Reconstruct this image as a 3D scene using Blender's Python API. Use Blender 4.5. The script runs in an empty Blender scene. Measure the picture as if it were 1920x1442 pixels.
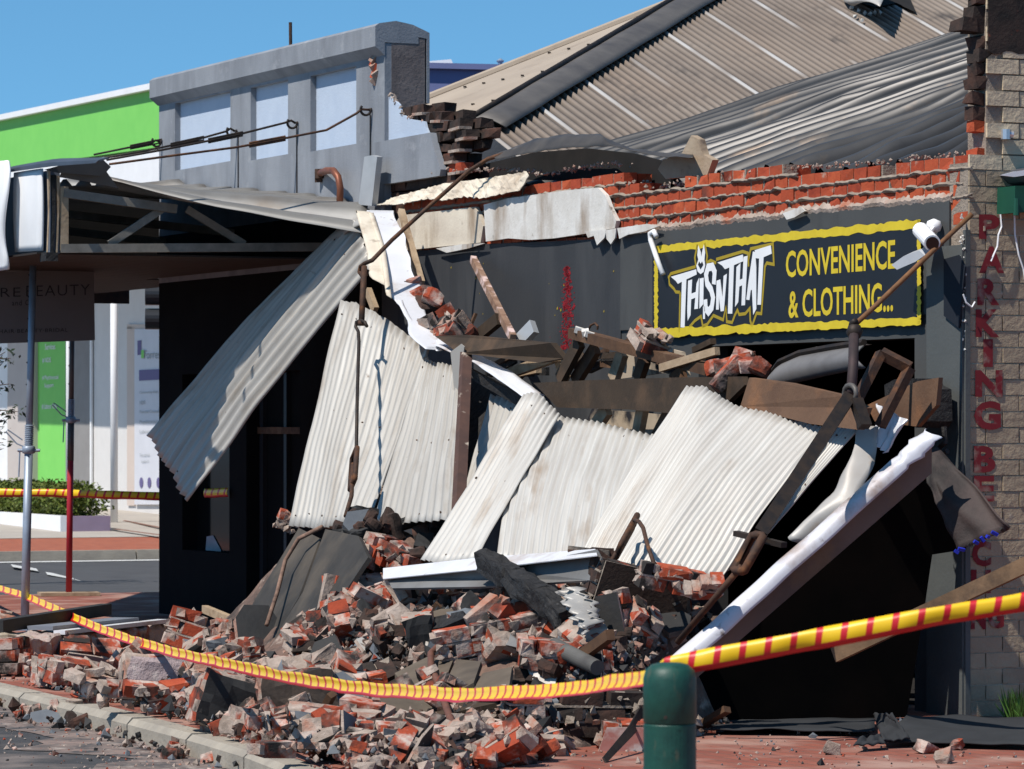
import bpy, bmesh, math, random
from mathutils import Vector as V, Matrix, Euler, noise as NZ
SC = bpy.context.scene
COL = SC.collection
rnd = random.Random(7)

# ---------------------------------------------------------------- camera, sky, sun, exposure
F = 7200.0                    # focal length in photo pixels (photo is 1920 wide)
HOR = 803.0                   # photo row of the horizon
EYE = 1.75
cam = bpy.data.cameras.new('camera')
camo = bpy.data.objects.new('camera', cam); COL.objects.link(camo); SC.camera = camo
camo.location = (0, 0, EYE); camo.rotation_euler = (math.radians(90), 0, 0)
cam.sensor_width = 36; cam.lens = 36 * F / 1920
cam.shift_y = (HOR - 721) / 1920
cam.clip_start = 0.5; cam.clip_end = 3000
cam.dof.use_dof = True; cam.dof.focus_distance = 24.5; cam.dof.aperture_fstop = 10

UX, UY = -3360 / F, 1.0
_l = math.hypot(UX, UY)
U = V((UX / _l, UY / _l, 0)); N = V((-U.y, U.x, 0)); Z = V((0, 0, 1))
O = V((2.76, 23.25, 0))       # right end of the shop front at pavement level

SUN_AZ, SUN_EL = -15.0, 56.0   # azimuth measured from N (out of the shop front) towards U
az = math.radians(SUN_AZ)
sh = N * math.cos(az) + U * math.sin(az)
sdir = (sh * math.cos(math.radians(SUN_EL)) + Z * math.sin(math.radians(SUN_EL))).normalized()
sun = bpy.data.lights.new('sun', 'SUN'); sun.energy = 4.6; sun.angle = math.radians(0.53); sun.color = (1, 0.945, 0.87)
suno = bpy.data.objects.new('sun', sun); COL.objects.link(suno)
suno.rotation_euler = sdir.to_track_quat('Z', 'Y').to_euler(); suno.location = (-20, 0, 30)

wd = bpy.data.worlds.new('World'); SC.world = wd; wd.use_nodes = True
wn = wd.node_tree; wn.nodes.clear()
wo = wn.nodes.new('ShaderNodeOutputWorld'); wb = wn.nodes.new('ShaderNodeBackground')
sk = wn.nodes.new('ShaderNodeTexSky'); sk.sky_type = 'NISHITA'; sk.sun_disc = False
sk.sun_elevation = math.radians(SUN_EL); sk.sun_rotation = math.atan2(sdir.x, sdir.y)
sk.air_density = 0.7; sk.dust_density = 0.0; sk.ozone_density = 6.0; sk.altitude = 300
wtc = wn.nodes.new('ShaderNodeTexCoord'); wadd = wn.nodes.new('ShaderNodeVectorMath'); wadd.operation = 'ADD'
wadd.inputs[1].default_value = (0, 0, 0.10)
wnm = wn.nodes.new('ShaderNodeVectorMath'); wnm.operation = 'NORMALIZE'
wn.links.new(wtc.outputs['Generated'], wadd.inputs[0]); wn.links.new(wadd.outputs[0], wnm.inputs[0])
wn.links.new(wnm.outputs[0], sk.inputs['Vector'])
wmx = wn.nodes.new('ShaderNodeMix'); wmx.data_type = 'RGBA'; wmx.blend_type = 'MULTIPLY'; wmx.inputs[0].default_value = 1
wmx.inputs[7].default_value = (0.81, 1.17, 1.07, 1)
wn.links.new(sk.outputs[0], wmx.inputs[6]); wn.links.new(wmx.outputs[2], wb.inputs[0]); wb.inputs[1].default_value = 0.125
wn.links.new(wb.outputs[0], wo.inputs[0])
SC.view_settings.view_transform = 'Standard'; SC.view_settings.look = 'None'
SC.view_settings.exposure = 0.2; SC.view_settings.gamma = 1.0
SC.cycles.max_bounces = 6; SC.cycles.diffuse_bounces = 2

# ---------------------------------------------------------------- coordinates
def W(t, n, z): return O + U * t + N * n + Z * z
def ray(px, py): return V(((px - 960) / F, 1.0, -(py - HOR) / F))
CAM = V((0, 0, EYE))
def PN(px, py, n):
    r = ray(px, py); return CAM + r * ((n + O.dot(N)) / r.dot(N))
def PT(px, py, t):
    r = ray(px, py); return CAM + r * ((t + O.dot(U)) / r.dot(U))
def PZ(px, py, z):
    r = ray(px, py); return CAM + r * ((z - EYE) / r.z)
def PD(px, py, d): return CAM + ray(px, py) * d
def tnz(p): q = p - O; return (q.dot(U), q.dot(N), p.z)
def lerp(a, b, s): return a + (b - a) * s
def gz(t): return max(0.0, (t - 19) * 0.0165)

# ---------------------------------------------------------------- materials
MATS = {}
def mat(name, c1, c2=None, scale=4.0, rough=0.8, metal=0.0, c3=None, s3=2.0, t3=0.55, w3=0.08, bump=0.0, bscale=40.0,
        coord='Object', stretch=(1, 1, 1), c4=None, s4=6.0, t4=0.6, w4=0.05, rand=0.0, island=0.0, crand=None, spec=0.3, stretch3=(1, 1, 1)):
    if name in MATS: return MATS[name]
    m = bpy.data.materials.new(name); m.use_nodes = True; MATS[name] = m
    nt = m.node_tree; nd = nt.nodes; ln = nt.links
    b = nd['Principled BSDF']; b.inputs['Roughness'].default_value = rough; b.inputs['Metallic'].default_value = metal
    b.inputs['Specular IOR Level'].default_value = spec
    tc = nd.new('ShaderNodeTexCoord'); oi = nd.new('ShaderNodeObjectInfo'); ge = nd.new('ShaderNodeNewGeometry')
    addr = nd.new('ShaderNodeMath'); addr.operation = 'ADD'
    ln.new(oi.outputs['Random'], addr.inputs[0]); ln.new(ge.outputs['Random Per Island'], addr.inputs[1])
    if not island: addr.inputs[1].default_value = 0; nt.links.remove(addr.inputs[1].links[0])
    mul = nd.new('ShaderNodeMath'); mul.operation = 'MULTIPLY'; mul.inputs[1].default_value = 37.0
    ln.new(addr.outputs[0], mul.inputs[0])
    def nz(scale, detail=6, stre=(1, 1, 1), rg=0.6):
        mp = nd.new('ShaderNodeMapping'); mp.inputs['Scale'].default_value = stre
        ln.new(tc.outputs[coord], mp.inputs[0])
        n = nd.new('ShaderNodeTexNoise'); n.noise_dimensions = '4D'; n.inputs['Scale'].default_value = scale
        n.inputs['Detail'].default_value = detail; n.inputs['Roughness'].default_value = rg
        ln.new(mp.outputs[0], n.inputs['Vector']); ln.new(mul.outputs[0], n.inputs['W'])
        return n.outputs['Fac']
    def ramp(fac, lo, hi):
        r = nd.new('ShaderNodeMapRange'); r.inputs['From Min'].default_value = lo; r.inputs['From Max'].default_value = hi
        ln.new(fac, r.inputs['Value']); return r.outputs[0]
    def mix(fac, a, bb):
        x = nd.new('ShaderNodeMix'); x.data_type = 'RGBA'
        if fac is None: x.inputs[0].default_value = 0.5
        else: ln.new(fac, x.inputs[0])
        for k, c in ((6, a), (7, bb)):
            if hasattr(c, 'links'): ln.new(c, x.inputs[k])
            else: x.inputs[k].default_value = (*c, 1)
        return x.outputs[2]
    cur = c1
    if crand:   # per object / per island colour
        fr = nd.new('ShaderNodeMath'); fr.operation = 'FRACT'
        m2 = nd.new('ShaderNodeMath'); m2.operation = 'MULTIPLY'; m2.inputs[1].default_value = 7.13
        ln.new(addr.outputs[0], m2.inputs[0]); ln.new(m2.outputs[0], fr.inputs[0])
        cur = mix(fr.outputs[0], c1, crand)
    if c2: cur = mix(ramp(nz(scale, stre=stretch), 0.35, 0.65), cur, c2)
    if c3: cur = mix(ramp(nz(s3, stre=stretch3), t3 - w3, t3 + w3), cur, c3)
    if c4: cur = mix(ramp(nz(s4, 8), t4 - w4, t4 + w4), cur, c4)
    if hasattr(cur, 'links'): ln.new(cur, b.inputs['Base Color'])
    else: b.inputs['Base Color'].default_value = (*cur, 1)
    if bump:
        bp = nd.new('ShaderNodeBump'); bp.inputs['Strength'].default_value = 1.0; bp.inputs['Distance'].default_value = bump
        ln.new(nz(bscale, 8), bp.inputs['Height']); ln.new(bp.outputs[0], b.inputs['Normal'])
    return m

def plain(name, c, rough=0.7, metal=0.0): return mat(name, c, tuple(x * 0.8 for x in c), 9.0, rough, metal, bump=0.001)

BRK = mat('brick', (0.44, 0.085, 0.032), (0.36, 0.062, 0.026), 14, 0.9, c3=(0.50, 0.39, 0.33), s3=7.0, t3=0.53, w3=0.06, bump=0.008, bscale=40, crand=(0.22, 0.040, 0.02), c4=(0.03, 0.025, 0.022), s4=5, t4=0.53, w4=0.07)
BRKW = mat('wall_brick', (0.50, 0.105, 0.038), (0.38, 0.062, 0.024), 18, 0.9, island=1, crand=(0.24, 0.034, 0.017), c3=(0.05, 0.035, 0.03), s3=1.1, t3=0.66, w3=0.06, bump=0.004, bscale=60, c4=(0.45, 0.36, 0.28), s4=9, t4=0.66, w4=0.05)
BRKB = mat('burnt_brick', (0.045, 0.032, 0.026), (0.02, 0.017, 0.015), 8, 0.9, island=1, crand=(0.10, 0.045, 0.03), c3=(0.36, 0.07, 0.03), s3=3.5, t3=0.68, w3=0.05, bump=0.006, bscale=50)
BRKC = mat('clump_brick', (0.44, 0.085, 0.032), (0.35, 0.06, 0.026), 14, 0.9, island=1, crand=(0.27, 0.045, 0.02), c3=(0.50, 0.40, 0.34), s3=6.0, t3=0.53, w3=0.05, bump=0.006, bscale=50, c4=(0.03, 0.025, 0.022), s4=4, t4=0.54, w4=0.06)
MOR = mat('mortar', (0.44, 0.355, 0.30), (0.26, 0.20, 0.16), 9, 0.95, bump=0.012, bscale=45, c3=(0.36, 0.14, 0.085), s3=5, t3=0.60, w3=0.08, c4=(.06, .048, .04), s4=4, t4=.64, w4=.08)
MORD = mat('grey_mortar', (0.33, 0.27, 0.215), (0.22, 0.18, 0.145), 12, 0.95, bump=0.012, bscale=60)
SLATE = mat('slate_render', (0.15, 0.165, 0.18), (0.11, 0.12, 0.135), 5, 0.85, c3=(0.46, 0.40, 0.34), s3=4, t3=0.68, w3=0.04, bump=0.003)
BLACKP = mat('black_paint', (0.022, 0.022, 0.023), (0.035, 0.034, 0.033), 5, 0.75, c3=(0.25, 0.22, 0.19), s3=6, t3=0.72, w3=0.05, bump=0.003)
CHAR = mat('charred_wood', (0.012, 0.011, 0.011), (0.03, 0.028, 0.027), 22, 0.7, bump=0.02, bscale=30, c3=(0.10, 0.10, 0.10), s3=26, t3=0.70, w3=0.06)
TAUPE = mat('dusty_board', (0.145, 0.115, 0.085), (0.10, 0.078, 0.058), 4, 0.9, bump=0.003, c3=(0.05, 0.04, 0.033), s3=2.2, t3=0.62, w3=0.12)
WOOD = mat('brown_timber', (0.12, 0.062, 0.032), (0.06, 0.033, 0.02), 6, 0.85, stretch=(1, 1, 1), bump=0.004, bscale=25, c3=(0.20, 0.12, 0.07), s3=5, t3=0.64, w3=0.1)
WOODP = mat('pale_timber', (0.44, 0.33, 0.22), (0.30, 0.21, 0.13), 8, 0.85, bump=0.004, c3=(0.12, 0.07, 0.04), s3=4, t3=0.65, w3=0.1)
RUST = mat('rusty_iron', (0.10, 0.05, 0.03), (0.045, 0.03, 0.024), 18, 0.75, 0.3, c3=(0.22, 0.09, 0.035), s3=10, t3=0.62, w3=0.1, bump=0.004)
IRON = mat('dark_iron', (0.022, 0.02, 0.02), (0.05, 0.035, 0.026), 14, 0.6, 0.4, bump=0.002)
ZINC = mat('zinc_sheet', (0.56, 0.54, 0.50), (0.43, 0.40, 0.36), 2.5, 0.5, 0.12, coord='UV', stretch=(5, .35, 1), c3=(0.30, 0.22, 0.15), s3=2.2, t3=0.66, w3=0.10, stretch3=(1.5, .5, 1), c4=(0.16, 0.11, 0.08), s4=13, t4=0.72, w4=0.04, spec=0.4)
ZINCD = mat('weathered_zinc', (0.40, 0.38, 0.35), (0.27, 0.255, 0.235), 2.5, 0.5, 0.2, c3=(0.24, 0.19, 0.15), s3=2.0, t3=0.62, w3=0.12, spec=0.4)
WHITEM = mat('white_metal', (0.74, 0.74, 0.76), (0.66, 0.66, 0.68), 4, 0.45, 0.1, c3=(0.36, 0.25, 0.18), s3=2.6, t3=0.64, w3=0.1, spec=0.5, c4=(0.25, .2, .17), s4=11, t4=.69, w4=.05)
CREAM = mat('cream_render', (0.70, 0.63, 0.51), (0.58, 0.50, 0.40), 3, 0.9, c3=(0.30, 0.22, 0.15), s3=4.2, t3=0.60, w3=0.12, bump=0.003, stretch3=(1, 1, 0.3), c4=(.20, .15, .11), s4=9, t4=.68, w4=.06)
WHITER = mat('white_render', (0.70, 0.68, 0.64), (0.58, 0.55, 0.50), 4, 0.9, c3=(0.30, 0.23, 0.17), s3=4.4, t3=0.60, w3=0.12, bump=0.003, stretch3=(1, 1, 0.3), c4=(.14, .11, .085), s4=10, t4=.69, w4=.06)

GREYP = mat('grey_paint', (0.265, 0.28, 0.305), (0.215, 0.23, 0.255), 2.5, 0.8, c3=(0.17, 0.18, 0.20), s3=3.5, t3=0.58, w3=0.12, bump=0.003, bscale=60, stretch3=(1, 1, 0.2), c4=(.33, .34, .36), s4=5, t4=.66, w4=.08)
BLUEP = mat('pale_blue_paint', (0.45, 0.52, 0.62), (0.41, 0.48, 0.585), 5, 0.85, bump=0.003, bscale=60)
DARKP = mat('dark_facade_paint', (0.040, 0.042, 0.045), (0.032, 0.034, 0.038), 1.5, 0.7, c3=(0.065, 0.066, 0.068), s3=2.2, t3=0.6, w3=0.12, stretch3=(1, 1, 0.18), bump=0.001)
PIERP = mat('pier_paint', (0.095, 0.102, 0.10), (0.075, 0.082, 0.082), 2.5, 0.75, c3=(0.04, 0.042, 0.045), s3=1.6, t3=0.64, w3=0.12, stretch3=(1, 1, 0.3), bump=0.002)
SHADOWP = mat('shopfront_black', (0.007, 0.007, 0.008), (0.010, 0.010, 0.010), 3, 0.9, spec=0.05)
SOOT_SHADE = mat('soot', (0.01, 0.0095, 0.009), (0.018, 0.016, 0.015), 4, 0.95)  # burnt interior black, also used on boards that paint shade
GLASSD = mat('dark_glass', (0.006, 0.007, 0.008), None, 3, 0.08, spec=0.5)
WHITEP = mat('white_paint', (0.82, 0.82, 0.82), (0.76, 0.76, 0.76), 3, 0.6)
GREENP = mat('green_paint', (0.21, 0.60, 0.12), (0.19, 0.57, 0.11), 3, 0.6)
YELLOW = mat('yellow_paint', (0.68, 0.52, 0.03), (0.58, 0.43, 0.025), 10, 0.6, c3=(0.03, 0.03, 0.03), s3=9, t3=0.74, w3=0.03)
NAVYP = mat('sign_black', (0.018, 0.019, 0.024), (0.014, 0.015, 0.018), 3, 0.45)
REDP = mat('red_paint', (0.30, 0.012, 0.03), (0.22, 0.01, 0.025), 8, 0.8)
LETR = mat('faded_red_paint', (0.20, 0.018, 0.024), (0.15, 0.014, 0.02), 6, 0.9, c3=(0.26, 0.17, 0.14), s3=9, t3=0.59, w3=0.06)
GALV = mat('galvanised_steel', (0.33, 0.38, 0.45), (0.26, 0.30, 0.36), 8, 0.45, 0.35)
ASPH = mat('asphalt', (0.058, 0.058, 0.060), (0.045, 0.045, 0.047), 3, 0.9, c3=(0.26, 0.21, 0.185), s3=1.3, t3=0.64, w3=0.14, bump=0.004, bscale=90)
ASPHC = mat('cross_street_asphalt', (0.075, 0.076, 0.080), (0.062, 0.062, 0.066), 3, 0.9, bump=0.003, bscale=90)
KERBM = mat('kerb_concrete', (0.36, 0.32, 0.26), (0.27, 0.24, 0.20), 5, 0.9, bump=0.006)
CONC = mat('concrete', (0.42, 0.38, 0.33), (0.36, 0.32, 0.28), 2, 0.9, bump=0.003)
LINEM = mat('road_paint', (0.62, 0.62, 0.60), (0.50, 0.50, 0.48), 6, 0.8)
GREENB = mat('bollard_green', (0.012, 0.070, 0.050), (0.008, 0.050, 0.037), 20, 0.5, c3=(0.075, 0.085, 0.055), s3=22, t3=0.64, w3=0.05, stretch3=(1, 1, .35), c4=(0.004, 0.03, 0.022), s4=60, t4=.64, w4=.04, bump=0.0015, spec=0.4)

class MB:
    def __init__(s): s.v = []; s.f = []; s.m = []; s.uv = []
    def add(s, verts, faces, mi=0, uvs=None):
        b = len(s.v); s.v += [V(x) for x in verts]
        for k, f in enumerate(faces):
            s.f.append([b + i for i in f]); s.m.append(mi if not isinstance(mi, (list, tuple)) else mi[k]); s.uv.append(uvs[k] if uvs else None)
    def hexa(s, a, b, mi=0):
        """a, b: two quads (4 points each) joined into a closed box"""
        s.add(list(a) + list(b), [(3, 2, 1, 0), (4, 5, 6, 7), (0, 1, 5, 4), (1, 2, 6, 5), (2, 3, 7, 6), (3, 0, 4, 7)], mi)
    def box(s, c, size, R=None, mi=0):
        R = R or Matrix.Identity(3); h = V(size) / 2; c = V(c)
        q = [c + R @ V((sx * h.x, sy * h.y, -h.z)) for sx, sy in ((-1, -1), (1, -1), (1, 1), (-1, 1))]
        p = [c + R @ V((sx * h.x, sy * h.y, h.z)) for sx, sy in ((-1, -1), (1, -1), (1, 1), (-1, 1))]
        s.hexa(q, p, mi)
    def rock(s, c, k, mi=0, r=random):
        R = Euler((r.random() * 6, r.random() * 6, r.random() * 6)).to_matrix()
        d = [V(v) * k * r.uniform(.65, 1.25) for v in ((1, .2, 0), (-1, 0, .2), (.1, .9, 0), (0, -.9, .1), (.2, 0, .7), (0, .2, -.7))]
        s.add([c + R @ x for x in d], [(0, 2, 4), (2, 1, 4), (1, 3, 4), (3, 0, 4), (2, 0, 5), (1, 2, 5), (3, 1, 5), (0, 3, 5)], mi)
    def brick(s, c, size, R=None, mi=0, jit=.005, r=random):
        R = R or Matrix.Identity(3); h = V(size) / 2; vs = []
        bad = r.randint(0, 15)
        for k, (sx, sy, sz) in enumerate(((-1, -1, -1), (1, -1, -1), (1, 1, -1), (-1, 1, -1), (-1, -1, 1), (1, -1, 1), (1, 1, 1), (-1, 1, 1))):
            p = V((sx * h.x, sy * h.y, sz * h.z)) + V((r.uniform(-jit, jit), r.uniform(-jit, jit), r.uniform(-jit, jit)))
            if k == bad: p = p * .72
            vs.append(V(c) + R @ p)
        s.add(vs, [(3, 2, 1, 0), (4, 5, 6, 7), (0, 1, 5, 4), (1, 2, 6, 5), (2, 3, 7, 6), (3, 0, 4, 7)], mi)
    def fb(s, t0, t1, n0, n1, z0, z1, mi=0):
        a = [W(t0, n0, z0), W(t1, n0, z0), W(t1, n1, z0), W(t0, n1, z0)]
        s.hexa(a, [p + Z * (z1 - z0) for p in a], mi)
    def beam(s, p0, p1, w, h, up=Z, mi=0):
        d = (p1 - p0).normalized(); x = d.cross(up)
        if x.length < 1e-4: x = d.cross(V((1, 0, 0)))
        x.normalize(); y = x.cross(d)
        a = [p0 - x * w / 2 - y * h / 2, p0 + x * w / 2 - y * h / 2, p0 + x * w / 2 + y * h / 2, p0 - x * w / 2 + y * h / 2]
        s.hexa(a, [p + (p1 - p0) for p in a], mi)
    def tube(s, pts, r, seg=8, closed=False, mi=0):
        n = len(pts); rs = r if isinstance(r, (list, tuple)) else [r] * n; vs = []; px = None
        for i, p in enumerate(pts):
            a = pts[(i - 1) % n] if (closed or i > 0) else p; b = pts[(i + 1) % n] if (closed or i < n - 1) else p
            d = (b - a).normalized()
            if px is None:
                px = d.cross(Z)
                if px.length < 1e-3: px = d.cross(V((1, 0, 0)))
            px = (px - d * px.dot(d)); px = px.normalized() if px.length > 1e-5 else d.orthogonal().normalized()
            py = d.cross(px)
            vs += [p + (px * math.cos(2 * math.pi * k / seg) + py * math.sin(2 * math.pi * k / seg)) * rs[i] for k in range(seg)]
        fs = []
        for i in range(n if closed else n - 1):
            j = (i + 1) % n
            for k in range(seg): fs.append((i * seg + k, i * seg + (k + 1) % seg, j * seg + (k + 1) % seg, j * seg + k))
        if not closed:
            fs.append(tuple(range(seg))[::-1]); fs.append(tuple((n - 1) * seg + k for k in range(seg)))
        s.add(vs, fs, mi)
    def grid(s, fn, nu, nv, mi=0, uvfn=None):
        vs = [fn(i / nu, j / nv) for j in range(nv + 1) for i in range(nu + 1)]
        fs = []; us = []
        for j in range(nv):
            for i in range(nu):
                a = j * (nu + 1) + i; fs.append((a, a + 1, a + nu + 2, a + nu + 1))
                if uvfn: us.append([uvfn(i / nu, j / nv), uvfn((i + 1) / nu, j / nv), uvfn((i + 1) / nu, (j + 1) / nv), uvfn(i / nu, (j + 1) / nv)])
        s.add(vs, fs, mi, us if uvfn else None)
    def prism(s, pts, th, mi=0, ms=None):
        """closed prism over an outline of points, thickness vector th"""
        from mathutils.geometry import tessellate_polygon
        n = len(pts); tri = tessellate_polygon([pts])
        vs = list(pts) + [p + th for p in pts]; fs = []; mm = []
        for t in tri: fs.append(tuple(t)); mm.append(mi); fs.append(tuple(n + i for i in reversed(t))); mm.append(mi)
        for i in range(n): fs.append((i, (i + 1) % n, n + (i + 1) % n, n + i)); mm.append(mi if ms is None else ms)
        s.add(vs, fs, mm)
    def lathe(s, c, prof, seg=24, mi=0):
        vs = [c + V((r * math.cos(2 * math.pi * k / seg), r * math.sin(2 * math.pi * k / seg), z)) for r, z in prof for k in range(seg)]
        fs = [(i * seg + k, i * seg + (k + 1) % seg, (i + 1) * seg + (k + 1) % seg, (i + 1) * seg + k) for i in range(len(prof) - 1) for k in range(seg)]
        fs.append(tuple(range(seg))[::-1]); fs.append(tuple((len(prof) - 1) * seg + k for k in range(seg)))
        s.add(vs, fs, mi)
    def build(s, name, mats, parent=None, smooth=False, solid=0, origin=None, fix=True):
        if not isinstance(mats, (list, tuple)): mats = [mats]
        xs = [p.x for p in s.v]; ys = [p.y for p in s.v]; zs = [p.z for p in s.v]
        o = origin or V(((min(xs) + max(xs)) / 2, (min(ys) + max(ys)) / 2, min(zs)))
        me = bpy.data.meshes.new(name); me.from_pydata([p - o for p in s.v], [], s.f)
        for m in mats: me.materials.append(m)
        me.polygons.foreach_set('material_index', s.m)
        if any(u for u in s.uv):
            ul = me.uv_layers.new(name='UVMap'); k = 0
            for f, u in zip(s.f, s.uv):
                for i in range(len(f)):
                    if u: ul.data[k].uv = u[i]
                    k += 1
        if fix:
            bm = bmesh.new(); bm.from_mesh(me); bmesh.ops.recalc_face_normals(bm, faces=bm.faces); bm.to_mesh(me); bm.free()
        if smooth: me.polygons.foreach_set('use_smooth', [True] * len(me.polygons))
        me.update()
        ob = bpy.data.objects.new(name, me); COL.objects.link(ob)
        if parent:
            ob.parent = parent; ob.location = o - WORLD[parent.name]
        else: ob.location = o
        WORLD[ob.name] = o.copy()
        if solid:
            sd = ob.modifiers.new('solid', 'SOLIDIFY'); sd.thickness = solid; sd.offset = 0
        return ob
WORLD = {}
def tag(o, label=None, cat=None, group=None, kind=None):
    if label: o['label'] = label
    if cat: o['category'] = cat
    if group: o['group'] = group
    if kind: o['kind'] = kind
    return o
def thing(name, loc, label, cat, group=None):
    o = bpy.data.objects.new(name, None); COL.objects.link(o); o.location = loc; o.empty_display_size = 0.2
    WORLD[o.name] = V(loc); return tag(o, label, cat, group)
def bil(q, u, v):   # q = bottom-left, bottom-right, top-right, top-left
    return lerp(lerp(q[0], q[1], u), lerp(q[3], q[2], u), v)
def poly_at(pl, s):
    if s <= 0: return pl[0]
    if s >= 1: return pl[-1]
    L = [(pl[i + 1] - pl[i]).length for i in range(len(pl) - 1)]; T = sum(L) * s
    for i, l in enumerate(L):
        if T <= l: return lerp(pl[i], pl[i + 1], T / l)
        T -= l
    return pl[-1]
def corr(e0, e1, ribs, amp, nv=14, sag=None, dents=0.0, jag0=0.0, jag1=0.0, seed=0, per=6, mb=None, side=1):
    """corrugated sheet; ribs run from edge e0 to edge e1 (polylines of points)"""
    mb = mb or MB(); r = random.Random(seed)
    nu = int(ribs * per)
    j0 = [r.uniform(0, 1) for _ in range(int(ribs) + 2)]; j1 = [r.uniform(0, 1) for _ in range(int(ribs) + 2)]
    L = (poly_at(e1, .5) - poly_at(e0, .5)).length; Wd = (poly_at(e0, 1) - poly_at(e0, 0)).length
    def base(u, v):
        p = lerp(poly_at(e0, u), poly_at(e1, u), v)
        return p
    def fn(u, v):
        k = int(u * ribs); f = u * ribs - k
        a = lerp(j0[k], j0[k + 1], f) * jag0 / max(L, .1); b = 1 - lerp(j1[k], j1[k + 1], f) * jag1 / max(L, .1)
        vv = lerp(a, b, v); e = 0.004
        p = base(u, vv)
        du = base(min(u + e, 1), vv) - base(max(u - e, 0), vv); dv = base(u, min(vv + e, 1)) - base(u, max(vv - e, 0))
        nn = du.cross(dv).normalized() * side
        h = amp * math.sin(2 * math.pi * ribs * u)
        if dents: h += dents * .9 * (.5 - abs(NZ.noise(V((u * Wd * 1.1 + vv * .9 + seed, vv * L * .7 - u * Wd * .5, seed * 2.0)))) * 1.6) + dents * .7 * NZ.noise(V((u * Wd * 1.3 + seed * 3.7, vv * L * 1.1, seed))) + dents * .35 * NZ.noise(V((u * Wd * 4 + seed, vv * L * 3, seed)))
        if sag: h += sag(u, vv)
        return p + nn * h
    mb.grid(fn, nu, nv, 0, lambda u, v: (u * Wd, v * L))
    return mb
def text_on(mb, body, quad, off, mi=0, bold=0.0, spacing=1.0, th=0.002):
    """write flat letters into a quad of points (bl, br, tr, tl), lifted by vector off"""
    cu = bpy.data.curves.new('lettering', 'FONT'); cu.body = body; cu.offset = bold; cu.space_character = spacing; cu.resolution_u = 3
    ob = bpy.data.objects.new('lettering', cu); COL.objects.link(ob)
    bpy.context.view_layer.update()
    me = bpy.data.meshes.new_from_object(ob.evaluated_get(bpy.context.evaluated_depsgraph_get()))
    vs = [v.co.copy() for v in me.vertices]; fs = [tuple(p.vertices) for p in me.polygons]
    COL.objects.unlink(ob); bpy.data.objects.remove(ob); bpy.data.curves.remove(cu); bpy.data.meshes.remove(me)
    x0 = min(v.x for v in vs); x1 = max(v.x for v in vs); y0 = min(v.y for v in vs); y1 = max(v.y for v in vs)
    mb.add([bil(quad, (v.x - x0) / (x1 - x0), (v.y - y0) / (y1 - y0)) + off for v in vs], fs, mi)
def stroke(mb, pts, w, off, th=0, mi=0):
    """flat painted line of width w along points on a plane with normal off"""
    nn = off.normalized(); L = []; Rr = []
    for i, p in enumerate(pts):
        d0 = (p - pts[i - 1]).normalized() if i else None; d1 = (pts[i + 1] - p).normalized() if i < len(pts) - 1 else None
        x0 = d0.cross(nn) if d0 else d1.cross(nn); x1 = d1.cross(nn) if d1 else x0
        m_ = (x0 + x1); m_ = m_ / max(m_.length, .3); k = min(1 / max(m_.dot(x0), .4), 1.8)
        L.append(p - m_ * w / 2 * k + off); Rr.append(p + m_ * w / 2 * k + off)
    n = len(pts); mb.add(L + Rr, [(i, i + 1, n + i + 1, n + i) for i in range(n - 1)], mi)
def structure(mb, name, m, **k): return tag(mb.build(name, m, **k), kind='structure')

# ---------------------------------------------------------------- ground, roads, pavements
def paver_mat(name, c1, c2, cm, sx, sy, dust=None, td=0.6):
    m = mat(name, c1, c2, 3, 0.9); nt = m.node_tree; nd = nt.nodes; ln = nt.links; b = nd['Principled BSDF']
    uv = nd.new('ShaderNodeUVMap'); br = nd.new('ShaderNodeTexBrick'); br.inputs['Scale'].default_value = 1
    br.inputs['Color1'].default_value = (*c1, 1); br.inputs['Color2'].default_value = (*c2, 1); br.inputs['Mortar'].default_value = (*cm, 1)
    br.inputs['Brick Width'].default_value = sx; br.inputs['Row Height'].default_value = sy; br.inputs['Mortar Size'].default_value = 0.006
    br.inputs['Mortar Smooth'].default_value = 0.3
    ln.new(uv.outputs[0], br.inputs['Vector'])
    n = nd.new('ShaderNodeTexNoise'); n.inputs['Scale'].default_value = 1.6; n.inputs['Detail'].default_value = 8
    ln.new(uv.outputs[0], n.inputs['Vector'])
    x = nd.new('ShaderNodeMix'); x.data_type = 'RGBA'; mr = nd.new('ShaderNodeMapRange')
    mr.inputs['From Min'].default_value = td - .1; mr.inputs['From Max'].default_value = td + .1
    ln.new(n.outputs['Fac'], mr.inputs['Value']); ln.new(mr.outputs[0], x.inputs[0]); ln.new(br.outputs['Color'], x.inputs[6])
    x.inputs[7].default_value = (*(dust or c2), 1)
    ln.new(x.outputs[2], b.inputs['Base Color'])
    bp = nd.new('ShaderNodeBump'); bp.inputs['Distance'].default_value = 0.004; bp.inputs['Strength'].default_value = 0.6
    ln.new(br.outputs['Fac'], bp.inputs['Height']); bp.invert = True; ln.new(bp.outputs[0], b.inputs['Normal'])
    return m
PAVE = paver_mat('red_pavers', (0.27, 0.085, 0.055), (0.21, 0.065, 0.045), (0.14, 0.08, 0.06), 0.23, 0.115, (0.36, 0.22, 0.175), 0.56)
PAVEF = paver_mat('far_red_pavers', (0.36, 0.11, 0.06), (0.31, 0.09, 0.05), (0.2, 0.1, 0.07), 0.23, 0.115, (0.30, 0.12, 0.08), 0.7)

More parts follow.
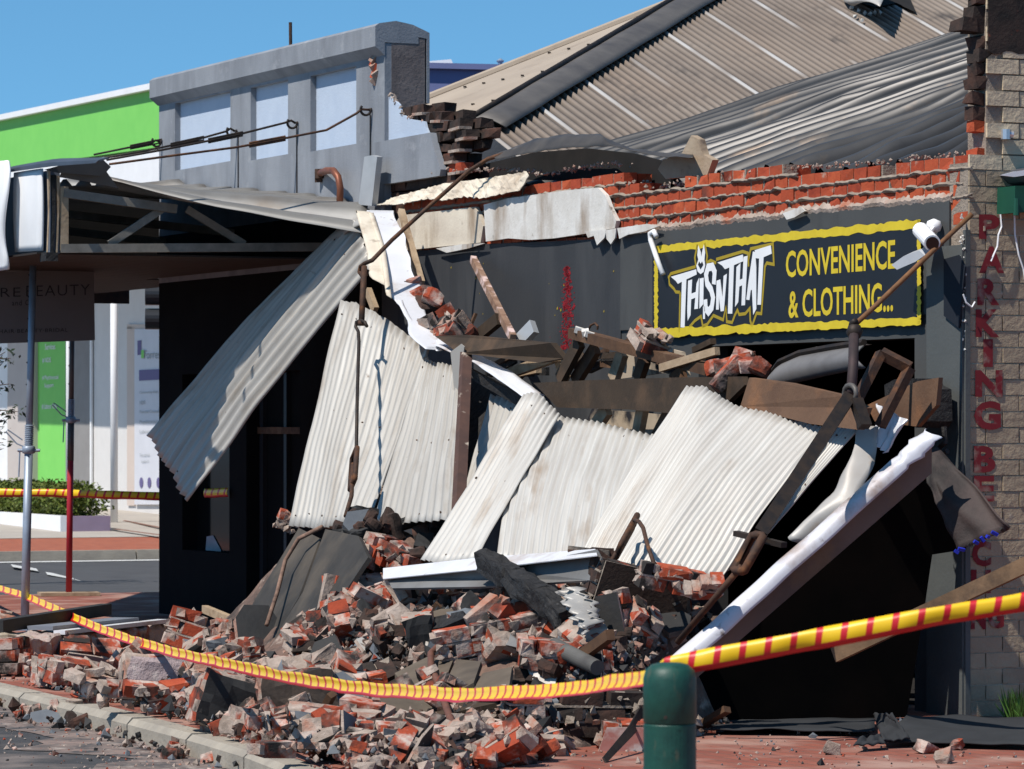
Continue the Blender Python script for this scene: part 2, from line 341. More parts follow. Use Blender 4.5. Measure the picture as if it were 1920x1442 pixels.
ts = [-900, -200, -60, -30, -10, 0, 10, 19, 23, 28, 32, 38, 45, 60, 120, 400, 1500]
ns = [-900, -200, -60, -20, 0, 5, 20, 60, 200, 900]
def sheet(tt, nn, dz):
    mb = MB()
    vs = [W(t, n, min(gz(t), 0.8) + dz) for n in nn for t in tt]; k = len(tt)
    fs = [(j * k + i, j * k + i + 1, (j + 1) * k + i + 1, (j + 1) * k + i) for j in range(len(nn) - 1) for i in range(k - 1)]
    uv = [[(tt[i], nn[j]), (tt[i + 1], nn[j]), (tt[i + 1], nn[j + 1]), (tt[i], nn[j + 1])] for j in range(len(nn) - 1) for i in range(k - 1)]
    mb.add(vs, fs, 0, uv); return mb
structure(sheet(ts, ns, -0.16), 'ground', ASPH, fix=False)
structure(sheet([-60, -30, -10, 0, 10, 19, 28, 60, 120], [3, 8, 20, 26], -0.12), 'road', ASPH, fix=False)
structure(sheet([18.9, 20, 22, 24, 26, 28], [-60, -20, -8, -4, 0, 3.9, 4.5], -0.115), 'cross_street', ASPHC, fix=False)
# near footpath slab with a curved kerb line
KB = [(-13, 9.5), (-9, 8.6), (-6.5, 7.4), (-4.2, 6.0), (-2.6, 5.25), (-1.2, 4.92), (0.5, 4.74), (2.5, 4.62), (5, 4.52), (9, 4.4), (14, 4.3), (18.4, 4.2), (18.9, 3.6)]
mb = MB(); k = len(KB)
mb.add([W(t, -0.25, 0) for t, n in KB] + [W(t, n - .13, 0) for t, n in KB], [(i, i + 1, k + i + 1, k + i) for i in range(k - 1)], 0,
       [[(KB[i][0], -0.25), (KB[i + 1][0], -0.25), (KB[i + 1][0], KB[i + 1][1]), (KB[i][0], KB[i][1])] for i in range(k - 1)])
mb.add([W(18.9, -.25, 0), W(18.9, -12, 0), W(14.2, -12, 0), W(14.2, -.25, 0)], [(0, 1, 2, 3)], 0, [[(18.9, -.25), (18.9, -12), (14.2, -12), (14.2, -.25)]])
mb.add([W(-13, -12, 0), W(-13, -.25, 0), W(-0.0, -.25, 0), W(-0.0, -12, 0)], [(0, 1, 2, 3)], 0, [[(-13, -12), (-13, -.25), (0, -.25), (0, -12)]])
structure(mb, 'footpath', PAVE, fix=False)
# kerb stones, 1.2 m each
mb = MB()
pl = [W(t, n, 0) for t, n in KB]
tot = sum((b - a).length for a, b in zip(pl[:-1], pl[1:])); cnt = int(tot / 1.2)
for i in range(cnt):
    a = poly_at(pl, i / cnt + .0004); b = poly_at(pl, (i + 1) / cnt - .0004)
    d = (b - a).normalized(); o_ = Z.cross(d) * -1
    j = rnd.uniform(-.006, .006)
    prof = [(-.15, -.17), (.02, -.17), (.02, -.03), (-.015, .006 + j), (-.15, .006 + j)]
    sgn = 1 if (o_.dot(N) > 0) else -1
    A = [a + o_ * sgn * x + Z * z for x, z in prof]; B = [b + o_ * sgn * x + Z * z for x, z in prof]
    mb.add(A + B, [(0, 1, 2, 3, 4), (9, 8, 7, 6, 5)] + [(q, (q + 1) % 5, 5 + (q + 1) % 5, 5 + q) for q in range(5)], 0)
structure(mb, 'kerb', KERBM)
# markings on the cross street
mb = MB()
for a, b, w in (((20, 1058), (68, 1066), 9), ((85, 1072), (135, 1081), 10), ((137, 1082), (172, 1091), 9), ((170, 1094), (202, 1100), 9), ((200, 1104), (252, 1119), 15)):
    A = PZ(*a, 0); B = PZ(*b, 0)
    for k2 in range(1):
        A = PZ(a[0], a[1], gz(tnz(A)[0]) - .108); B = PZ(b[0], b[1], gz(tnz(B)[0]) - .108)
    C = PZ(b[0] + 4, b[1] + w * .55, B.z); D = PZ(a[0] + 4, a[1] + w * .55, A.z)
    mb.add([A, B, C, D], [(0, 1, 2, 3)])
def cz(t): return gz(t) - 0.108
mb.add([W(27.35, -12, cz(27.35)), W(27.35, 3.4, cz(27.35)), W(27.6, 3.4, cz(27.6)), W(27.6, -12, cz(27.6))], [(0, 1, 2, 3)])
structure(mb, 'road_marking', LINEM)
# far kerb, footpath and concrete forecourt
mb = MB()
for n0 in [x * 1.5 for x in range(-10, 3)]:
    t0 = 27.8
    a = [W(t0, n0 + .01, gz(t0) - .13), W(t0 + .16, n0 + .01, gz(t0) - .13), W(t0 + .16, n0 + 1.49, gz(t0) - .13), W(t0, n0 + 1.49, gz(t0) - .13)]
    b = [p + Z * .14 for p in a]; b[0] += U * .03; b[3] += U * .03
    mb.hexa(a, b)
structure(mb, 'far_kerb', KERBM)
structure(sheet([27.95, 29, 31, 33], [-60, -20, -6, 0, 6], 0.0), 'far_footpath', PAVEF, fix=False)
structure(sheet([31.6, 34, 38, 42, 46, 60], [-60, -20, -10, -6, 0, 2], 0.006), 'forecourt', CONC, fix=False)
mb = MB()
for a, b in (((222, 975), (300, 990)), ((222, 945), (300, 958)), ((210, 992), (300, 1004))):
    A = PZ(*a, .3); B = PZ(*b, .3); A = PZ(*a, gz(tnz(A)[0]) + .012); B = PZ(*b, gz(tnz(B)[0]) + .012)
    A = PZ(*a, gz(tnz(A)[0]) + .012); B = PZ(*b, gz(tnz(B)[0]) + .012)
    x = V((0.02, .22, 0)); dzx = Z * .0036
    mb.add([A, B, B + x + dzx, A + x + dzx], [(0, 1, 2, 3)])
structure(mb, 'forecourt_line', PAVEF)

# ================================================================ the wrecked shop
shop = thing('shop_building', W(7, -4, 0), 'burnt brick shop with torn parapet, grey painted front and corrugated roofs behind the rubble', 'building')
def TZ(px, py, n=0): q = tnz(PN(px, py, n)); return q[0], q[2]
def outline(lst, n): return [PN(x, y, n) for x, y in lst]

OA, OB, OZ = TZ(1715, 700)[0], TZ(1310, 700)[0], 2.31
mb = MB()
mb.fb(0.22, OA, -.23, 0, 0, 3.0); mb.fb(OB, 9.05, -.23, 0, 0, 3.0); mb.fb(OA, OB, -.23, 0, OZ, 3.0)
GREYD = mat('mid_grey_render', (0.070, 0.072, 0.071), (0.058, 0.060, 0.060), 1.5, 0.75, c3=(0.03, 0.031, 0.034), s3=1.8, t3=0.66, w3=0.12, stretch3=(1, 1, 0.3), bump=0.001)
mb.build('front_wall', GREYD, shop)
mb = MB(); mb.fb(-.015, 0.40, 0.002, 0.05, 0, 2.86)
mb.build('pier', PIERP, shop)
mb = MB(); mb.fb(0.22, 14.2, -6.2, -.24, 0.004, 0.012); mb.build('shop_floor', SOOT_SHADE, shop)
mb = MB(); mb.fb(0.24, 14.2, -6.3, -6.2, 0, 4.3); mb.fb(8.9, 9.0, -6.2, -.24, 0, 3.3); mb.build('inner_wall', SOOT_SHADE, shop)
mb = MB(); mb.fb(0.24, 14.2, -6.2, -.24, 3.02, 3.06); mb.build('ceiling', SOOT_SHADE, shop)

# dark render skin over the brick, torn along its top
sk_top = [(1166, 446), (1172, 436), (1200, 436), (1235, 431), (1275, 430), (1330, 421), (1370, 417), (1410, 413), (1450, 410), (1490, 406), (1502, 398), (1530, 399), (1580, 394), (1640, 389), (1700, 383), (1745, 378), (1783, 373)]
q0 = TZ(1783, 640); q1 = TZ(1166, 640)
pts = [PN(x, y, 0.003) for x, y in sk_top] + [W(q0[0], .003, 2.45), W(q1[0], .003, 2.45)]
mb = MB(); mb.prism(pts, N * .012); mb.build('render_skin', GREYD, shop)
mb = MB()
pts = [PN(x, y, 0.003) for x, y in ((752, 474), (905, 458), (1165, 447))] + [W(q1[0], .003, .6), W(8.9, .003, .6)]
mb.prism(pts, N * .006); mb.build('render_skin', DARKP, shop)
# white broken plaster edge
mb = MB()
pl = [PN(x, y, 0.014) for x, y in sk_top]
def edge(u, v):
    p = poly_at(pl, u); k = NZ.noise(p * 9) * .022 + NZ.noise(p * 31) * .02 + NZ.noise(p * 70) * .01
    return p + Z * (lerp(-.012, .05 + k, v) + (k if v == 0 else 0)) - N * (.02 * (1 - abs(2 * v - 1)) * -1 + .008 + .02 * v)
mb.grid(edge, 260, 4); mb.build('plaster_edge', MOR, shop, solid=.012)

# brick courses above
topl = [TZ(x, y) for x, y in ((838, 318), (900, 316), (985, 318), (1000, 325), (1075, 312), (1140, 303), (1165, 335), (1195, 350), (1240, 345), (1350, 325), (1480, 312), (1640, 300), (1800, 284), (1840, 281))]
def ztop(t):
    for a, b in zip(topl[:-1], topl[1:]):
        if b[0] <= t <= a[0]: return lerp(a[1], b[1], (t - a[0]) / (b[0] - a[0]))
    return topl[0][1] if t > topl[0][0] else topl[-1][1]
mb = MB(); mo = MB()
Zb = 2.985; CH = .086
for c in range(7):
    z0 = Zb + c * CH; t = 0.0 if c % 2 == 0 else .086
    runs = []
    while t < 8.45:
        tc_ = t + .086
        if z0 + CH * .75 <= ztop(tc_) + .01:
            j = rnd.uniform(-.006, .006)
            if not (z0 + CH * 1.6 > ztop(tc_) and rnd.random() < .06):
                R = Matrix((U, N, Z)).transposed() @ Euler((rnd.uniform(-.02, .02), rnd.uniform(-.015, .015), rnd.uniform(-.02, .02))).to_matrix()
                mb.brick(W(tc_, -.058 + j, z0 + .04), (.160, .11, .073), R, 0, .0035, rnd)
                if rnd.random() < .93: mb.brick(W(tc_, -.175, z0 + .04), (.160, .11, .072), R, 0, .004, rnd)
            mo.box(W(tc_ + .086, -.062, z0 + .038), (.016, .10, .074), Matrix((U, N, Z)).transposed())
            runs.append(tc_)
        t += .172
    if runs:
        a, b = min(runs) - .12, max(runs) + .12; nu = int((b - a) / .03)
        def bed(u, v, a=a, b=b, z0=z0):
            t = lerp(a, b, u); n1 = NZ.noise(V((t * 9, z0 * 30, 0))); n2 = NZ.noise(V((t * 23, z0 * 30, 5)))
            if z0 > ztop(t) + .02 or (t > 4.2 and z0 < 3.24) or z0 < 3.1: return W(t, -.1, z0 - .01 - .03 * v)
            bul = math.sin(math.pi * v)
            return W(t, -.014 + bul * (.017 + .030 * max(0, n1) + .018 * n2), z0 - .015 + v * .024 + .014 * n1 + .008 * n2)
        mo.grid(bed, nu, 4)
mb.build('brickwork', BRKW, shop); mo.build('mortar_bed', MORD, shop, solid=.008)
# loose mortar along the torn top
mb = MB()
for i in range(420):
    t = rnd.uniform(.1, 8.3); s = rnd.uniform(.006, .02)
    mb.rock(W(t, rnd.uniform(-.2, .0), ztop(t) + rnd.uniform(-.014, .004)), s, 0, rnd)
tag(mb.build('broken_mortar', MOR, shop), kind='stuff')
mb = MB(); mb.prism([PN(x, y, -.26) for x, y in ((884, 334), (915, 306), (1000, 286), (1100, 278), (1190, 288), (1258, 306), (1258, 345))], N * -.02); mb.build('shadow_board', SOOT_SHADE, shop)  # black board painting the shadow beneath the curled flashing

# jagged burnt brick end below the parapet
jag = [(8.98, 4.62), (8.55, 4.30), (8.28, 4.30), (7.55, 4.16), (7.42, 4.02)]
mb = MB(); mo = MB()
jl = [(3.40, 7.8), (3.50, 7.8), (3.62, 7.75), (3.72, 7.8), (3.82, 7.65), (3.92, 7.7), (4.02, 7.55), (4.08, 7.6), (4.14, 7.6), (4.22, 7.85), (4.30, 8.3), (4.38, 8.85), (4.43, 9.5), (4.6, 9.9), (4.8, 9.9)]
def tlim(z):
    for a, b in zip(jl[:-1], jl[1:]):
        if a[0] <= z <= b[0]: return lerp(a[1], b[1], (z - a[0]) / (b[0] - a[0]))
    return 9.2
for c in range(14):
    z0 = 3.42 + c * CH; t = 9.16 if c % 2 else 9.04
    while t - .06 > tlim(z0 + .04):
        for leaf in (-.115, -.235):
            back = leaf < -.2
            tt_ = t - .12 - (.12 if back and 3.9 < z0 < 4.3 else 0)
            R = Matrix((U, N, Z)).transposed() @ Euler((rnd.uniform(-.07, .07), rnd.uniform(-.06, .06), rnd.uniform(-.09, .09))).to_matrix()
            red = (t - .2 < tlim(z0 + .04) and rnd.random() < .45 and not back)
            mb.brick(W(tt_, leaf, z0 + .04), (.226, .11, .074), R, 1 if red else 0, .008, rnd)
            if not back and t - .30 < tlim(z0 + .04):
                mo.box(W(tt_ - .03, leaf + .025, z0 - .002), (.22, .11, .022), R)
        t -= .24
mb.build('burnt_brickwork', [BRKB, BRKW], shop); mo.build('mortar_bed', MOR, shop)
# grey and pale blue render left of the break
mb = MB(); pts = outline([(712, 268), (818, 249), (826, 282), (838, 318), (836, 330), (712, 349)], -.052); mb.prism(pts, N * .055)
mb.build('render_skin', GREYP, shop)
mb = MB(); pts = outline([(716, 172), (724, 172), (738, 182), (752, 196), (757, 214), (775, 224), (800, 228), (803, 240), (809, 254), (716, 270)], -.056); mb.prism(pts, N * .02)
mb.build('render_panel', BLUEP, shop)
mb = MB(); 
for i in range(46):   # crumbs of plaster along the break
    a = rnd.choice([((716, 170), (735, 180)), ((735, 180), (757, 215)), ((757, 216), (800, 228)), ((803, 240), (838, 320))]); s = rnd.random()
    p = PN(lerp(a[0][0], a[1][0], s) + rnd.uniform(-2, 3), lerp(a[0][1], a[1][1], s) + rnd.uniform(-2, 2), -.045)
    k = rnd.uniform(.01, .03); mb.rock(p, k, 0, rnd)
for x, y in ((702, 112), (703, 125), (706, 140), (703, 150)):
    mb.box(PN(x, y, .0), (.06, .05, .07), Euler((rnd.random(), rnd.random(), rnd.random())).to_matrix())
tag(mb.build('plaster_crumbs', MOR, shop), kind='stuff')
mb = MB()
for x, y, s in ((703, 118, .07), (708, 130, .09), (704, 142, .06)): mb.box(PN(x, y, -.02), (.06, .06, s), Euler((.2, .3, rnd.random())).to_matrix())
mb.build('broken_brick', BRKW, shop)

# parapet with three recessed panels
TL = 14.42; TR = 9.04
ZL, ZT = 3.12, 4.90
pan = []
for (xa, xb, yt, yb) in ((328, 432, 182, 311), (470, 540, 157, 295), (582, 668, 133, 277)):
    ta, tb = TZ(xa, 200)[0], TZ(xb, 200)[0]; pan.append((tb, ta, TZ((xa + xb) / 2, yb)[1], TZ((xa + xb) / 2, yt)[1]))
pan.sort()
mb = MB()
mb.fb(TR, TL, -.30, -.062, ZL, ZT, 1); mb.build('parapet_core', [GREYP, TAUPE], shop)
mb = MB(); mb.fb(TR - .052, TR - .002, -.36, -.062, 4.36, 4.95); mb.build('broken_end', mat('sooty_render', (0.20, 0.165, 0.155), (0.11, 0.092, 0.09), 3.5, .9, c3=(0.30, 0.25, 0.23), s3=2.5, t3=.6, w3=.1, bump=.005), shop)
mb = MB()
t = TR - .05
for (a, b, zl, zh) in pan:
    mb.fb(t, a, -.0615, 0, ZL, ZT); mb.fb(a, b, -.0615, 0, ZL, zl); mb.fb(a, b, -.0615, 0, zh, ZT); t = b
mb.fb(t, TL, -.0615, 0, ZL, ZT); mb.build('parapet_render', GREYP, shop)
for (a, b, zl, zh) in pan:
    mb = MB(); mb.fb(a, b, -.0612, -.055, zl, zh); mb.build('render_panel', BLUEP, shop)
mb = MB()
prof = [(.0, 4.80), (.085, 4.87), (.085, 5.035), (.05, 5.06), (-.1, 5.085), (-.25, 5.06), (-.40, 5.0), (-.40, 4.42), (-.375, 4.42), (-.375, 4.95), (-.30, 4.96), (-.30, 4.905), (0, 4.905)]
A = [W(TR - .055, n, z) for n, z in prof]; mb.prism(A, U * (TL + .03 - TR + .055)); cop = mb.build('coping', GREYP, shop)
mb = MB()
for x, y0, y1 in ((447, 252, 360), (557, 235, 372), (695, 215, 300)):
    a, b = PN(x, y0, .0), PN(x, y1, .0); stroke(mb, [a, b], .028, N * .004, 0)  # tie rod shadows painted on the wall as dark strokes
for x, y0, y1 in ((323, 98, 130), (440, 92, 120), (566, 62, 95)):
    pass
mb.build('rod_shadow', IRON, shop)
mb = MB()
a = PN(545, 76, -.2); mb.tube([a - Z * .1, PN(544.5, 42, -.2)], .016, 8); mb.build('vent_pipe', RUST, shop)

# cream apron flashing and render boards over the brick
mb = MB()
top = [PN(x, y, .01) for x, y in ((705, 384), (740, 370), (830, 345), (900, 336), (988, 322))]
bot = [PN(x, y, .10) for x, y in ((706, 384), (745, 384), (800, 373), (832, 376), (870, 369), (905, 372), (950, 362), (976, 357), (992, 330))]
mb.grid(lambda u, v: lerp(poly_at(top, u), poly_at(bot, u), v) + N * (.02 * NZ.noise(V((u * 30, v * 3, 0)))) + Z * (.012 * NZ.noise(V((u * 50, v * 5, 3)))), 80, 6)
mb.build('apron_flashing', CREAM, shop, solid=.006)
for pts in ([(757, 404), (830, 396), (898, 388), (905, 402), (913, 424), (908, 455), (840, 462), (764, 470), (752, 452), (745, 425)],
            [(914, 384), (960, 372), (1005, 366), (1070, 357), (1128, 352), (1142, 366), (1152, 392), (1163, 414), (1160, 428), (1120, 436), (1046, 447), (1000, 450), (960, 447), (918, 453)]):
    mb = MB(); mb.prism(outline(pts, .014), N * .032)
    mb.build('render_board', CREAM if pts[0][0] < 800 else WHITER, shop)
mb = MB(); mb.fb(TZ(1000, 400)[0], 9.0, -.22, -.02, 3.0, 3.42); mb.build('shadow_board', SOOT_SHADE, shop)  # black fill painting the shadow below the apron flashing
for pts in ([(1100, 434), (1140, 430), (1136, 446), (1122, 460), (1116, 442), (1105, 446)], [(1138, 432), (1158, 428), (1156, 446), (1148, 458), (1140, 448)], [(1160, 428), (1215, 420), (1238, 424), (1212, 434), (1180, 440), (1164, 448)], [(1470, 400), (1505, 388), (1512, 396), (1492, 408), (1478, 412)],
            [(820, 466), (868, 458), (912, 456), (880, 466), (840, 474)]):
    mb = MB(); mb.prism(outline(pts, .05), N * .012); mb.build('plaster_shred', WHITER, shop)
mb = MB()     # red paint left on the wall
for i in range(430):
    v = rnd.random() ** 1.1; x = 1064 + rnd.gauss(0, 2.2 + 6.5 * v); y = lerp(500, 655, v)
    s = rnd.uniform(.002, .009) * (1.0 if rnd.random() < .85 else 1.8)
    p = PN(x, y, .011); k = rnd.randint(4, 6)
    ring = [p + U * math.cos(2 * math.pi * i / k) * s * rnd.uniform(1.2, 3.2) + Z * math.sin(2 * math.pi * i / k) * s * rnd.uniform(.6, 1.6) for i in range(k)]
    mb.add(ring, [tuple(range(k))])
tag(mb.build('paint_splash', mat('bright_red_paint', (0.36, 0.012, 0.02), (0.20, 0.01, 0.016), 8, 0.7, island=1, crand=(.14, .012, .016)), shop), kind='stuff')
mb = MB()
for i in range(16):
    x = rnd.choice([850, 880, 905, 1040, 1050, 1140, 1150, 1000]) + rnd.uniform(-12, 12); y = rnd.uniform(480, 620); s = rnd.uniform(.003, .011)
    p = PN(x, y, .012); mb.add([p, p + U * s * 2, p + U * s * 1.5 + Z * s * 1.4, p + Z * s * 2], [(0, 1, 2, 3)])
tag(mb.build('paint_chips', mat('dull_yellow', (0.36, 0.26, 0.02), None, 3, .6), shop), kind='stuff')

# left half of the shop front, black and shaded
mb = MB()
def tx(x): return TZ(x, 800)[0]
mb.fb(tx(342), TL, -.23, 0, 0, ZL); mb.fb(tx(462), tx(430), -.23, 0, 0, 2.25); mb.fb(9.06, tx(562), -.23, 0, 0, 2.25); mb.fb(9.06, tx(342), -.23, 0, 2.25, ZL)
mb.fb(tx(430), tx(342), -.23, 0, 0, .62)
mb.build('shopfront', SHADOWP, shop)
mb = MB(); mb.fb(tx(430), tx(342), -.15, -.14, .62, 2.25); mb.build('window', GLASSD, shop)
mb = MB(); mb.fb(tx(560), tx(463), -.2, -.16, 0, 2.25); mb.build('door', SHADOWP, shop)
for pts in ([(385, 1048), (418, 1050), (414, 1030), (400, 1004), (388, 1006)], [(392, 712), (402, 712), (402, 640), (392, 640)], [(416, 700), (424, 700), (424, 640), (416, 640)]):
    mb = MB(); mb.prism([PN(x, y, -.135) for x, y in pts], N * .004); mb.build('window_notice', mat('dusty_notice', (0.30, 0.31, 0.34), (0.2, 0.21, 0.23), 5, .7), shop)
for x0, x1 in ((463, 469), (508, 513), (554, 560)):
    mb = MB(); mb.fb(tx(x1), tx(x0), -.16, -.12, .02, 2.24); mb.build('door_frame', mat('dark_frame', (0.022, 0.023, 0.026), None, 3, .5), shop)
mb = MB(); mb.fb(tx(560), tx(463), -.16, -.10, 1.70, 1.76); mb.build('transom', WOOD, shop)
mb = MB(); mb.fb(TL, TL + .02, -9, -.25, 0, 4.6); mb.build('end_wall', GREYP, shop)

# right side wall of painted brick
PB = mat('painted_brick', (0.34, 0.29, 0.24), (0.28, 0.24, 0.20), 2.5, 0.9)
nt = PB.node_tree; nd = nt.nodes; ln = nt.links; bs = nd['Principled BSDF']
uv = nd.new('ShaderNodeUVMap'); br = nd.new('ShaderNodeTexBrick'); br.inputs['Scale'].default_value = 1
br.inputs['Color1'].default_value = (0.36, 0.305, 0.25, 1); br.inputs['Color2'].default_value = (0.27, 0.225, 0.185, 1); br.inputs['Mortar'].default_value = (0.42, 0.36, 0.28, 1)
br.inputs['Brick Width'].default_value = .24; br.inputs['Row Height'].default_value = .0975; br.inputs['Mortar Size'].default_value = .007; br.inputs['Mortar Smooth'].default_value = .6
ln.new(uv.outputs[0], br.inputs['Vector'])
mx = nd.new('ShaderNodeMix'); mx.data_type = 'RGBA'; mx.blend_type = 'MULTIPLY'; mx.inputs[0].default_value = 1
no = nd.new('ShaderNodeTexNoise'); no.inputs['Scale'].default_value = 3.5; no.inputs['Detail'].default_value = 8; ln.new(uv.outputs[0], no.inputs['Vector'])
mr = nd.new('ShaderNodeMapRange'); mr.inputs['From Min'].default_value = .35; mr.inputs['From Max'].default_value = .7; mr.inputs['To Min'].default_value = .55; mr.inputs['To Max'].default_value = 1.15
ln.new(no.outputs['Fac'], mr.inputs['Value']); ln.new(br.outputs['Color'], mx.inputs[6]); ln.new(mr.outputs[0], mx.inputs[7]); ln.new(mx.outputs[2], bs.inputs['Base Color'])
bp = nd.new('ShaderNodeBump'); bp.inputs['Distance'].default_value = .02; bp.inputs['Strength'].default_value = 1; ln.new(br.outputs['Fac'], bp.inputs['Height'])
n2 = nd.new('ShaderNodeTexNoise'); n2.inputs['Scale'].default_value = 30; n2.inputs['Detail'].default_value = 6; ln.new(uv.outputs[0], n2.inputs['Vector'])
b2 = nd.new('ShaderNodeBump'); b2.inputs['Distance'].default_value = .008; ln.new(n2.outputs['Fac'], b2.inputs['Height']); ln.new(bp.outputs[0], b2.inputs['Normal']); ln.new(b2.outputs[0], bs.inputs['Normal'])
mb = MB()
mb.fb(0.0, .21, -9, -.001, 0, 3.36); mb.fb(0.0, .21, -9, -.13, 3.36, 4.9); mb.build('side_wall_core', MORD, shop)
mb = MB(); mu = MB()
# real courses near the corner, so that their edges catch the light
for c in range(50):
    z0 = .004 + c * .0975; n = -.0 - (.12 if c % 2 else 0)
    if z0 > 3.34: n -= .12
    n1 = n
    while n1 > -1.6:
        if z0 < 4.85:
            jn = rnd.uniform(-.004, .004)
            aa = min(n1, -.002 if z0 < 3.34 else -.126) ; bb = n1 - .23
            if aa - bb > .03:
                (mb if z0 < 3.3 else mu).fb(-.016 + jn, .0, bb, aa, z0, z0 + .088)
                # UVs left to object noise
        n1 -= .24
    if c % 2 and z0 < 3.34: mb.fb(-.016, 0, -.112, -.002, z0, z0 + .088)
PBB = mat('cream_painted_brick', (0.42, 0.33, 0.225), (0.30, 0.235, 0.165), 3.5, 0.9, island=1, crand=(0.33, 0.26, 0.18), bump=0.012, bscale=22, c3=(0.40, 0.34, 0.27), s3=8, t3=0.66, w3=0.06)
mb.build('side_wall', PBB, shop)
mu.build('upper_side_wall', mat('light_cream_brick', (0.62, 0.50, 0.345), (0.52, 0.42, 0.29), 3.5, 0.9, island=1, crand=(0.53, 0.43, 0.30), bump=0.012, bscale=22), shop)
mb = MB()
mb.grid(lambda u, v: W(-.002 - .012 * max(0, NZ.noise(V((u * 60, v * 140, 0))) + .25), lerp(-9, -.004, u) if True else 0, lerp(0, 3.34, v)), 200, 160)
mb.build('side_mortar', mat('painted_mortar', (0.56, 0.46, 0.35), (0.40, 0.33, 0.26), 8, 0.95, bump=0.01), shop)
mb = MB()
for c in range(17):
    z0 = 3.37 + c * .086
    if rnd.random() < .1: continue
    R = Matrix((U, N, Z)).transposed() @ Euler((rnd.uniform(-.06, .06), rnd.uniform(-.05, .05), rnd.uniform(-.08, .08))).to_matrix()
    k = 0 if z0 < 3.6 else 1
    mb.brick(W(.055 + rnd.uniform(-.0, .03), -.105 + rnd.uniform(-.025, .012), z0 + .04), (.12, .11, .076), R, k, .01, rnd)
mb.brick(W(.10, -.03, 4.2), (.16, .10, .075), Matrix((U, N, Z)).transposed(), 1, .01, rnd)
mb.build('torn_brickwork', [BRKW, BRKB], shop)
mb = MB(); mb.grid(lambda u, v: W(-.0165 - .004, lerp(-.13, -1.0, u), lerp(4.04 + .12 * NZ.noise(V((u * 5, 0, 2))) , 4.6, v)), 20, 4); mb.build('soot_stain', BRKB, shop)
mb = MB()   # light metal strip up the corner of the side wall
mb.fb(-.030, -.002, .0, .035, .0, 2.95); mb.build('corner_strip', PIERP, shop)
mb = MB()
for i in range(60):
    z = rnd.uniform(2.2, 3.05); k = rnd.uniform(.005, .02); mb.rock(W(rnd.uniform(-.03, .02), .03 + rnd.uniform(0, .02), z), k, 0, rnd)
tag(mb.build('plaster_crumbs', WHITER, shop), kind='stuff')

# lettering painted down the side wall
mb = MB()
off = -U * .004
def sw(px, py): return PT(px, py, -.0175)
def letter(ch, x0, x1, y0, y1, b=.03): text_on(mb, ch, (sw(x0, y1), sw(x1, y1), sw(x1, y0), sw(x0, y0)), off, bold=b)
for ch, x0, x1, y0, y1 in (('P', 1835, 1874, 402, 448), ('A', 1835, 1882, 462, 512), ('R', 1832, 1873, 522, 572), ('K', 1829, 1873, 580, 632), ('I', 1843, 1861, 636, 688),
                           ('N', 1828, 1879, 694, 744), ('G', 1826, 1876, 752, 806), ('B', 1825, 1866, 836, 886), ('E', 1825, 1864, 892, 940), ('C', 1822, 1858, 1014, 1062), ('H', 1820, 1857, 1068, 1112), ('N', 1820, 1848, 1138, 1180), ('G', 1852, 1882, 1136, 1178)):
    mb = MB(); letter(ch, x0, x1, y0, y1, .045); mb.build('letter', LETR, shop)

# roofs
RFG = mat('burnt_corrugated_iron', (0.27, 0.22, 0.178), (0.19, 0.15, 0.12), 1.2, 0.55, 0.2, c3=(0.26, 0.20, 0.155), s3=.8, t3=.58, w3=.15, c4=(0.09, 0.075, 0.065), s4=2.6, t4=.66, w4=.1, spec=.4)
nt = RFG.node_tree; nd = nt.nodes; ln = nt.links; bs = nd['Principled BSDF']
uvn = nd.new('ShaderNodeUVMap'); sx = nd.new('ShaderNodeSeparateXYZ'); ln.new(uvn.outputs[0], sx.inputs[0])
m1 = nd.new('ShaderNodeMath'); m1.operation = 'MULTIPLY'; m1.inputs[1].default_value = 1 / .80
m2 = nd.new('ShaderNodeMath'); m2.operation = 'FRACT'; m3 = nd.new('ShaderNodeMath'); m3.operation = 'LESS_THAN'; m3.inputs[1].default_value = .055
ln.new(sx.outputs[0], m1.inputs[0]); ln.new(m1.outputs[0], m2.inputs[0]); ln.new(m2.outputs[0], m3.inputs[0])
nn_ = nd.new('ShaderNodeTexNoise'); nn_.inputs['Scale'].default_value = 1.1; ln.new(uvn.outputs[0], nn_.inputs['Vector'])
m4 = nd.new('ShaderNodeMapRange'); m4.inputs['From Min'].default_value = .40; m4.inputs['From Max'].default_value = .55; ln.new(nn_.outputs['Fac'], m4.inputs['Value'])
m5 = nd.new('ShaderNodeMath'); m5.operation = 'MULTIPLY'; ln.new(m3.outputs[0], m5.inputs[0]); ln.new(m4.outputs[0], m5.inputs[1])
old = bs.inputs['Base Color'].links[0].from_socket
mm_ = nd.new('ShaderNodeMix'); mm_.data_type = 'RGBA'; ln.new(m5.outputs[0], mm_.inputs[0]); ln.new(old, mm_.inputs[6]); mm_.inputs[7].default_value = (.46, .44, .42, 1)
k1 = nd.new('ShaderNodeMath'); k1.operation = 'MULTIPLY'; k1.inputs[1].default_value = 2 * math.pi / .1; ln.new(sx.outputs[0], k1.inputs[0])   # rib shade painted into the valleys
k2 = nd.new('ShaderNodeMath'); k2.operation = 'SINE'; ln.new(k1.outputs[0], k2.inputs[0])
k3 = nd.new('ShaderNodeMapRange'); k3.inputs['From Min'].default_value = -.8; k3.inputs['From Max'].default_value = .5; k3.inputs['To Min'].default_value = .34; k3.inputs['To Max'].default_value = 1.0; ln.new(k2.outputs[0], k3.inputs['Value'])
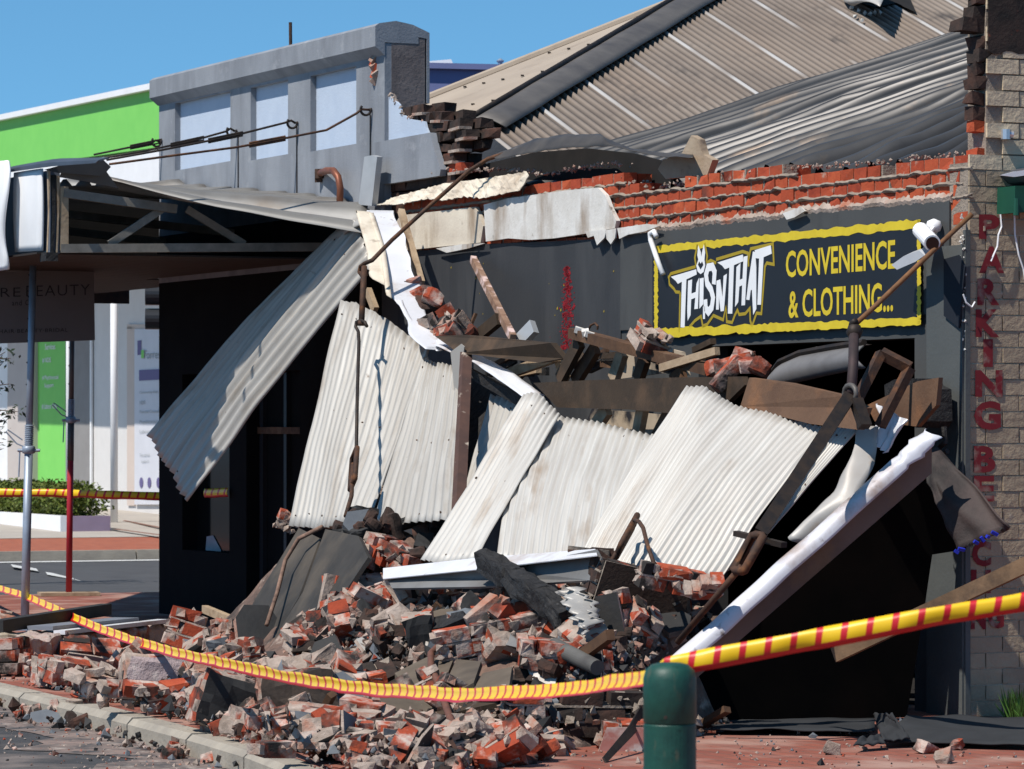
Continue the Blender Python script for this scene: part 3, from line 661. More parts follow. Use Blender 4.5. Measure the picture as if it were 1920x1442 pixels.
k4 = nd.new('ShaderNodeMix'); k4.data_type = 'RGBA'; k4.blend_type = 'MULTIPLY'; k4.inputs[0].default_value = 1; ln.new(mm_.outputs[2], k4.inputs[6]); ln.new(k3.outputs[0], k4.inputs[7]); ln.new(k4.outputs[2], bs.inputs['Base Color'])
RFS = mat('smoked_corrugated_iron', (0.060, 0.058, 0.057), (0.038, 0.037, 0.037), 1.0, 0.42, 0.45, c3=(0.14, 0.105, 0.078), s3=1.5, t3=.65, w3=.06, spec=.3)
RFT = mat('tan_roof_iron', (0.44, 0.36, 0.275), (0.37, 0.30, 0.23), 1.0, 0.6, 0.1, c3=(0.26, 0.20, 0.15), s3=1.4, t3=.68, w3=.1)
C0 = PN(897, 237, -.6); t0, n0, z0 = tnz(C0); PIT = .40
def hip(s): return W(t0 + s, n0 - s, z0 + PIT * s)
HL = 20.0
# hip end falling towards the side wall
e0 = [W(t0, n0, z0), W(t0, n0 - 8.4, z0)]
e1 = [W(t0 + .01, n0 - .01, z0), hip(4.2), W(t0 + .01, n0 - 8.4, z0)]
mb = MB()
def hipend(u, v):
    n = n0 - u * HL; top = min(u * HL, HL - u * HL); s = lerp(-1.4, top, v)
    k = .017 * math.sin(2 * math.pi * u * HL / .1)
    return W(t0 + s, n, z0 + PIT * s) + (Z - U * PIT).normalized() * k
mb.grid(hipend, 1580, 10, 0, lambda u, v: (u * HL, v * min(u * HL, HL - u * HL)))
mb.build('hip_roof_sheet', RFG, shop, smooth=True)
# tan slope falling towards the street, gable verge on its far side
tg = tnz(PN(790, 185, -2.1))[0] + .1
mb = MB()
def tan(u, v):
    d = v * 4.3; ta = t0 + min(d, 4.2); t = lerp(ta, max(tg, ta + .01), u)
    return W(t, n0 - d, z0 + PIT * d) + Z * .006 * math.sin(2 * math.pi * t / .19)
mb.grid(tan, 110, 20); mb.build('front_roof_sheet', RFT, shop, smooth=True)
mb = MB()
mb.tube([W(tg, n0 + .05, z0 - .01), W(tg, n0 - 4.3, z0 + PIT * 4.3)], .045, 8); mb.build('verge_trim', RFT, shop)
mb = MB()
hp = [hip(s) + Z * .03 for s in (0, .8, 1.6, 2.4, 3.2, 4.2, 6.0)]
mb.grid(lambda u, v: lerp(hp[0], hp[-1], v) + (U + N) * lerp(.20, -.24, u) * .7 + Z * (.045 - .36 * abs(u - .5) ** 1.5 * .7) + Z * .008 * NZ.noise(V((0, v * 9, 0))), 8, 30)
mb.build('ridge_cap', mat('smoked_ridge_iron', (0.15, 0.135, 0.12), (0.085, 0.078, 0.075), 2.2, 0.55, 0.2), shop, solid=.008, smooth=True)
mb = MB(); mb.tube([p + Z * .05 + (U + N) * .04 for p in hp], .026, 8); mb.build('ridge_roll', IRON, shop, smooth=True)
mb = MB(); d = t0
for k in range(1, 4):
    for i in range(12):
        t = t0 + k * .9 + .35 + i * .42
        if t < tg - .1: mb.box(W(t, n0 - k * .9, z0 + PIT * k * .9 + .012), (.03, .03, .014))
tag(mb.build('roof_screws', IRON, shop), kind='stuff')
# torn hole high on the hip end
mb = MB()
hole = [PD(x, y, 33.0) for x, y in ((1565, -30), (1600, 8), (1640, 18), (1665, 12), (1720, 26), (1700, -5), (1690, -30))]
def onhip(px, py, lift=.03):
    r = ray(px, py); nrm = (Z - U * PIT).normalized(); return CAM + r * ((C0 + nrm * lift - CAM).dot(nrm) / r.dot(nrm))
mb.prism([onhip(x, y) for x, y in ((1600, -40), (1615, 6), (1640, 14), (1680, 6), (1718, 24), (1690, -40))], Z * .004); mb.build('torn_hole', SOOT_SHADE, shop)
mb = MB()
a = [onhip(x, y, .06) for x, y in ((1570, -40), (1580, 2), (1600, 12))]; b = [onhip(x, y, .28) for x, y in ((1668, -40), (1660, -8), (1650, 14))]
mb.grid(lambda u, v: lerp(poly_at(a, v), poly_at(b, v), u) + Z * .05 * math.sin(u * 3), 8, 8); mb.build('peeled_sheet', ZINC, shop, solid=.004, smooth=True)
mb = MB()
for x, y in ((1597, 14), (1610, 20), (1622, 24), (1632, 26), (1640, 24), (1603, 30), (1616, 38), (1650, 24)):
    p = onhip(x, y, .03); mb.rock(p, .03, 0, rnd)
tag(mb.build('torn_edge', ZINC, shop), kind='stuff')
# low roof of the front room
f0 = PN(880, 366, -.36)
nt = RFS.node_tree; nd = nt.nodes; ln = nt.links; bs = nd['Principled BSDF']     # shading of the ribs put into the colour, valleys darker
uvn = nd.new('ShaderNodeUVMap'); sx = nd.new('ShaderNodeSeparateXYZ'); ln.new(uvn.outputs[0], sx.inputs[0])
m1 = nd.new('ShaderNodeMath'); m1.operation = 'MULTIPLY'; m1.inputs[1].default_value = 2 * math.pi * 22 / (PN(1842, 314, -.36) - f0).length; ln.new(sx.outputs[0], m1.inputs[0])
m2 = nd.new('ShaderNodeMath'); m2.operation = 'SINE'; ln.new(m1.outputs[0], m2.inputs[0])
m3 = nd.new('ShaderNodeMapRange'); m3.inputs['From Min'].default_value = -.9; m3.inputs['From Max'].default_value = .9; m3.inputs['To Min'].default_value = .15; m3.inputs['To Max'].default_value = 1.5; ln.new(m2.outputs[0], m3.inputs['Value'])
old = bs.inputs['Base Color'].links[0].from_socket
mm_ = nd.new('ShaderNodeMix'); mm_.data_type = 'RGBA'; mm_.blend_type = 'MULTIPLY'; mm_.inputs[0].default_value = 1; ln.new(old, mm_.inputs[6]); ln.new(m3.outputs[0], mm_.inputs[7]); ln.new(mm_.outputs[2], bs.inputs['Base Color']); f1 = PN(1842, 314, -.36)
b0 = PD(1905, 38, 28.6); b1 = PD(2120, 150, 25.5)
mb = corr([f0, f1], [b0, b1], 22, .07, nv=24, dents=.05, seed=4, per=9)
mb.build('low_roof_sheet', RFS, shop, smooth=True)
# curled flashing along the top of the broken wall
mb = MB()
tp = [PN(x, y, -.10) for x, y in ((905, 302), (945, 284), (1000, 262), (1060, 252), (1125, 252), (1140, 262), (1180, 280), (1245, 288), (1300, 292))]
bt = [PN(x, y, .06) for x, y in ((930, 300), (960, 294), (1010, 285), (1060, 278), (1120, 276), (1150, 274), (1185, 284), (1240, 294), (1300, 296))]
mb.grid(lambda u, v: lerp(poly_at(tp, u), poly_at(bt, u), v) + Z * .03 * math.sin(v * 3) * (1 if u < .6 else .4) + Z * .01 * NZ.noise(V((u * 20, v * 3, 1))), 60, 8)
mb.build('curled_flashing', mat('smoked_flashing', (0.11, 0.095, 0.08), (0.05, 0.044, 0.04), 3, 0.5, 0.3, c3=(0.36, 0.28, 0.21), s3=2.4, t3=.66, w3=.06), shop, solid=.004, smooth=True)
mb = MB()
mb.prism([PN(x, y, -.15) for x, y in ((1245, 318), (1255, 300), (1290, 288), (1308, 254), (1322, 262), (1330, 290), (1348, 300), (1338, 328), (1260, 336))], N * .05)
mb.build('torn_lining', mat('tan_lining', (0.40, 0.31, 0.22), (0.30, 0.22, 0.15), 4, 0.9, c3=(0.08, 0.06, 0.05), s3=4, t3=.62, w3=.06, bump=.006), shop)

# ================================================================ awning still standing on the left
AT = 9.7
aw = thing('street_awning', W(12, 1.2, 3.1), 'torn street awning end with open truss and white fascia, held up by a steel prop', 'awning')
A_ = PT(205, 338, AT); an = tnz(A_)[1]
W1 = PN(697, 441, .35); W2 = PN(692, 386, .03); W3 = PN(298, 344, .03)
RIBZ = mat('ribbed_weathered_zinc', (0.44, 0.42, 0.385), (0.33, 0.31, 0.285), 2.5, 0.5, 0.1, c3=(0.30, 0.25, 0.20), s3=2.0, t3=0.62, w3=0.12, spec=.4)
nt = RIBZ.node_tree; nd = nt.nodes; ln = nt.links; bs = nd['Principled BSDF']     # valley shade between the ribs painted as dark stripes
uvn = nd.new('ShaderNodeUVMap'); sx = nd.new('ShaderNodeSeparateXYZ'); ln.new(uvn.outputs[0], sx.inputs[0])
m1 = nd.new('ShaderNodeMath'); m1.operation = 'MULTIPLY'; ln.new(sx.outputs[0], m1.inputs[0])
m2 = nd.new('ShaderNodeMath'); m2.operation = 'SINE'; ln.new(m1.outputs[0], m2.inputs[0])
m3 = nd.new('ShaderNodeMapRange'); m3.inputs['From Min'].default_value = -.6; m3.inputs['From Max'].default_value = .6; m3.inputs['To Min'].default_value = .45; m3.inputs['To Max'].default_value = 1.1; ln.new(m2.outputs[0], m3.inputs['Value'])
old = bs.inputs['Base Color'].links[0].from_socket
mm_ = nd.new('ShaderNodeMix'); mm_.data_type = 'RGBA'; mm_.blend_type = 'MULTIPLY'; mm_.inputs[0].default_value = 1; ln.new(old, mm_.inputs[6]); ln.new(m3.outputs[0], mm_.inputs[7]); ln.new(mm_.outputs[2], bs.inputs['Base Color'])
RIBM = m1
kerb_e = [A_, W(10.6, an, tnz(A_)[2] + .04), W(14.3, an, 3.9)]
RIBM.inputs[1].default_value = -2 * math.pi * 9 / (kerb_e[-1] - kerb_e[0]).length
wall_e = [W1, lerp(W1, W2, .6) + N * .05, W2, PN(560, 368, .03), W3]
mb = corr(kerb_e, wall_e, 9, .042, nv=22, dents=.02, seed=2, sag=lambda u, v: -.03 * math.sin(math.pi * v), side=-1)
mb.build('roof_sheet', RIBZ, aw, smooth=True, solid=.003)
mb = MB()
TRM = mat('truss_grey', (0.26, 0.235, 0.20), (0.17, 0.155, 0.13), 9, 0.8, c3=(0.22, 0.2, 0.17), s3=7, t3=.66, w3=.08)
bl = PT(112, 466, AT); br_ = PT(640, 463, AT)
mb.beam(bl, br_, .06, .07); mb.build('bottom_chord', TRM, aw)
mb = MB(); mb.beam(PT(118, 362, AT), PT(330, 392, AT), .06, .07); mb.build('top_chord', TRM, aw)
mb = MB(); mb.beam(PT(119, 470, AT), PT(119, 350, AT), .05, .07, up=N); mb.build('end_post', WOODP, aw)
for a, b in (((205, 458), (310, 388)), ((350, 392), (458, 458))):
    mb = MB(); mb.beam(PT(*a, AT + .02), PT(*b, AT + .02), .03, .06); mb.build('diagonal', TRM, aw)
for tt in (12.4, 14.2):
    mb = MB(); mb.beam(W(tt, 2.35, 3.24), W(tt, .02, 3.24), .06, .07); mb.beam(W(tt, 2.35, 3.7), W(tt, .02, 3.5), .06, .07); mb.build('inner_truss', TRM, aw)
mb = MB(); mb.fb(14.5, 14.55, -.05, 2.66, 3.18, 3.95); mb.fb(AT + .35, 14.5, .0, 2.5, 3.175, 3.185); mb.fb(9.3, 14.45, .004, .016, 3.18, 3.56); mb.prism([W(14.5, -1.2, 3.86), W(18.4, -1.2, 3.86), W(18.4, .55, 3.86), W(14.5, 2.6, 3.86)], Z * .04); mb.build('dark_closure', SOOT_SHADE, aw)  # black boards added so the inside of the awning stays dark
SOF = mat('soffit_boards', (0.034, 0.026, 0.022), (0.024, 0.019, 0.016), 4, 0.8)
mb = MB()
for i in range(17):
    n0_ = 2.72 - i * .2
    if n0_ > .22 or True:
        ta = AT + .05 if n0_ > .2 else 14.5
        te = 14.5 + max(0, min(3.9, (2.72 - n0_) / 2.1 * 3.9)) if n0_ > -.2 else 18.4
        if te > ta: mb.fb(ta, te, n0_ - .196, n0_, 3.155, 3.17)
mb.build('soffit', SOF, aw)
mb = MB(); mb.fb(18.4, 18.46, -1.1, .5, 3.06, 3.2); mb.build('end_trim', IRON, aw)
# fascia facing the road
FN = tnz(PT(90, 400, AT))[1]
mb = MB(); mb.fb(AT, 14.5, FN - .10, FN - .02, 3.16, 3.83); mb.hexa([W(14.5, FN - .10, 3.16), W(14.5, FN - .02, 3.16), W(18.4, .62, 3.16), W(18.4, .54, 3.16)], [W(14.5, FN - .10, 3.83), W(14.5, FN - .02, 3.83), W(18.4, .62, 3.83), W(18.4, .54, 3.83)]); mb.build('fascia_frame', mat('blue_grey_metal', (0.17, 0.19, 0.23), (0.14, 0.155, 0.19), 4, 0.5, 0.2), aw)
mb = MB()
q = [PN(30, 473, FN + .02), PN(79, 470, FN + .02), PN(79, 316, FN + .02), PN(28, 324, FN + .02)]
mb.grid(lambda u, v: bil(q, u, v) + N * .02 * math.sin(math.pi * v) * (1 if u < .8 else .2) + U * -.03 * math.sin(math.pi * v), 6, 12)
mb.build('fascia_panel', WHITEP, aw, solid=.02, smooth=True)
mb = MB()
q = [PN(-70, 515, FN + .12), PN(20, 505, FN + .12), PN(20, 300, FN + .12), PN(-70, 312, FN + .12)]
mb.grid(lambda u, v: bil(q, u, v) + N * .05 * math.sin(math.pi * v) - U * (-.05 * math.sin(2 * math.pi * v) * u) - U * -.06 * (u > .9) * ((1 - min(1, v * 7)) ** 2 + (1 - min(1, (1 - v) * 7)) ** 2), 12, 24)
mb.build('fascia_panel', WHITEP, aw, solid=.02, smooth=True)
mb = MB()
a = [PN(x, y, FN + .06) for x, y in ((-70, 330), (22, 311), (95, 298), (192, 296))]; b = [PN(x, y, FN + .06) for x, y in ((-70, 344), (22, 322), (95, 312), (180, 306))]
mb.grid(lambda u, v: lerp(poly_at(b, u), poly_at(a, u), v) - N * .10 * max(0, v - .5), 16, 4)
mb.build('fascia_capping', mat('dark_blue_metal', (0.085, 0.10, 0.13), (0.07, 0.08, 0.10), 4, 0.5, 0.3), aw, solid=.012)
DK = mat('dark_bent_metal', (0.045, 0.042, 0.042), (0.06, 0.055, 0.052), 5, 0.55, 0.3)
mb = MB(); mb.prism([PT(x, y, AT - .12) for x, y in ((84, 318), (110, 311), (192, 298), (208, 313), (200, 322), (188, 330), (110, 324))], U * .02)
mb.build('bent_flap', DK, aw)
mb = MB(); mb.prism([PT(x, y, AT - .06) for x, y in ((112, 332), (118, 318), (200, 322), (222, 353), (160, 340))], U * .02)
mb.build('bent_flap', DK, aw)
mb = MB()
for x0, x1, y0, y1, c in ((90, 93, 318, 476, 0), (97, 104, 328, 476, 1), (106, 111, 330, 480, 0)):
    mb.prism([PT(x0, y0, AT - .03), PT(x1 + 1.5, y0, AT - .03), PT(x1, (y0 + y1) / 2, AT - .03), PT(x1 - 3, y1, AT - .03), PT(x0 - 1, y1, AT - .03), PT(x0 + 2, (y0 + y1) / 2, AT - .03)], U * .03, c)
mb.build('broken_trim', [WOODP, CHAR], aw)
mb = MB(); mb.box(PT(92, 482, AT), (.16, .1, .07), Matrix((U, N, Z)).transposed()); mb.build('broken_bracket', CHAR, aw)

# tie rods from the awning up to hooks in the parapet
def hook(mb, p, d, r=.05, th=.011):
    x = d.normalized(); y = Z
    mb.tube([p + x * (r * math.cos(a)) + y * (r * math.sin(a)) for a in [math.radians(v) for v in range(-200, 60, 20)]], th, 6)
for k, (pts, lab) in enumerate((
    ([(176, 290), (240, 277), (285, 268), (292, 263), (299, 266)], 'short tie rod of the standing awning, hooked at the far edge of the parapet'),
    ([(196, 296), (262, 285), (310, 275), (365, 263), (425, 246), (432, 241), (440, 246)], 'tie rod hooked below the wide pale blue panel of the parapet'),
    ([(200, 300), (300, 282), (372, 268), (440, 254), (535, 230), (546, 226), (554, 231)], 'tie rod hooked between the two wide panels of the parapet'),
    ([(205, 308), (330, 291), (445, 276), (520, 262), (612, 244), (668, 213), (678, 205), (692, 206)], 'longest rusty tie rod, hooked beside the broken end of the parapet'))):
    L = len(pts) - 1
    pp = [PN(x, y, lerp(2.1, .03, i / L)) for i, (x, y) in enumerate(pts)]
    # depth by position along the rod
    tot = [abs(pts[i][0] - pts[0][0]) / abs(pts[-1][0] - pts[0][0]) for i in range(L + 1)]
    th_ = tnz(PN(*pts[-1], .03))[0]; pp = [PT(x, y, th_) for x, y in pts]
    tr = thing('tie_rod', pp[0], lab, 'tie rod', 'tie rods of the standing awning')
    mb = MB(); mb.tube(pp, .011, 6); mb.build('rod', RUST if k == 3 else IRON, tr, smooth=True)
    mb = MB(); hook(mb, pp[-1] + N * .03, N, .045); mb.build('wall_hook', IRON, tr, smooth=True)
    mb = MB(); j = max(1, L // 2); a, b = pp[j - 1], pp[j]; m_ = lerp(a, b, .75)
    d = (b - a).normalized() * .16; s_ = Z * .016
    mb.tube([m_ - d + s_, m_ + d + s_, m_ + d - s_, m_ - d - s_], .009, 6, closed=True); mb.build('turnbuckle', IRON if k < 3 else RUST, tr)

# hanging sign under the awning
st = 12.9
bs_ = thing('hanging_sign', PT(90, 640, st), 'dim grey hanging sign reading RE BEAUTY under the standing awning', 'sign')
SGN = mat('sign_taupe', (0.19, 0.165, 0.155), (0.17, 0.15, 0.14), 3, 0.6)
SGT = mat('sign_grey_letters', (0.035, 0.032, 0.032), None, 3, 0.6)
mb = MB(); mb.prism([PT(x, y, st) for x, y in ((-60, 646), (178, 638), (176, 506), (-60, 510))], U * .05); mb.build('panel', SGN, bs_)
mb = MB(); off = -U * .004
for body, x0, x1, yb0, yb1, h in (('RE', 1, 38, 557, 556, 17), ('BEAUTY', 49, 168, 556, 553, 20), ('and Co.', 22, 66, 573, 572, 10), ('HAIR·BEAUTY·BRIDAL', -2, 127, 625, 622, 7)):
    mb = MB(); text_on(mb, body, (PT(x0, yb0, st), PT(x1, yb1, st), PT(x1, yb1 - h, st), PT(x0, yb0 - h, st)), off, bold=-.008 if h > 10 else .0, spacing=1.15); mb.build('lettering', SGT, bs_)
for x in (10, 150):
    mb = MB(); mb.tube([PT(x, 508, st) + U * .02, PT(x, 508, st) + U * .02 + Z * .2], .01, 6); mb.build('hanger', IRON, bs_)

# adjustable steel props
def prop(base, top, r0, r1, split, label, m0, m1, redfrom=None):
    p = thing('steel_prop', base, label, 'prop', 'adjustable steel props under the awning')
    ax = (top - base).normalized(); H = (top - base).length
    mb = MB(); mb.tube([base, base + ax * split * H], r0, 16); mb.build('outer_tube', m0, p, smooth=True)
    mb = MB(); mb.tube([base + ax * (split * H - .1), top], r1, 16); mb.build('inner_tube', m1, p, smooth=True)
    mb = MB()
    for i in range(9): mb.tube([base + ax * (split * H + .35 + i * .19) - V((r1 + .001, .01, 0)), base + ax * (split * H + .35 + i * .19) + V((-r1 - .002, .01, 0)) + V((.004, -.012, 0))], .008, 6)
    mb.build('pin_holes', SOOT_SHADE, p)
    c = base + ax * split * H
    mb = MB()
    for i in range(12): mb.lathe(c + ax * (i * .016), [(r0 - .004, 0), (r0 + .003, .005), (r0 + .003, .009), (r0 - .004, .014)], 16)
    mb.build('thread', GALV, p)
    mb = MB(); mb.lathe(c - ax * .06, [(r0 + .002, 0), (r0 + .02, .01), (r0 + .02, .06), (r0 + .006, .07)], 16); mb.build('collar_nut', GALV, p, smooth=True)
    mb = MB(); q = c + V((-r0, 0, 0))
    mb.tube([q, q + V((-.07, 0, .03)), q + V((-.16, 0, .13)), q + V((-.15, .02, .15)), q + V((-.02, .02, .06))], .007, 6)
    mb.tube([q + V((-.04, 0, -.02)), q + V((-.05, 0, -.26))], .007, 6); mb.tube([c + V((-r0 - .06, 0, -.03)), c + V((r0 + .06, 0, -.03))], .014, 8)
    mb.build('handle', GALV, p)
    mb = MB(); mb.box(base + Z * .004, (.16, .16, .008)); mb.build('base_plate', m0, p)
    mb = MB(); mb.box(top + Z * .004, (.2, .16, .012)); mb.build('head_plate', GALV, p)
    return p
b_ = PZ(46, 1182, 0); tp_ = PD(62, 494, b_.y)
prop(b_, tp_, .037, .030, .50, 'blue grey galvanised prop under the white fascia, standing by the rubble', GALV, GALV)
b_ = PZ(129, 1117, 0.0); tp_ = PD(136, 560, b_.y)
PR = mat('prop_red_paint', (0.42, 0.022, 0.035), (0.34, 0.018, 0.03), 12, 0.5, c3=(0.16, 0.11, 0.10), s3=12, t3=.7, w3=.04)
pr = prop(b_, tp_, .033, .027, .60, 'red painted prop with bare steel upper half at the street corner', PR, mat('dull_steel', (0.13, 0.115, 0.105), (0.09, 0.08, 0.075), 9, .5, .3))
mb = MB(); q = PZ(129, 1117, 0); mb.tube([lerp(q, tp_, .455), lerp(q, tp_, .59)], .0345, 16); mb.build('bare_sleeve', MATS['dull_steel'], pr, smooth=True)
mb = MB(); mb.box(b_ + Z * .02, (.62, .3, .035), Euler((0, 0, .25)).to_matrix()); ob = mb.build('sole_board', WOODP); tag(ob, 'flat timber sole board under the foot of the red prop', 'board')

# ================================================================ building over the cross street
FNW = -9.0
fb_ = thing('corner_office', PN(150, 950, FNW), 'white corner office with bright green fascia across the side street', 'building')
def FT(px): return tnz(PN(px, 800, FNW))[0]
WALLW = mat('pale_wall', (0.66, 0.64, 0.62), (0.62, 0.60, 0.58), 3, 0.8)
WALLG = mat('warm_grey_wall', (0.50, 0.45, 0.42), (0.47, 0.42, 0.395), 3, 0.85)
WALLD = mat('dark_grey_wall', (0.26, 0.25, 0.245), (0.23, 0.22, 0.215), 3, 0.85)
def fw(px0, px1, y0, y1, n, th, m, name):
    a = [PN(px0, y1, n), PN(px1, y1, n), PN(px1, y0, n), PN(px0, y0, n)]
    mb = MB(); mb.prism(a, N * -th); return mb.build(name, m, fb_)
zb = .38
for (x0, x1, m, n) in ((-120, 16, WHITEP, FNW), (16, 63, WALLG, FNW + .02), (125, 176, WALLD, FNW + .02), (176, 340, WALLW, FNW)):
    ta, tb = FT(x0), FT(x1)
    mb = MB(); mb.fb(tb, ta, FNW - .3, n, zb - .1, 5.3); mb.build('wall', m, fb_)
mb = MB(); mb.fb(FT(125), FT(63), FNW - .3, FNW - .08, zb - .1, 5.3); mb.build('wall', GREENP, fb_)
mb = MB(); mb.fb(FT(176), FT(176) + .07, FNW, FNW + .05, zb, 4.9); mb.build('corner_trim', WHITEP, fb_)
ogr = fw(74, 125, 560, 925, FNW + .0, .06, GREENP, 'wall_sign')
mb = MB()
for body, x0, x1, y0, y1 in (('Services', 85, 104, 645, 656), ('# NDIS', 80, 96, 671, 681), ('# Psychosocial', 80, 110, 704, 714), ('Support', 84, 101, 719, 729), ('# Labour Hire', 79, 107, 757, 768)):
    mb = MB(); text_on(mb, body, (PN(x0, y1, FNW + .004), PN(x1, y1 - 1, FNW + .004), PN(x1, y0 - 1, FNW + .004), PN(x0, y0, FNW + .004)), N * .006, bold=.01); mb.build('lettering', WHITEP, ogr)
# glazed entrance with notices
GW = mat('notice_white', (0.62, 0.62, 0.66), (0.58, 0.58, 0.62), 3, 0.5)
PUR = mat('notice_purple', (0.13, 0.11, 0.24), None, 3, 0.6)
d0 = fw(252, 345, 617, 946, FNW + .05, .1, GW, 'door')
fw(238, 252, 612, 948, FNW + .03, .2, mat('door_jamb', (0.60, 0.50, 0.44), (0.56, 0.47, 0.41), 3, .7), 'door_frame')
fw(238, 345, 608, 617, FNW + .03, .2, MATS['door_jamb'], 'door_frame')
mb = MB(); mb.prism([PN(x, y, FNW + .055) for x, y in ((261, 714), (340, 710), (340, 690), (261, 694))], N * .004); mb.build('notice_band', PUR, fb_)
mb = MB(); mb.prism([PN(x, y, FNW + .055) for x, y in ((258, 666), (265, 665), (265, 638), (258, 639))], N * .004); mb.build('notice_emblem', PUR, fb_)
mb = MB(); mb.prism([PN(x, y, FNW + .062) for x, y in ((265, 672), (270, 671), (270, 656), (265, 657))], N * .004); mb.build('notice_emblem', GREENP, fb_)
mb = MB()
for body, x0, x1, y0, y1 in (('Forrest Per', 270, 325, 657, 673), ('Community Hub', 262, 296, 733, 740), ('NDIS', 262, 272, 752, 759), ('Financial Counselling', 262, 305, 769, 777), ('Psychosocial', 262, 300, 788, 796), ('Labour Hire', 262, 296, 806, 812), ('Tenancy', 262, 281, 851, 858), ('Support', 265, 279, 863, 869)):
    mb = MB(); text_on(mb, body, (PN(x0, y1, FNW + .06), PN(x1, y1 - 1.5, FNW + .06), PN(x1, y0 - 1.5, FNW + .06), PN(x0, y0, FNW + .06)), N * .004); mb.build('lettering', mat('notice_grey', (0.30, 0.33, 0.34), None, 3, .6), d0)
for x, m in ((265, PUR), (280, PUR), (297, PUR)):
    mb = MB(); mb.prism([PN(x + 3.4 * math.cos(a), 905 + 10 * math.sin(a), FNW + .056) for a in [i * math.pi / 6 for i in range(12)]], N * .004); mb.build('notice_emblem', m, fb_)
# green fascia, white under-band and its awning
FA = -7.0
def fas(pts, m, name, th=.25): mb = MB(); mb.prism([PN(x, y, FA) for x, y in pts], N * -th); return mb.build(name, m, fb_)
fas([(-150, 338), (330, 271), (330, 153), (-150, 252)], GREENP, 'fascia')
fas([(-150, 470), (330, 425), (330, 276), (-150, 343)], WHITEP, 'awning_edge')
mb = MB()
a = [PN(-150, 252, FA + .06), PN(330, 153, FA + .06)]; mb.beam(a[0] - N * .1, a[1] - N * .1, .3, .09); mb.build('capping', WHITEP, fb_)
mb = MB(); zt = 4.95
q = [tnz(PN(-150, 440, FA))[0] + 14, tnz(PN(330, 440, FA))[0] - 1]
mb.fb(q[1], q[0], FNW, FA - .26, 4.78, 4.9); mb.build('awning_soffit', WHITEP, fb_)
mb = MB(); mb.fb(q[1], q[0], FNW - 6, FNW - .3, .2, 6.2); mb.build('rear_block', WALLW, fb_)
for px, r in ((214, 7), (128, 4)):
    n_ = FA - .2; p = PN(px, 960, n_); t_ = tnz(p)[0]
    mb = MB(); mb.tube([W(t_, n_, gz(t_)), W(t_, n_, 4.8)], r / F * p.y, 16); mb.build('post', WHITEP, fb_, smooth=True)

# planter with a clipped hedge
c0 = PZ(128, 1000, .22); t_, n_, _ = tnz(c0); zg = gz(t_)
pt_ = thing('planter', W(t_ + 1, n_ - .2, zg), 'low planter with white front and mauve end on the far footpath', 'planter')
LIL = mat('mauve_paint', (0.36, 0.27, 0.36), (0.32, 0.24, 0.32), 4, .8)
def nfor(px): return tnz(PT(px, 985, t_))[1]
n1 = nfor(207)
top_ = PT(128, 968, t_).z
mb = MB(); mb.fb(t_, t_ + .12, n1, n_, zg - .02, top_); mb.build('end_panel', LIL, pt_)
mb = MB(); mb.fb(t_ - .002, t_ + 9, n_, n_ + .12, zg - .02, top_ + .006); mb.build('front_panel', WHITEP, pt_)
mb = MB(); mb.fb(t_ + .12, t_ + 9, n1, n1 + .12, zg - .02, top_); mb.build('rear_panel', WHITEP, pt_)
mb = MB(); mb.fb(t_ + .12, t_ + 9, n1 + .12, n_, zg, top_ - .05); mb.build('soil', mat('soil', (0.05, 0.035, 0.025), None, 5, .95), pt_)
LEAF = mat('hedge_leaf', (0.10, 0.13, 0.016), (0.06, 0.095, 0.012), 4, 0.6, island=1, crand=(0.15, 0.165, 0.025))
def leaves(mb, c, rad, cnt, size, r, keep=None):
    for i in range(cnt):
        while True:
            d = V((r.uniform(-1, 1), r.uniform(-1, 1), r.uniform(-1, 1)))
            if .25 < d.length < 1: break
        d = d.normalized() * (d.length ** .4)
        p = c + V((d.x * rad[0], d.y * rad[1], d.z * rad[2])) * (1 + .3 * NZ.noise(c + d * 2.4))
        if keep and not keep(p): continue
        R = Euler((r.uniform(-1, 1), r.uniform(-1, 1), r.random() * 6.3)).to_matrix(); s = size * r.uniform(.6, 1.4)
        mb.add([p + R @ V(x) * s for x in ((-.9, 0, 0), (0, -.38, .1), (1, 0, 0), (0, .38, .1))], [(0, 1, 2, 3)])
hd = thing('hedge', W(t_ + 1, n1 + .3, top_ - .05), 'clipped yellow green hedge growing in the low planter', 'hedge')
mb = MB(); r_ = random.Random(3)
for i in range(26):
    tt = t_ + .35 + i * .27
    for k in range(2): leaves(mb, W(tt, lerp(n1, n_, .3 + .4 * k) , top_ + .17 + r_.uniform(-.02, .07)), (.30, .26, .27), 330, .045, r_)
mb.build('foliage', LEAF, hd, fix=False)
mb = MB()
for i in range(13): mb.tube([W(t_ + .4 + i * .5, (n1 + n_) / 2, top_ - .05), W(t_ + .45 + i * .5, (n1 + n_) / 2 + .05, top_ + .2)], .012, 5)
mb.build('stems', WOOD, hd)
# street tree at the left edge
c = PD(-62, 700, 44.0); gt = gz(tnz(c)[0])
trr = thing('street_tree', V((c.x, c.y, gt)), 'small dark leaved street tree at the far left edge, only twig ends in view', 'tree')
mb = MB(); mb.tube([V((c.x, c.y, gt)), V((c.x + .03, c.y, 1.2)), V((c.x - .04, c.y, 2.0)), V((c.x, c.y, 3.0))], [.06, .05, .04, .015], 8)
r_ = random.Random(8); tips = []
for y0, x1, y1 in ((640, 12, 612), (690, 20, 672), (720, 10, 660), (745, 18, 720), (780, 34, 772), (800, 24, 775), (820, 8, 800), (850, 6, 830), (700, -40, 600), (740, -100, 650)):
    a = V((c.x, c.y, PD(0, y0, c.y).z)); b = PD(x1, y1, c.y + r_.uniform(-.3, .3)); mb.tube([a, lerp(a, b, .5) + Z * .05, b], [.018, .010, .004], 5); tips.append((a, b))
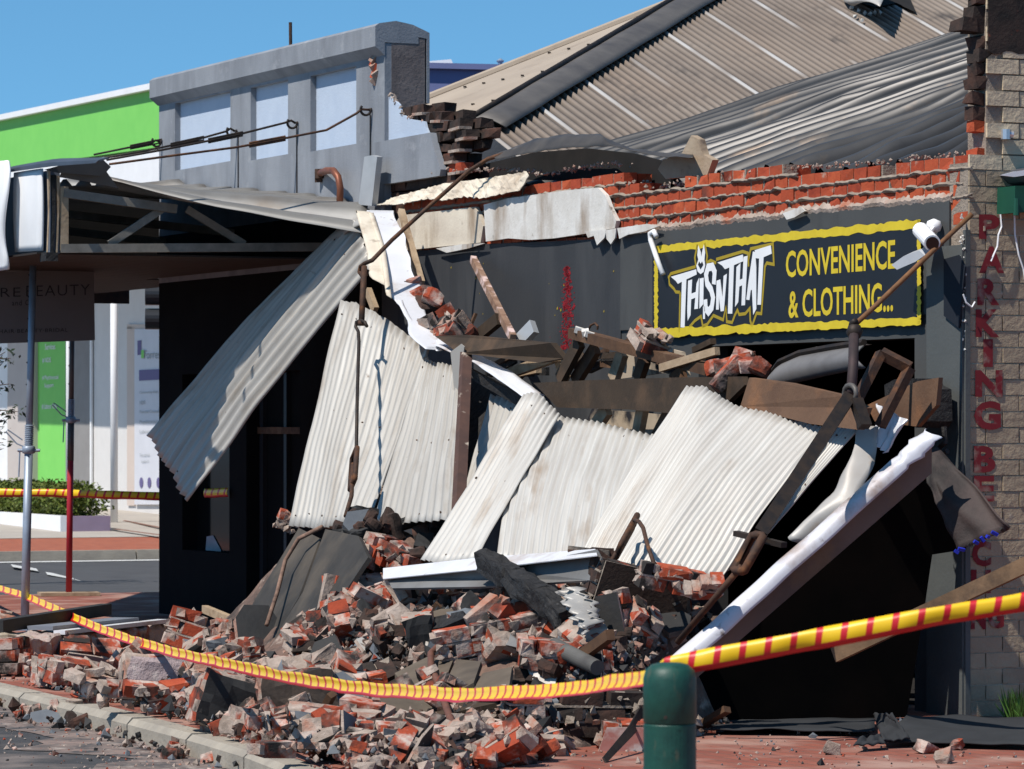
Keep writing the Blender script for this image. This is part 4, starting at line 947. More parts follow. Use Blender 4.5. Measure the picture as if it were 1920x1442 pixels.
mb.build('trunk', WOOD, trr)
mb = MB()
for a, b in tips:
    for k in range(3): leaves(mb, lerp(a, b, .55 + .22 * k), (.10, .12, .08), 9, .038, r_)
mb.build('crown', mat('dark_leaf', (0.03, 0.045, 0.022), (0.02, 0.032, 0.015), 5, .6), trr, fix=False)
# traffic light seen end-on beside the black corner
tl = PD(303, 598, 43.0)
tg_ = thing('traffic_light', V((tl.x + .5, tl.y, 0.2)), 'black traffic light hood poking out beside the black shop corner', 'traffic light')
mb = MB(); mb.tube([tl + V((.5, 0, 2.2 - tl.z + .8)), V((tl.x + .5, tl.y, .1))], .05, 10); mb.build('pole', IRON, tg_)
HOOD = mat('hood_black', (0.03, 0.032, 0.036), None, 4, .3)
for dz in (0, .27):
    mb = MB(); mb.tube([tl + V((-.18, -.02, dz)), tl + V((.18, 0, dz))], .118, 20); mb.build('hood', HOOD, tg_, smooth=False)
mb = MB(); mb.box(tl + V((.3, 0, .13)), (.26, .2, .86)); mb.build('lamp_case', HOOD, tg_)

# blue building behind
bb = thing('rear_building', PD(850, 200, 48), 'dull blue flat roofed building behind the shop, between broken parapet and tan roof', 'building')
BL = mat('dull_blue_wall', (0.16, 0.185, 0.36), (0.14, 0.165, 0.32), 2, .7)
mb = MB(); q = [PD(x, y, 48) for x, y in ((740, 330), (1000, 330), (1000, 128), (740, 122))]; mb.prism(q, V((0, 5, 0))); mb.build('wall', BL, bb)
mb = MB(); mb.beam(PD(740, 122, 47.98), PD(1000, 128, 47.98), .12, .07); mb.build('parapet_trim', BL, bb)
mb = MB(); q = [PD(x, y, 48.3) for x, y in ((782, 122), (850, 121), (846, 111), (790, 116))]; mb.prism(q, V((0, 1, 0))); mb.build('skylight', WHITEP, bb)
mb = MB(); p = PD(938, 126, 48.4); mb.tube([p, p + Z * .06], .03, 10); mb.lathe(p + Z * .06, [(.04, 0), (.05, .02), (.01, .05)], 10); mb.build('roof_vent', GALV, bb)

# copper pipe and bent flashing on the parapet wall
cp = thing('copper_pipe', PN(635, 380, .05), 'copper coloured pipe elbow leaving the grey wall under the third panel', 'pipe')
mb = MB(); mb.tube([PN(x, y, n) for x, y, n in ((600, 325, .02), (612, 320, .10), (625, 320, .14), (634, 332, .14), (638, 352, .13), (637, 384, .12))], .030, 10); mb.build('pipe', mat('copper_brown', (0.25, 0.09, 0.05), (0.16, 0.06, 0.038), 9, .5, .4), cp, smooth=True)
mb = MB(); mb.lathe(PN(600, 326, .02), [(.045, -.04), (.045, .04)], 10); mb.box(PN(597, 332, .03), (.06, .03, .09)); mb.build('valve', RUST, cp)
mb = MB(); mb.prism([PN(x, y, .14) for x, y in ((683, 294), (697, 291), (707, 294), (697, 386), (672, 384))], N * -.05)
tag(mb.build('bent_flashing', mat('pale_grey_metal', (0.42, 0.43, 0.44), (0.36, 0.37, 0.38), 5, .5, .2)), 'upright pale grey strip of flashing at the foot of the broken parapet', 'flashing')

# ================================================================ collapsed awning: sheets, timbers, rods
def px_edge(lst): return [PN(x, y, n) for x, y, n in lst]
def sheet_thing(name, e0, e1, ribs, label, m=ZINC, amp=.011, dents=.03, sag=None, j0=.0, j1=.0, seed=0, nv=18, side=1, cat='roof sheet', solid=.003):
    mb = corr(px_edge(e0), px_edge(e1), ribs, amp, nv, sag, dents, j0, j1, seed, 7, side=side)
    o = mb.build(name, m, None, smooth=True, solid=solid); nl = MB(); E0, E1 = px_edge(e0), px_edge(e1); r = random.Random(seed)
    for v in (.05, .5, .93):
        for k in range(1, int(ribs), 3):
            if r.random() < .2: continue
            u = (k + .25) / ribs; p = lerp(poly_at(E0, u), poly_at(E1, u), v + r.uniform(-.012, .012))
            nl.rock(p + N * (amp + dents * .3 + .004) * .9 + Z * .004, .011, 0, r)
    tag(nl.build('nails', RUST, o), kind='stuff'); return tag(o, label, cat)
# long strip hanging off the standing awning
ROOFM = mat('cream_zinc', (0.46, 0.44, 0.405), (0.34, 0.315, 0.28), 2.5, 0.5, 0.12, coord='UV', stretch=(5, .35, 1), c3=(0.25, 0.20, 0.15), s3=2.2, t3=.64, w3=.1, stretch3=(1.5, .5, 1), spec=.4, c4=(0.16, 0.12, 0.09), s4=13, t4=.71, w4=.05)
o = sheet_thing('corrugated_sheet', [(276, 818, 1.26), (295, 855, 1.28), (318, 890, 1.30), (350, 946, 1.30)], [(618, 452, .40), (640, 430, .40), (668, 414, .40), (700, 500, .40)], 10.5,
            'long corrugated sheet hanging steeply from the standing awning, half of it in blue shade', m=ROOFM, amp=.017, dents=.02, j0=.05, seed=1, nv=40,
            sag=lambda u, v: .05 * math.sin(math.pi * v))
mb = MB()
a = [PN(x, y, n) for x, y, n in ((625, 438, .36), (650, 424, .34), (680, 408, .30), (690, 404, .28))]; b = [PN(x, y, n) for x, y, n in ((628, 455, .46), (655, 432, .46), (680, 420, .44), (690, 412, .40))]
mb.grid(lambda u, v: lerp(poly_at(a, u), poly_at(b, u), v) + N * .05 * math.sin(math.pi * v), 14, 6)
ob = mb.build('folded_edge', ROOFM, o, smooth=True, solid=.003)

SH = [
 ('pale corrugated sheet behind the turnbuckle rod, leftmost of the fallen sheets', [(543, 990, 1.75), (620, 990, 1.75), (694, 985, 1.7)], [(640, 560, .85), (668, 566, .85), (730, 598, .85), (806, 655, .8)], 16.5, .025, 3),
 ('corrugated sheet creased along a dark shadow line, against the rusty angle post', [(700, 990, 1.72), (780, 985, 1.72), (846, 975, 1.7)], [(794, 668, .90), (820, 680, .9), (872, 690, .85)], 11.5, .025, 4),
 ('narrow torn corrugated strip beside the dark gap, behind the diagonal sheet', [(862, 960, 1.45), (900, 940, 1.42)], [(922, 738, .8), (1000, 762, .8)], 7, .03, 5),
 ('narrow corrugated sheet lying diagonally across the middle of the fallen awning', [(788, 1058, 2.15), (840, 1060, 2.15), (893, 1052, 2.12)], [(985, 738, 1.12), (1010, 735, 1.12), (1052, 775, 1.1)], 9.5, .022, 6),
 ('cream corrugated sheet with straight toothed top edge in the middle of the fallen awning', [(932, 1052, 2.02), (1060, 1062, 2.0), (1180, 1075, 1.95)], [(996, 770, 1.02), (1110, 790, 1.0), (1240, 818, 1.0)], 21.5, .018, 7),
 ('widest white corrugated sheet, sloping down to the right of the rubble heap', [(1085, 1062, 2.1), (1200, 1085, 2.06), (1348, 1092, 1.78)], [(1293, 724, 1.10), (1330, 728, 1.08), (1390, 762, 1.06), (1560, 805, .92)], 29, .035, 8),
 ('white corrugated strip between the black bar and the long white gutter', [(1345, 1090, 1.66), (1440, 1000, 1.36)], [(1560, 795, .86), (1612, 808, .84)], 8.5, .02, 9)]
for lab, e0, e1, ribs, dn, sd in SH:
    sheet_thing('corrugated_sheet', e0, e1, ribs, lab, m=ZINC if sd > 5 else ROOFM, dents=dn, j0=.03, j1=.025, seed=sd, amp=.0088,
                sag=(lambda u, v: .05 * math.sin(math.pi * v)) if sd in (7, 8) else None)
# dark torn lining in the gap
mb = MB(); mb.prism([PN(x, y, n) for x, y, n in ((872, 690, .62), (985, 735, .62), (1000, 770, .7), (900, 960, 1.25), (846, 975, 1.3))], N * -.02)
tag(mb.build('torn_lining', CHAR), 'black torn lining in the gap between the corrugated sheets', 'lining')
# rusty angle post
ap = PN(866, 655, .98), PN(848, 985, 1.86)
mb = MB(); x = U * -.055
mb.prism([ap[0], ap[0] + x * .9, ap[1] + x * 1.4, ap[1]], N * .012); mb.prism([ap[0] + x * .9, ap[0] + x * .9 - N * .06, ap[1] + x * 1.4 - N * .06, ap[1] + x * 1.4], U * .008)
tag(mb.build('angle_post', mat('flaking_rust', (0.095, 0.05, 0.038), (0.06, 0.035, 0.03), 8, .85, c3=(0.5, 0.42, 0.34), s3=7, t3=.64, w3=.04)), 'narrow rusty angle iron standing between two fallen sheets', 'angle iron')
mb = MB(); mb.prism([PN(x, y, 1.0) for x, y in ((846, 660), (866, 645), (872, 650), (864, 700), (856, 760), (850, 700))], N * .006)
tag(mb.build('torn_strip', ROOFM), 'small curled cream strip on the top of the rusty angle iron', 'metal strip')

# white gutter that drops from the wall to the planks
mb = MB()
cl = [PN(x, y, n) for x, y, n in ((692, 395, .42), (706, 450, .55), (722, 510, .70), (748, 572, .85), (780, 620, .92), (818, 658, .95))]
cr = [PN(x, y, n) for x, y, n in ((735, 395, .30), (760, 450, .40), (778, 520, .52), (796, 580, .66), (812, 622, .8), (832, 650, .86))]
def gut(u, v):
    a = poly_at(cl, v); b = poly_at(cr, v); k = NZ.noise(V((u * 3, v * 9, 2)))
    fold = .07 * math.sin(math.pi * u) - .05 * math.sin(3 * math.pi * u)
    return lerp(a, b, u) + N * (fold + .05 * k)
mb.grid(gut, 16, 40); g = mb.build('crumpled_gutter', WHITEM, None, smooth=True, solid=.004)
tag(g, 'crumpled white gutter dropping from the wall beside the hook rod', 'gutter')
mb = MB(); a = [PN(x, y, n) for x, y, n in ((690, 395, .5), (712, 470, .62), (716, 512, .74))]; b = [PN(x, y, n) for x, y, n in ((725, 400, .36), (748, 470, .5), (760, 560, .8))]
mb.grid(lambda u, v: lerp(poly_at(a, v), poly_at(b, v), u) + N * (.10 + .03 * math.sin(u * 9)), 8, 16); mb.build('dusty_flange', CREAM, g, smooth=True, solid=.004)
mb = MB(); mb.beam(PN(752, 395, .25), PN(790, 530, .40), .04, .05, up=N); tag(mb.build('batten', WOODP), 'thin pale batten behind the crumpled white gutter', 'batten')
# grey white flashing continuing to the right
mb = MB(); a = [PN(x, y, n) for x, y, n in ((815, 648, .95), (880, 675, .98), (940, 715, 1.02), (992, 752, 1.06))]; b = [PN(x, y, n) for x, y, n in ((822, 635, .8), (895, 662, .84), (965, 702, .88), (1022, 742, .92))]
mb.grid(lambda u, v: lerp(poly_at(a, v), poly_at(b, v), u) + Z * (.015 * NZ.noise(V((u * 2, v * 8, 4)))), 5, 24); 
tag(mb.build('bent_flashing', WHITEM, smooth=True, solid=.005), 'rust spotted white flashing running down behind the diagonal sheet', 'flashing')
mb = MB(); mb.prism([PN(x, y, .93) for x, y in ((878, 690), (1000, 755), (1004, 778), (985, 770), (890, 715))], N * -.03); tag(mb.build('black_plank', CHAR), 'black scorched plank under the rust spotted flashing', 'plank')

# timbers of the fallen awning
def plank(pts, n, th, m, label, name='plank', cat='plank', top=None):
    mb = MB(); pp = [PN(x, y, n if not isinstance(n, list) else n[i]) for i, (x, y) in enumerate(pts)]
    mb.prism(pp, N * -th + Z * 0, 0); return tag(mb.build(name, [m]), label, cat)
DB = mat('dark_stained_board', (0.055, 0.036, 0.022), (0.035, 0.024, 0.016), 3.5, .8, c3=(0.10, 0.06, 0.035), s3=3, t3=.62, w3=.1, bump=.003)
MBR = mat('brown_board', (0.15, 0.085, 0.05), (0.10, 0.055, 0.034), 2.5, .8, c3=(0.26, 0.12, 0.055), s3=2.4, t3=.60, w3=.12, bump=.004)
plank([(815, 630), (870, 628), (1032, 643), (1056, 672), (1010, 680), (860, 662)], [.95, .92, .85, .8, .92, 1.0], .05, DB, 'dark wide plank lying level under the leaning pink batten')
plank([(1000, 718), (1100, 713), (1260, 708), (1390, 706), (1396, 722), (1335, 782), (1180, 768), (1045, 764)], .98, .045, DB, 'broad dark brown fascia board across the top of the toothed sheet')
plank([(1405, 708), (1480, 718), (1585, 742), (1625, 765), (1610, 806), (1520, 795), (1388, 762)], [1.02, 1, .98, .96, 1.0, 1.02, 1.04], .04, MBR, 'reddish brown fascia board above the widest white sheet')
mb = MB(); mb.beam(PN(1076, 625, .80), PN(1334, 694, .80), .09, .07); tag(mb.build('top_rail', MATS['brown_timber']), 'long brown rail sloping down to the loose red bricks', 'timber rail')
ST = [((1088, 640), (1050, 712), .78, DB), ((1118, 652), (1078, 716), .70, WOOD), ((1168, 660), (1150, 712), .70, WOODP), ((1210, 672), (1196, 712), .66, WOOD), ((1282, 700), (1262, 716), .62, WOOD), ((1140, 766), (1108, 812), .88, WOODP), ((1205, 766), (1196, 815), .86, WOODP), ((1258, 770), (1232, 822), .86, WOOD), ((956, 700), (1046, 668), .70, WOODP), ((1040, 655), (1062, 712), .66, WOODP), ((1010, 690), (962, 700), .6, WOODP)]
for i, (a, b, n, m) in enumerate(ST):
    mb = MB(); mb.beam(PN(*a, n), PN(*b, n), .10 if i not in (8, 9, 10) else .07, .045, up=N)
    tag(mb.build('stud', m), ('short stud under the long brown rail of the fallen awning frame' if i < 5 else 'short joist end showing below the broad dark fascia board' if i < 8 else 'short pale timber offcut under the dark wide plank'), 'stud',
        'studs under the brown rail' if i < 5 else 'joists below the fascia board' if i < 8 else 'offcuts under the dark plank')
plank([(1150, 712), (1240, 700), (1290, 704), (1280, 660), (1200, 640), (1160, 680)], .45, .02, mat('cream_ply', (0.45, 0.37, 0.28), (0.36, 0.29, 0.21), 3, .85, c3=(.02, .02, .025), s3=2.2, t3=.56, w3=.04), 'cream lining board behind the studs, partly in shadow', 'lining_board', 'board')
plank([(1090, 812), (1110, 766), (1270, 780), (1262, 830)], .72, .02, MATS['cream_ply'], 'cream lining board below the broad dark fascia board', 'lining_board', 'board')
mb = MB(); mb.beam(PN(887, 486, .10), PN(962, 634, .62), .055, .045, up=N); bt = mb.build('leaning_batten', mat('pinkish_batten', (0.30, 0.19, 0.13), (0.16, 0.085, 0.055), 9, .85, c3=(0.62, 0.46, 0.42), s3=6, t3=.56, w3=.04)); tag(bt, 'thin peeling pinkish batten leaning against the dark wall', 'batten')
mb = MB(); mb.beam(PN(885, 640, .55), PN(936, 598, .5), .09, .05, up=N); tag(mb.build('offcut', DB), 'dark timber offcut tilted beside the foot of the pink batten', 'offcut')
mb = MB(); mb.beam(PN(975, 640, .55), PN(1002, 612, .5), .11, .05, up=N); tag(mb.build('offcut', MATS['pale_grey_metal']), 'pale edged offcut tilted to the right of the pink batten', 'offcut')
mb = MB(); mb.beam(PN(1240, 690, .9), PN(1345, 658, .8), .05, .04, up=N); tag(mb.build('splinter', WOODP), 'thin splintered stick pointing right above the loose red bricks', 'stick')
mb = MB(); mb.beam(PN(870, 640, .6), PN(892, 588, .5), .03, .02, up=N); tag(mb.build('splinter', WOOD), 'thin splinter sticking up left of the pink batten', 'stick')
mb = MB(); mb.tube([PN(x, y, .6) for x, y in ((1100, 624), (1108, 610), (1116, 606), (1121, 612), (1120, 618))], .008, 6); tag(mb.build('bent_hook', RUST), 'small bent rusty hook on the raised end of the brown rail', 'hook')
mb = MB()
for x, y in ((1087, 622), (1098, 626), (1106, 630)): mb.box(PN(x, y - 2, .82), (.07, .05, .04), Euler((.2, .3, x)).to_matrix())
tag(mb.build('plaster_lump', WHITER), 'white plaster crumbs on the raised end of the brown rail', 'plaster')
mb = MB(); mb.beam(PN(690, 545, .5), PN(704, 582, .5), .07, .04, up=N); tag(mb.build('offcut', WOODP), 'brown timber end hanging behind the hook link', 'offcut')

r_ = random.Random(31)
for i in range(16):     # tangle of dark splintered battens behind the boards
    x = r_.uniform(905, 1310); y = lerp(655, 705, r_.random()); L = r_.uniform(40, 120); a = r_.uniform(-1.1, .7); n = r_.uniform(.2, .7)
    mb = MB(); mb.beam(PN(x, y, n), PN(x + L * math.cos(a), y + L * math.sin(a) * .6, n + r_.uniform(-.1, .15)), r_.uniform(.03, .07), r_.uniform(.025, .05), up=N)
    tag(mb.build('splintered_batten', r_.choice((DB, CHAR, WOOD, DB))), 'dark splintered batten in the tangle behind the fallen fascia boards', 'batten', 'splintered battens')
# burnt light grey panel inside the opening
mb = MB(); fr = [PN(x, y, .35) for x, y in ((1446, 708), (1462, 685), (1500, 668), (1560, 657), (1620, 648))]; lo = [PN(x, y, .42) for x, y in ((1452, 726), (1500, 716), (1560, 702), (1600, 694), (1622, 690))]
mb.grid(lambda u, v: lerp(poly_at(lo, u), poly_at(fr, u), v) + N * .06 * math.sin(math.pi * v), 20, 6)
pn_ = mb.build('burnt_sheet', mat('dull_grey_panel', (0.17, 0.165, 0.165), (0.12, 0.115, 0.115), 4, .6, .1), smooth=True, solid=.012); tag(pn_, 'dull grey curved metal sheet lodged in the dark shop opening', 'sheet')
mb = MB(); mb.tube([p + Z * .02 for p in fr], .022, 6); mb.build('rim', IRON, pn_)
mb = MB(); mb.prism([PN(x, y, .3) for x, y in ((1490, 664), (1530, 650), (1600, 645), (1622, 646), (1560, 660), (1505, 672))], N * -.05); tag(mb.build('ash_heap', mat('grey_ash', (0.26, 0.23, 0.22), (0.16, 0.14, 0.135), 9, .95, bump=.01)), 'grey ash covered debris lying on top of the dull grey panel', 'debris')
# angle iron bracket
mb = MB()
pts = [PN(x, y, n) for x, y, n in ((1606, 752, .95), (1652, 662, .75), (1706, 690, .62), (1650, 800, .80))]
for a, b in zip(pts[:-1], pts[1:]): mb.beam(a, b, .06, .05, up=N)
tag(mb.build('bent_bracket', RUST), 'rusty bent bracket frame rising behind the white crumpled sheet', 'bracket')
plank([(1625, 760), (1720, 715), (1760, 708), (1755, 760), (1720, 800), (1640, 790)], .45, .03, MBR, 'scorched brown board behind the bent bracket', 'scorched_board', 'board')
mb = MB(); mb.prism([PN(x, y, .10) for x, y in ((1716, 722), (1735, 712), (1766, 710), (1768, 722), (1784, 730), (1786, 790), (1778, 802), (1720, 786))], N * .22)
tag(mb.build('charred_cabinet', CHAR), 'charred black meter cabinet hanging on the grey pier', 'cabinet')
mb = MB(); mb.tube([PN(x, y, .2) for x, y in ((1770, 800), (1772, 830), (1758, 842), (1766, 850), (1776, 846))], .018, 6); tag(mb.build('melted_cable', CHAR), 'melted black cable under the charred cabinet', 'cable')

# end gutter, its timber lining and crumpled flashings at the right
ga = PN(1252, 1262, 2.34), PN(1752, 812, .62)
d = (ga[1] - ga[0]); mb = MB()
def endg(u, v):
    p = lerp(ga[0], ga[1], v); k = .012 * NZ.noise(V((v * 8, 0, 0)))
    if v > .86: k += .05 * NZ.noise(V((v * 30, u * 2, 3)))
    a = lerp(-.5, 1.15, u) * math.pi
    w = .085
    x = d.normalized().cross(N * .62 + Z * .62 - U * .48).normalized(); x = x if x.z > 0 else -x
    return p + x * (w * (u - .5) * 1.6) + N * (.05 * math.sin(math.pi * u)) * 1 - U * (.03 * math.sin(math.pi * u)) + N * k
mb.grid(endg, 10, 60)
eg = mb.build('end_gutter', mat('grimy_white_metal', (0.66, 0.66, 0.69), (0.56, 0.56, 0.60), 3, 0.55, 0.1, c3=(0.30, 0.20, 0.14), s3=2.4, t3=0.60, w3=0.1, c4=(0.2, .16, .14), s4=10, t4=.64, w4=.05), smooth=True, solid=.004); tag(eg, 'long white gutter sloping from the ground to the pier at the right end', 'gutter')
mb = MB(); o_ = -Z * .085 + U * .03
mb.hexa([ga[0] + o_ - Z * .10, ga[0] + o_ + U * .04 - Z * .10, ga[0] + o_ + U * .04 + Z * .03, ga[0] + o_ + Z * .03], [ga[1] + o_ - Z * .15, ga[1] + o_ + U * .04 - Z * .15, ga[1] + o_ + U * .04 + Z * .03, ga[1] + o_ + Z * .03])
mb.build('timber_lining', mat('stained_lining', (0.20, 0.13, 0.10), (0.13, 0.085, 0.065), 2.2, .85, c3=(0.27, 0.15, 0.07), s3=2.0, t3=.60, w3=.1, c4=(.08, .05, .04), s4=4, t4=.64, w4=.08), eg)
# soffit lining of the fallen awning, deep shade put into its near-black colour
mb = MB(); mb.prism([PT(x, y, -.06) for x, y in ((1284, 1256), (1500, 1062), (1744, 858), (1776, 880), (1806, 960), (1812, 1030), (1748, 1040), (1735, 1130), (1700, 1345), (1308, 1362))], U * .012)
tag(mb.build('fallen_soffit', mat('shaded_soffit', (0.002, 0.0018, 0.0016), (0.003, 0.0024, 0.002), 2.2, .95, spec=.05, c3=(0.006, 0.004, 0.003), s3=1.4, t3=.62, w3=.1)), 'black lining with painted-in shade hanging below the long white gutter at the right', 'lining')
mb = MB()
q = [PN(x, y, n) for x, y, n in ((1738, 905, .55), (1800, 1032, .45), (1892, 988, .32), (1752, 838, .40))]
mb.grid(lambda u, v: bil(q, u, v) + N * (.02 * math.sin(v * 4 + u * 2) + .05 * NZ.noise(V((u * 3, v * 3, 1)))), 14, 14)
ts_ = mb.build('torn_soffit', mat('purple_brown_sheet', (0.075, 0.052, 0.047), (0.035, 0.025, 0.023), 3, .7, c3=(0.02, .017, .016), s3=2.5, t3=.58, w3=.08, bump=.004), smooth=True, solid=.01); tag(ts_, 'purple brown torn ceiling sheet hanging past the corner of the side wall', 'sheet')
mb = MB()
for s in (0.02, .12, .3, .42, .55, .66, .8, .95):
    p = lerp(q[1], q[2], s); mb.box(p - Z * .01 + N * .03, (.025 + .02 * rnd.random(), .015, .018), Euler((rnd.random(), rnd.random(), rnd.random())).to_matrix(), 0 if rnd.random() < .6 else 1)
mb.build('torn_edge', [mat('blue_scrap', (0.015, 0.03, 0.40), None, 3, .5), CHAR], ts_)
# crumpled white sheet and curled grey flashing
mb = MB(); q = [PN(x, y, n) for x, y, n in ((1640, 828, .80), (1660, 850, .75), (1702, 790, .60), (1646, 756, .68))]
mb.grid(lambda u, v: bil(q, u, v) + N * (.05 * NZ.noise(V((u * 5, v * 2.2, 7))) + .02 * math.sin(u * 20)), 24, 12)
tag(mb.build('crumpled_sheet', WHITEM, solid=.004), 'small crumpled white metal sheet at the top of the long white gutter', 'metal sheet')
mb = MB(); a = [PN(x, y, n) for x, y, n in ((1612, 796, .84), (1600, 850, .98), (1560, 925, 1.15), (1480, 1005, 1.4))]; b = [PN(x, y, n) for x, y, n in ((1648, 800, .75), (1640, 870, .9), (1600, 945, 1.1), (1510, 1020, 1.32))]
mb.grid(lambda u, v: lerp(poly_at(a, v), poly_at(b, v), u) + N * .05 * math.sin(math.pi * u) + N * .02 * NZ.noise(V((u * 2, v * 6, 3))), 8, 30)
tag(mb.build('curled_flashing', mat('stained_flashing', (0.46, 0.44, 0.41), (0.36, 0.33, 0.30), 2, .5, .15, c3=(0.30, 0.19, 0.10), s3=3, t3=.64, w3=.1), smooth=True, solid=.004), 'stained grey flashing curling down beside the white corrugated strip', 'flashing')

# hook rods and turnbuckles that used to carry the awning
def path(lst): return [PN(x, y, n) for x, y, n in lst]
def tbuckle(mb, a, b, w=.055, r=.017):
    d = (b - a).normalized(); s = d.cross(N).normalized() * w
    mb.tube([a + s * .6, a + s, b + s, b + s * .6, b - s * .6, b - s, a - s, a - s * .6], r, 8, closed=True)
hr = thing('hanger_rod', PN(660, 960, 2.0), 'bent hanger rod hooked twice, running from the wall down over the leftmost fallen sheet', 'hanger rod')
mb = MB(); mb.tube(path([(960, 284, -.05), (915, 298, .06), (880, 320, .15), (790, 400, .5), (735, 450, .78), (698, 488, 1.02), (684, 494, 1.05), (676, 500, 1.06), (674, 510, 1.06), (679, 517, 1.07), (687, 514, 1.06), (689, 506, 1.05)]), .017, 8); mb.build('upper_rod', RUST, hr, smooth=True)
mb = MB(); mb.tube(path([(683, 500, 1.08), (681, 540, 1.12), (678, 600, 1.2)]), .023, 8); mb.lathe(PN(678, 606, 1.2), [(.03, -.02), (.03, .02)], 10); mb.build('link_bar', RUST, hr, smooth=True)
mb = MB(); mb.tube(path([(688, 612, 1.2), (684, 604, 1.2), (676, 600, 1.21), (668, 604, 1.23), (667, 613, 1.24), (672, 622, 1.25), (673, 640, 1.28), (670, 740, 1.5), (668, 850, 1.78)]), .013, 8); mb.build('lower_rod', IRON, hr, smooth=True)
mb = MB(); tbuckle(mb, PN(665, 850, 1.80), PN(661, 908, 1.90), .062, .02); mb.build('turnbuckle', RUST, hr, smooth=True)
mb = MB(); mb.tube(path([(662, 870, 1.83), (659, 930, 1.95), (648, 968, 2.05)]), .016, 8); mb.build('end_rod', RUST, hr, smooth=True)
# shadow-casting order keeps these in front of the sheets
h2 = thing('hanger_rod', PN(1380, 1060, 2.2), 'heavy hanger rod with ball joint passing in front of the yellow framed sign', 'hanger rod')
mb = MB(); mb.tube(path([(1822, 402, .03), (1760, 460, .25), (1640, 575, .75), (1606, 606, .88)]), .016, 8); mb.build('upper_rod', mat('orange_rust', (0.22, 0.10, 0.04), (0.12, 0.06, 0.03), 16, .8), h2, smooth=True)
mb = MB(); c = PN(1602, 622, .9); mb.lathe(c, [(.005, -.05), (.035, -.038), (.05, 0), (.035, .038), (.005, .05)], 14); mb.tube(path([(1604, 602, .9), (1598, 606, .9), (1596, 614, .9)]), .02, 8); mb.build('ball_joint', IRON, h2, smooth=True)
mb = MB(); mb.tube(path([(1601, 630, .92), (1600, 680, 1.0), (1596, 738, 1.08)]), .030, 8); mb.build('link_bar', mat('brown_iron', (0.07, 0.045, 0.045), (0.04, 0.03, 0.03), 9, .7, .3), h2, smooth=True)
mb = MB(); c = PN(1594, 738, 1.1); mb.tube([c + U * math.cos(a) * .07 + Z * math.sin(a) * .05 for a in [i * .52 for i in range(12)]], .016, 6, closed=True); mb.build('ring', mat('grey_iron', (0.12, 0.11, 0.10), None, 4, .6, .4), h2, smooth=True)
mb = MB(); mb.beam(PN(1592, 745, 1.12), PN(1424, 1002, 2.12), .055, .075, up=N); mb.build('flat_bar', IRON, h2)
mb = MB(); mb.beam(PN(1605, 750, 1.1), PN(1622, 800, 1.1), .05, .07, up=N); mb.build('torn_plate', IRON, h2)
mb = MB(); tbuckle(mb, PN(1422, 1004, 2.14), PN(1385, 1070, 2.26), .06, .026); mb.build('turnbuckle', RUST, h2, smooth=True)
mb = MB(); mb.beam(PN(1380, 1000, 2.1), PN(1470, 1022, 2.05), .03, .04, up=N); mb.build('cross_bolt', IRON, h2)
mb = MB(); mb.tube(path([(1390, 1062, 2.24), (1350, 1110, 2.3), (1270, 1205, 2.42)]), .019, 8); mb.build('end_rod', RUST, h2, smooth=True)
h3 = thing('hanger_rod', PN(1170, 1060, 2.2), 'loose rusty turnbuckle with bent rod tail lying on the widest white sheet', 'turnbuckle')
mb = MB(); tbuckle(mb, PN(1190, 978, 2.0), PN(1160, 1032, 2.2), .055, .019); mb.build('turnbuckle', RUST, h3, smooth=True)
mb = MB(); mb.tube(path([(1178, 1000, 2.1), (1140, 1062, 2.28)]), .014, 8); mb.build('end_rod', RUST, h3, smooth=True)
mb = MB(); mb.tube(path([(1188, 974, 2.05), (1198, 978, 2.12), (1206, 990, 2.2), (1214, 1022, 2.26), (1228, 1062, 2.3)]), .013, 8); mb.build('bent_rod', RUST, h3, smooth=True)

# ================================================================ sign, camera and small fittings on the wall
sg = thing('shop_sign', PN(1480, 620, .03), 'black shop sign with ragged yellow border reading THIS N THAT convenience and clothing', 'sign')
SN = .016
mb = MB(); mb.prism([PN(x, y, SN) for x, y in ((1228, 632), (1727, 607), (1727, 412), (1228, 462))], N * .02); PAN = mb.build('panel', NAVYP, sg)
def ragged(pts, w, seed, name='border'):
    mb = MB(); r = random.Random(seed); nn = 90
    def f(u, v):
        p = poly_at(pts[0], u); q = poly_at(pts[1], u)
        k = .30 * NZ.noise(V((u * 26, v * 3, seed))) + .22 * NZ.noise(V((u * 80, v * 3, seed)))
        return lerp(p, q, v + (k if v in (0, 1) else 0)) + N * .002
    mb.grid(f, nn, 1); mb.build(name, YELLOW, PAN)
SF = SN + .02
ragged(([PN(1230, 474, SF), PN(1725, 428, SF)], [PN(1230, 461, SF), PN(1725, 411, SF)]), 1, 1)
ragged(([PN(1229, 633, SF), PN(1726, 609, SF)], [PN(1229, 616, SF), PN(1726, 595, SF)]), 1, 2)
ragged(([PN(1227, 632, SF), PN(1227, 462, SF)], [PN(1234, 632, SF), PN(1234, 462, SF)]), 1, 3)
ragged(([PN(1720, 608, SF), PN(1720, 412, SF)], [PN(1727, 608, SF), PN(1727, 412, SF)]), 1, 4)
mb = MB(); text_on(mb, 'CONVENIENCE', (PN(1474, 521, SF), PN(1679, 504, SF), PN(1679, 449, SF), PN(1474, 471, SF)), N * .002, bold=.02); mb.build('lettering', YELLOW, PAN)
mb = MB(); text_on(mb, '& CLOTHING...', (PN(1479, 597, SF), PN(1675, 584, SF), PN(1675, 528, SF), PN(1479, 545, SF)), N * .002, bold=.02); mb.build('lettering', YELLOW, PAN)
def zp(x, y): return PN(1210 + x / 6.007, 400 + y / 6.007, SF)
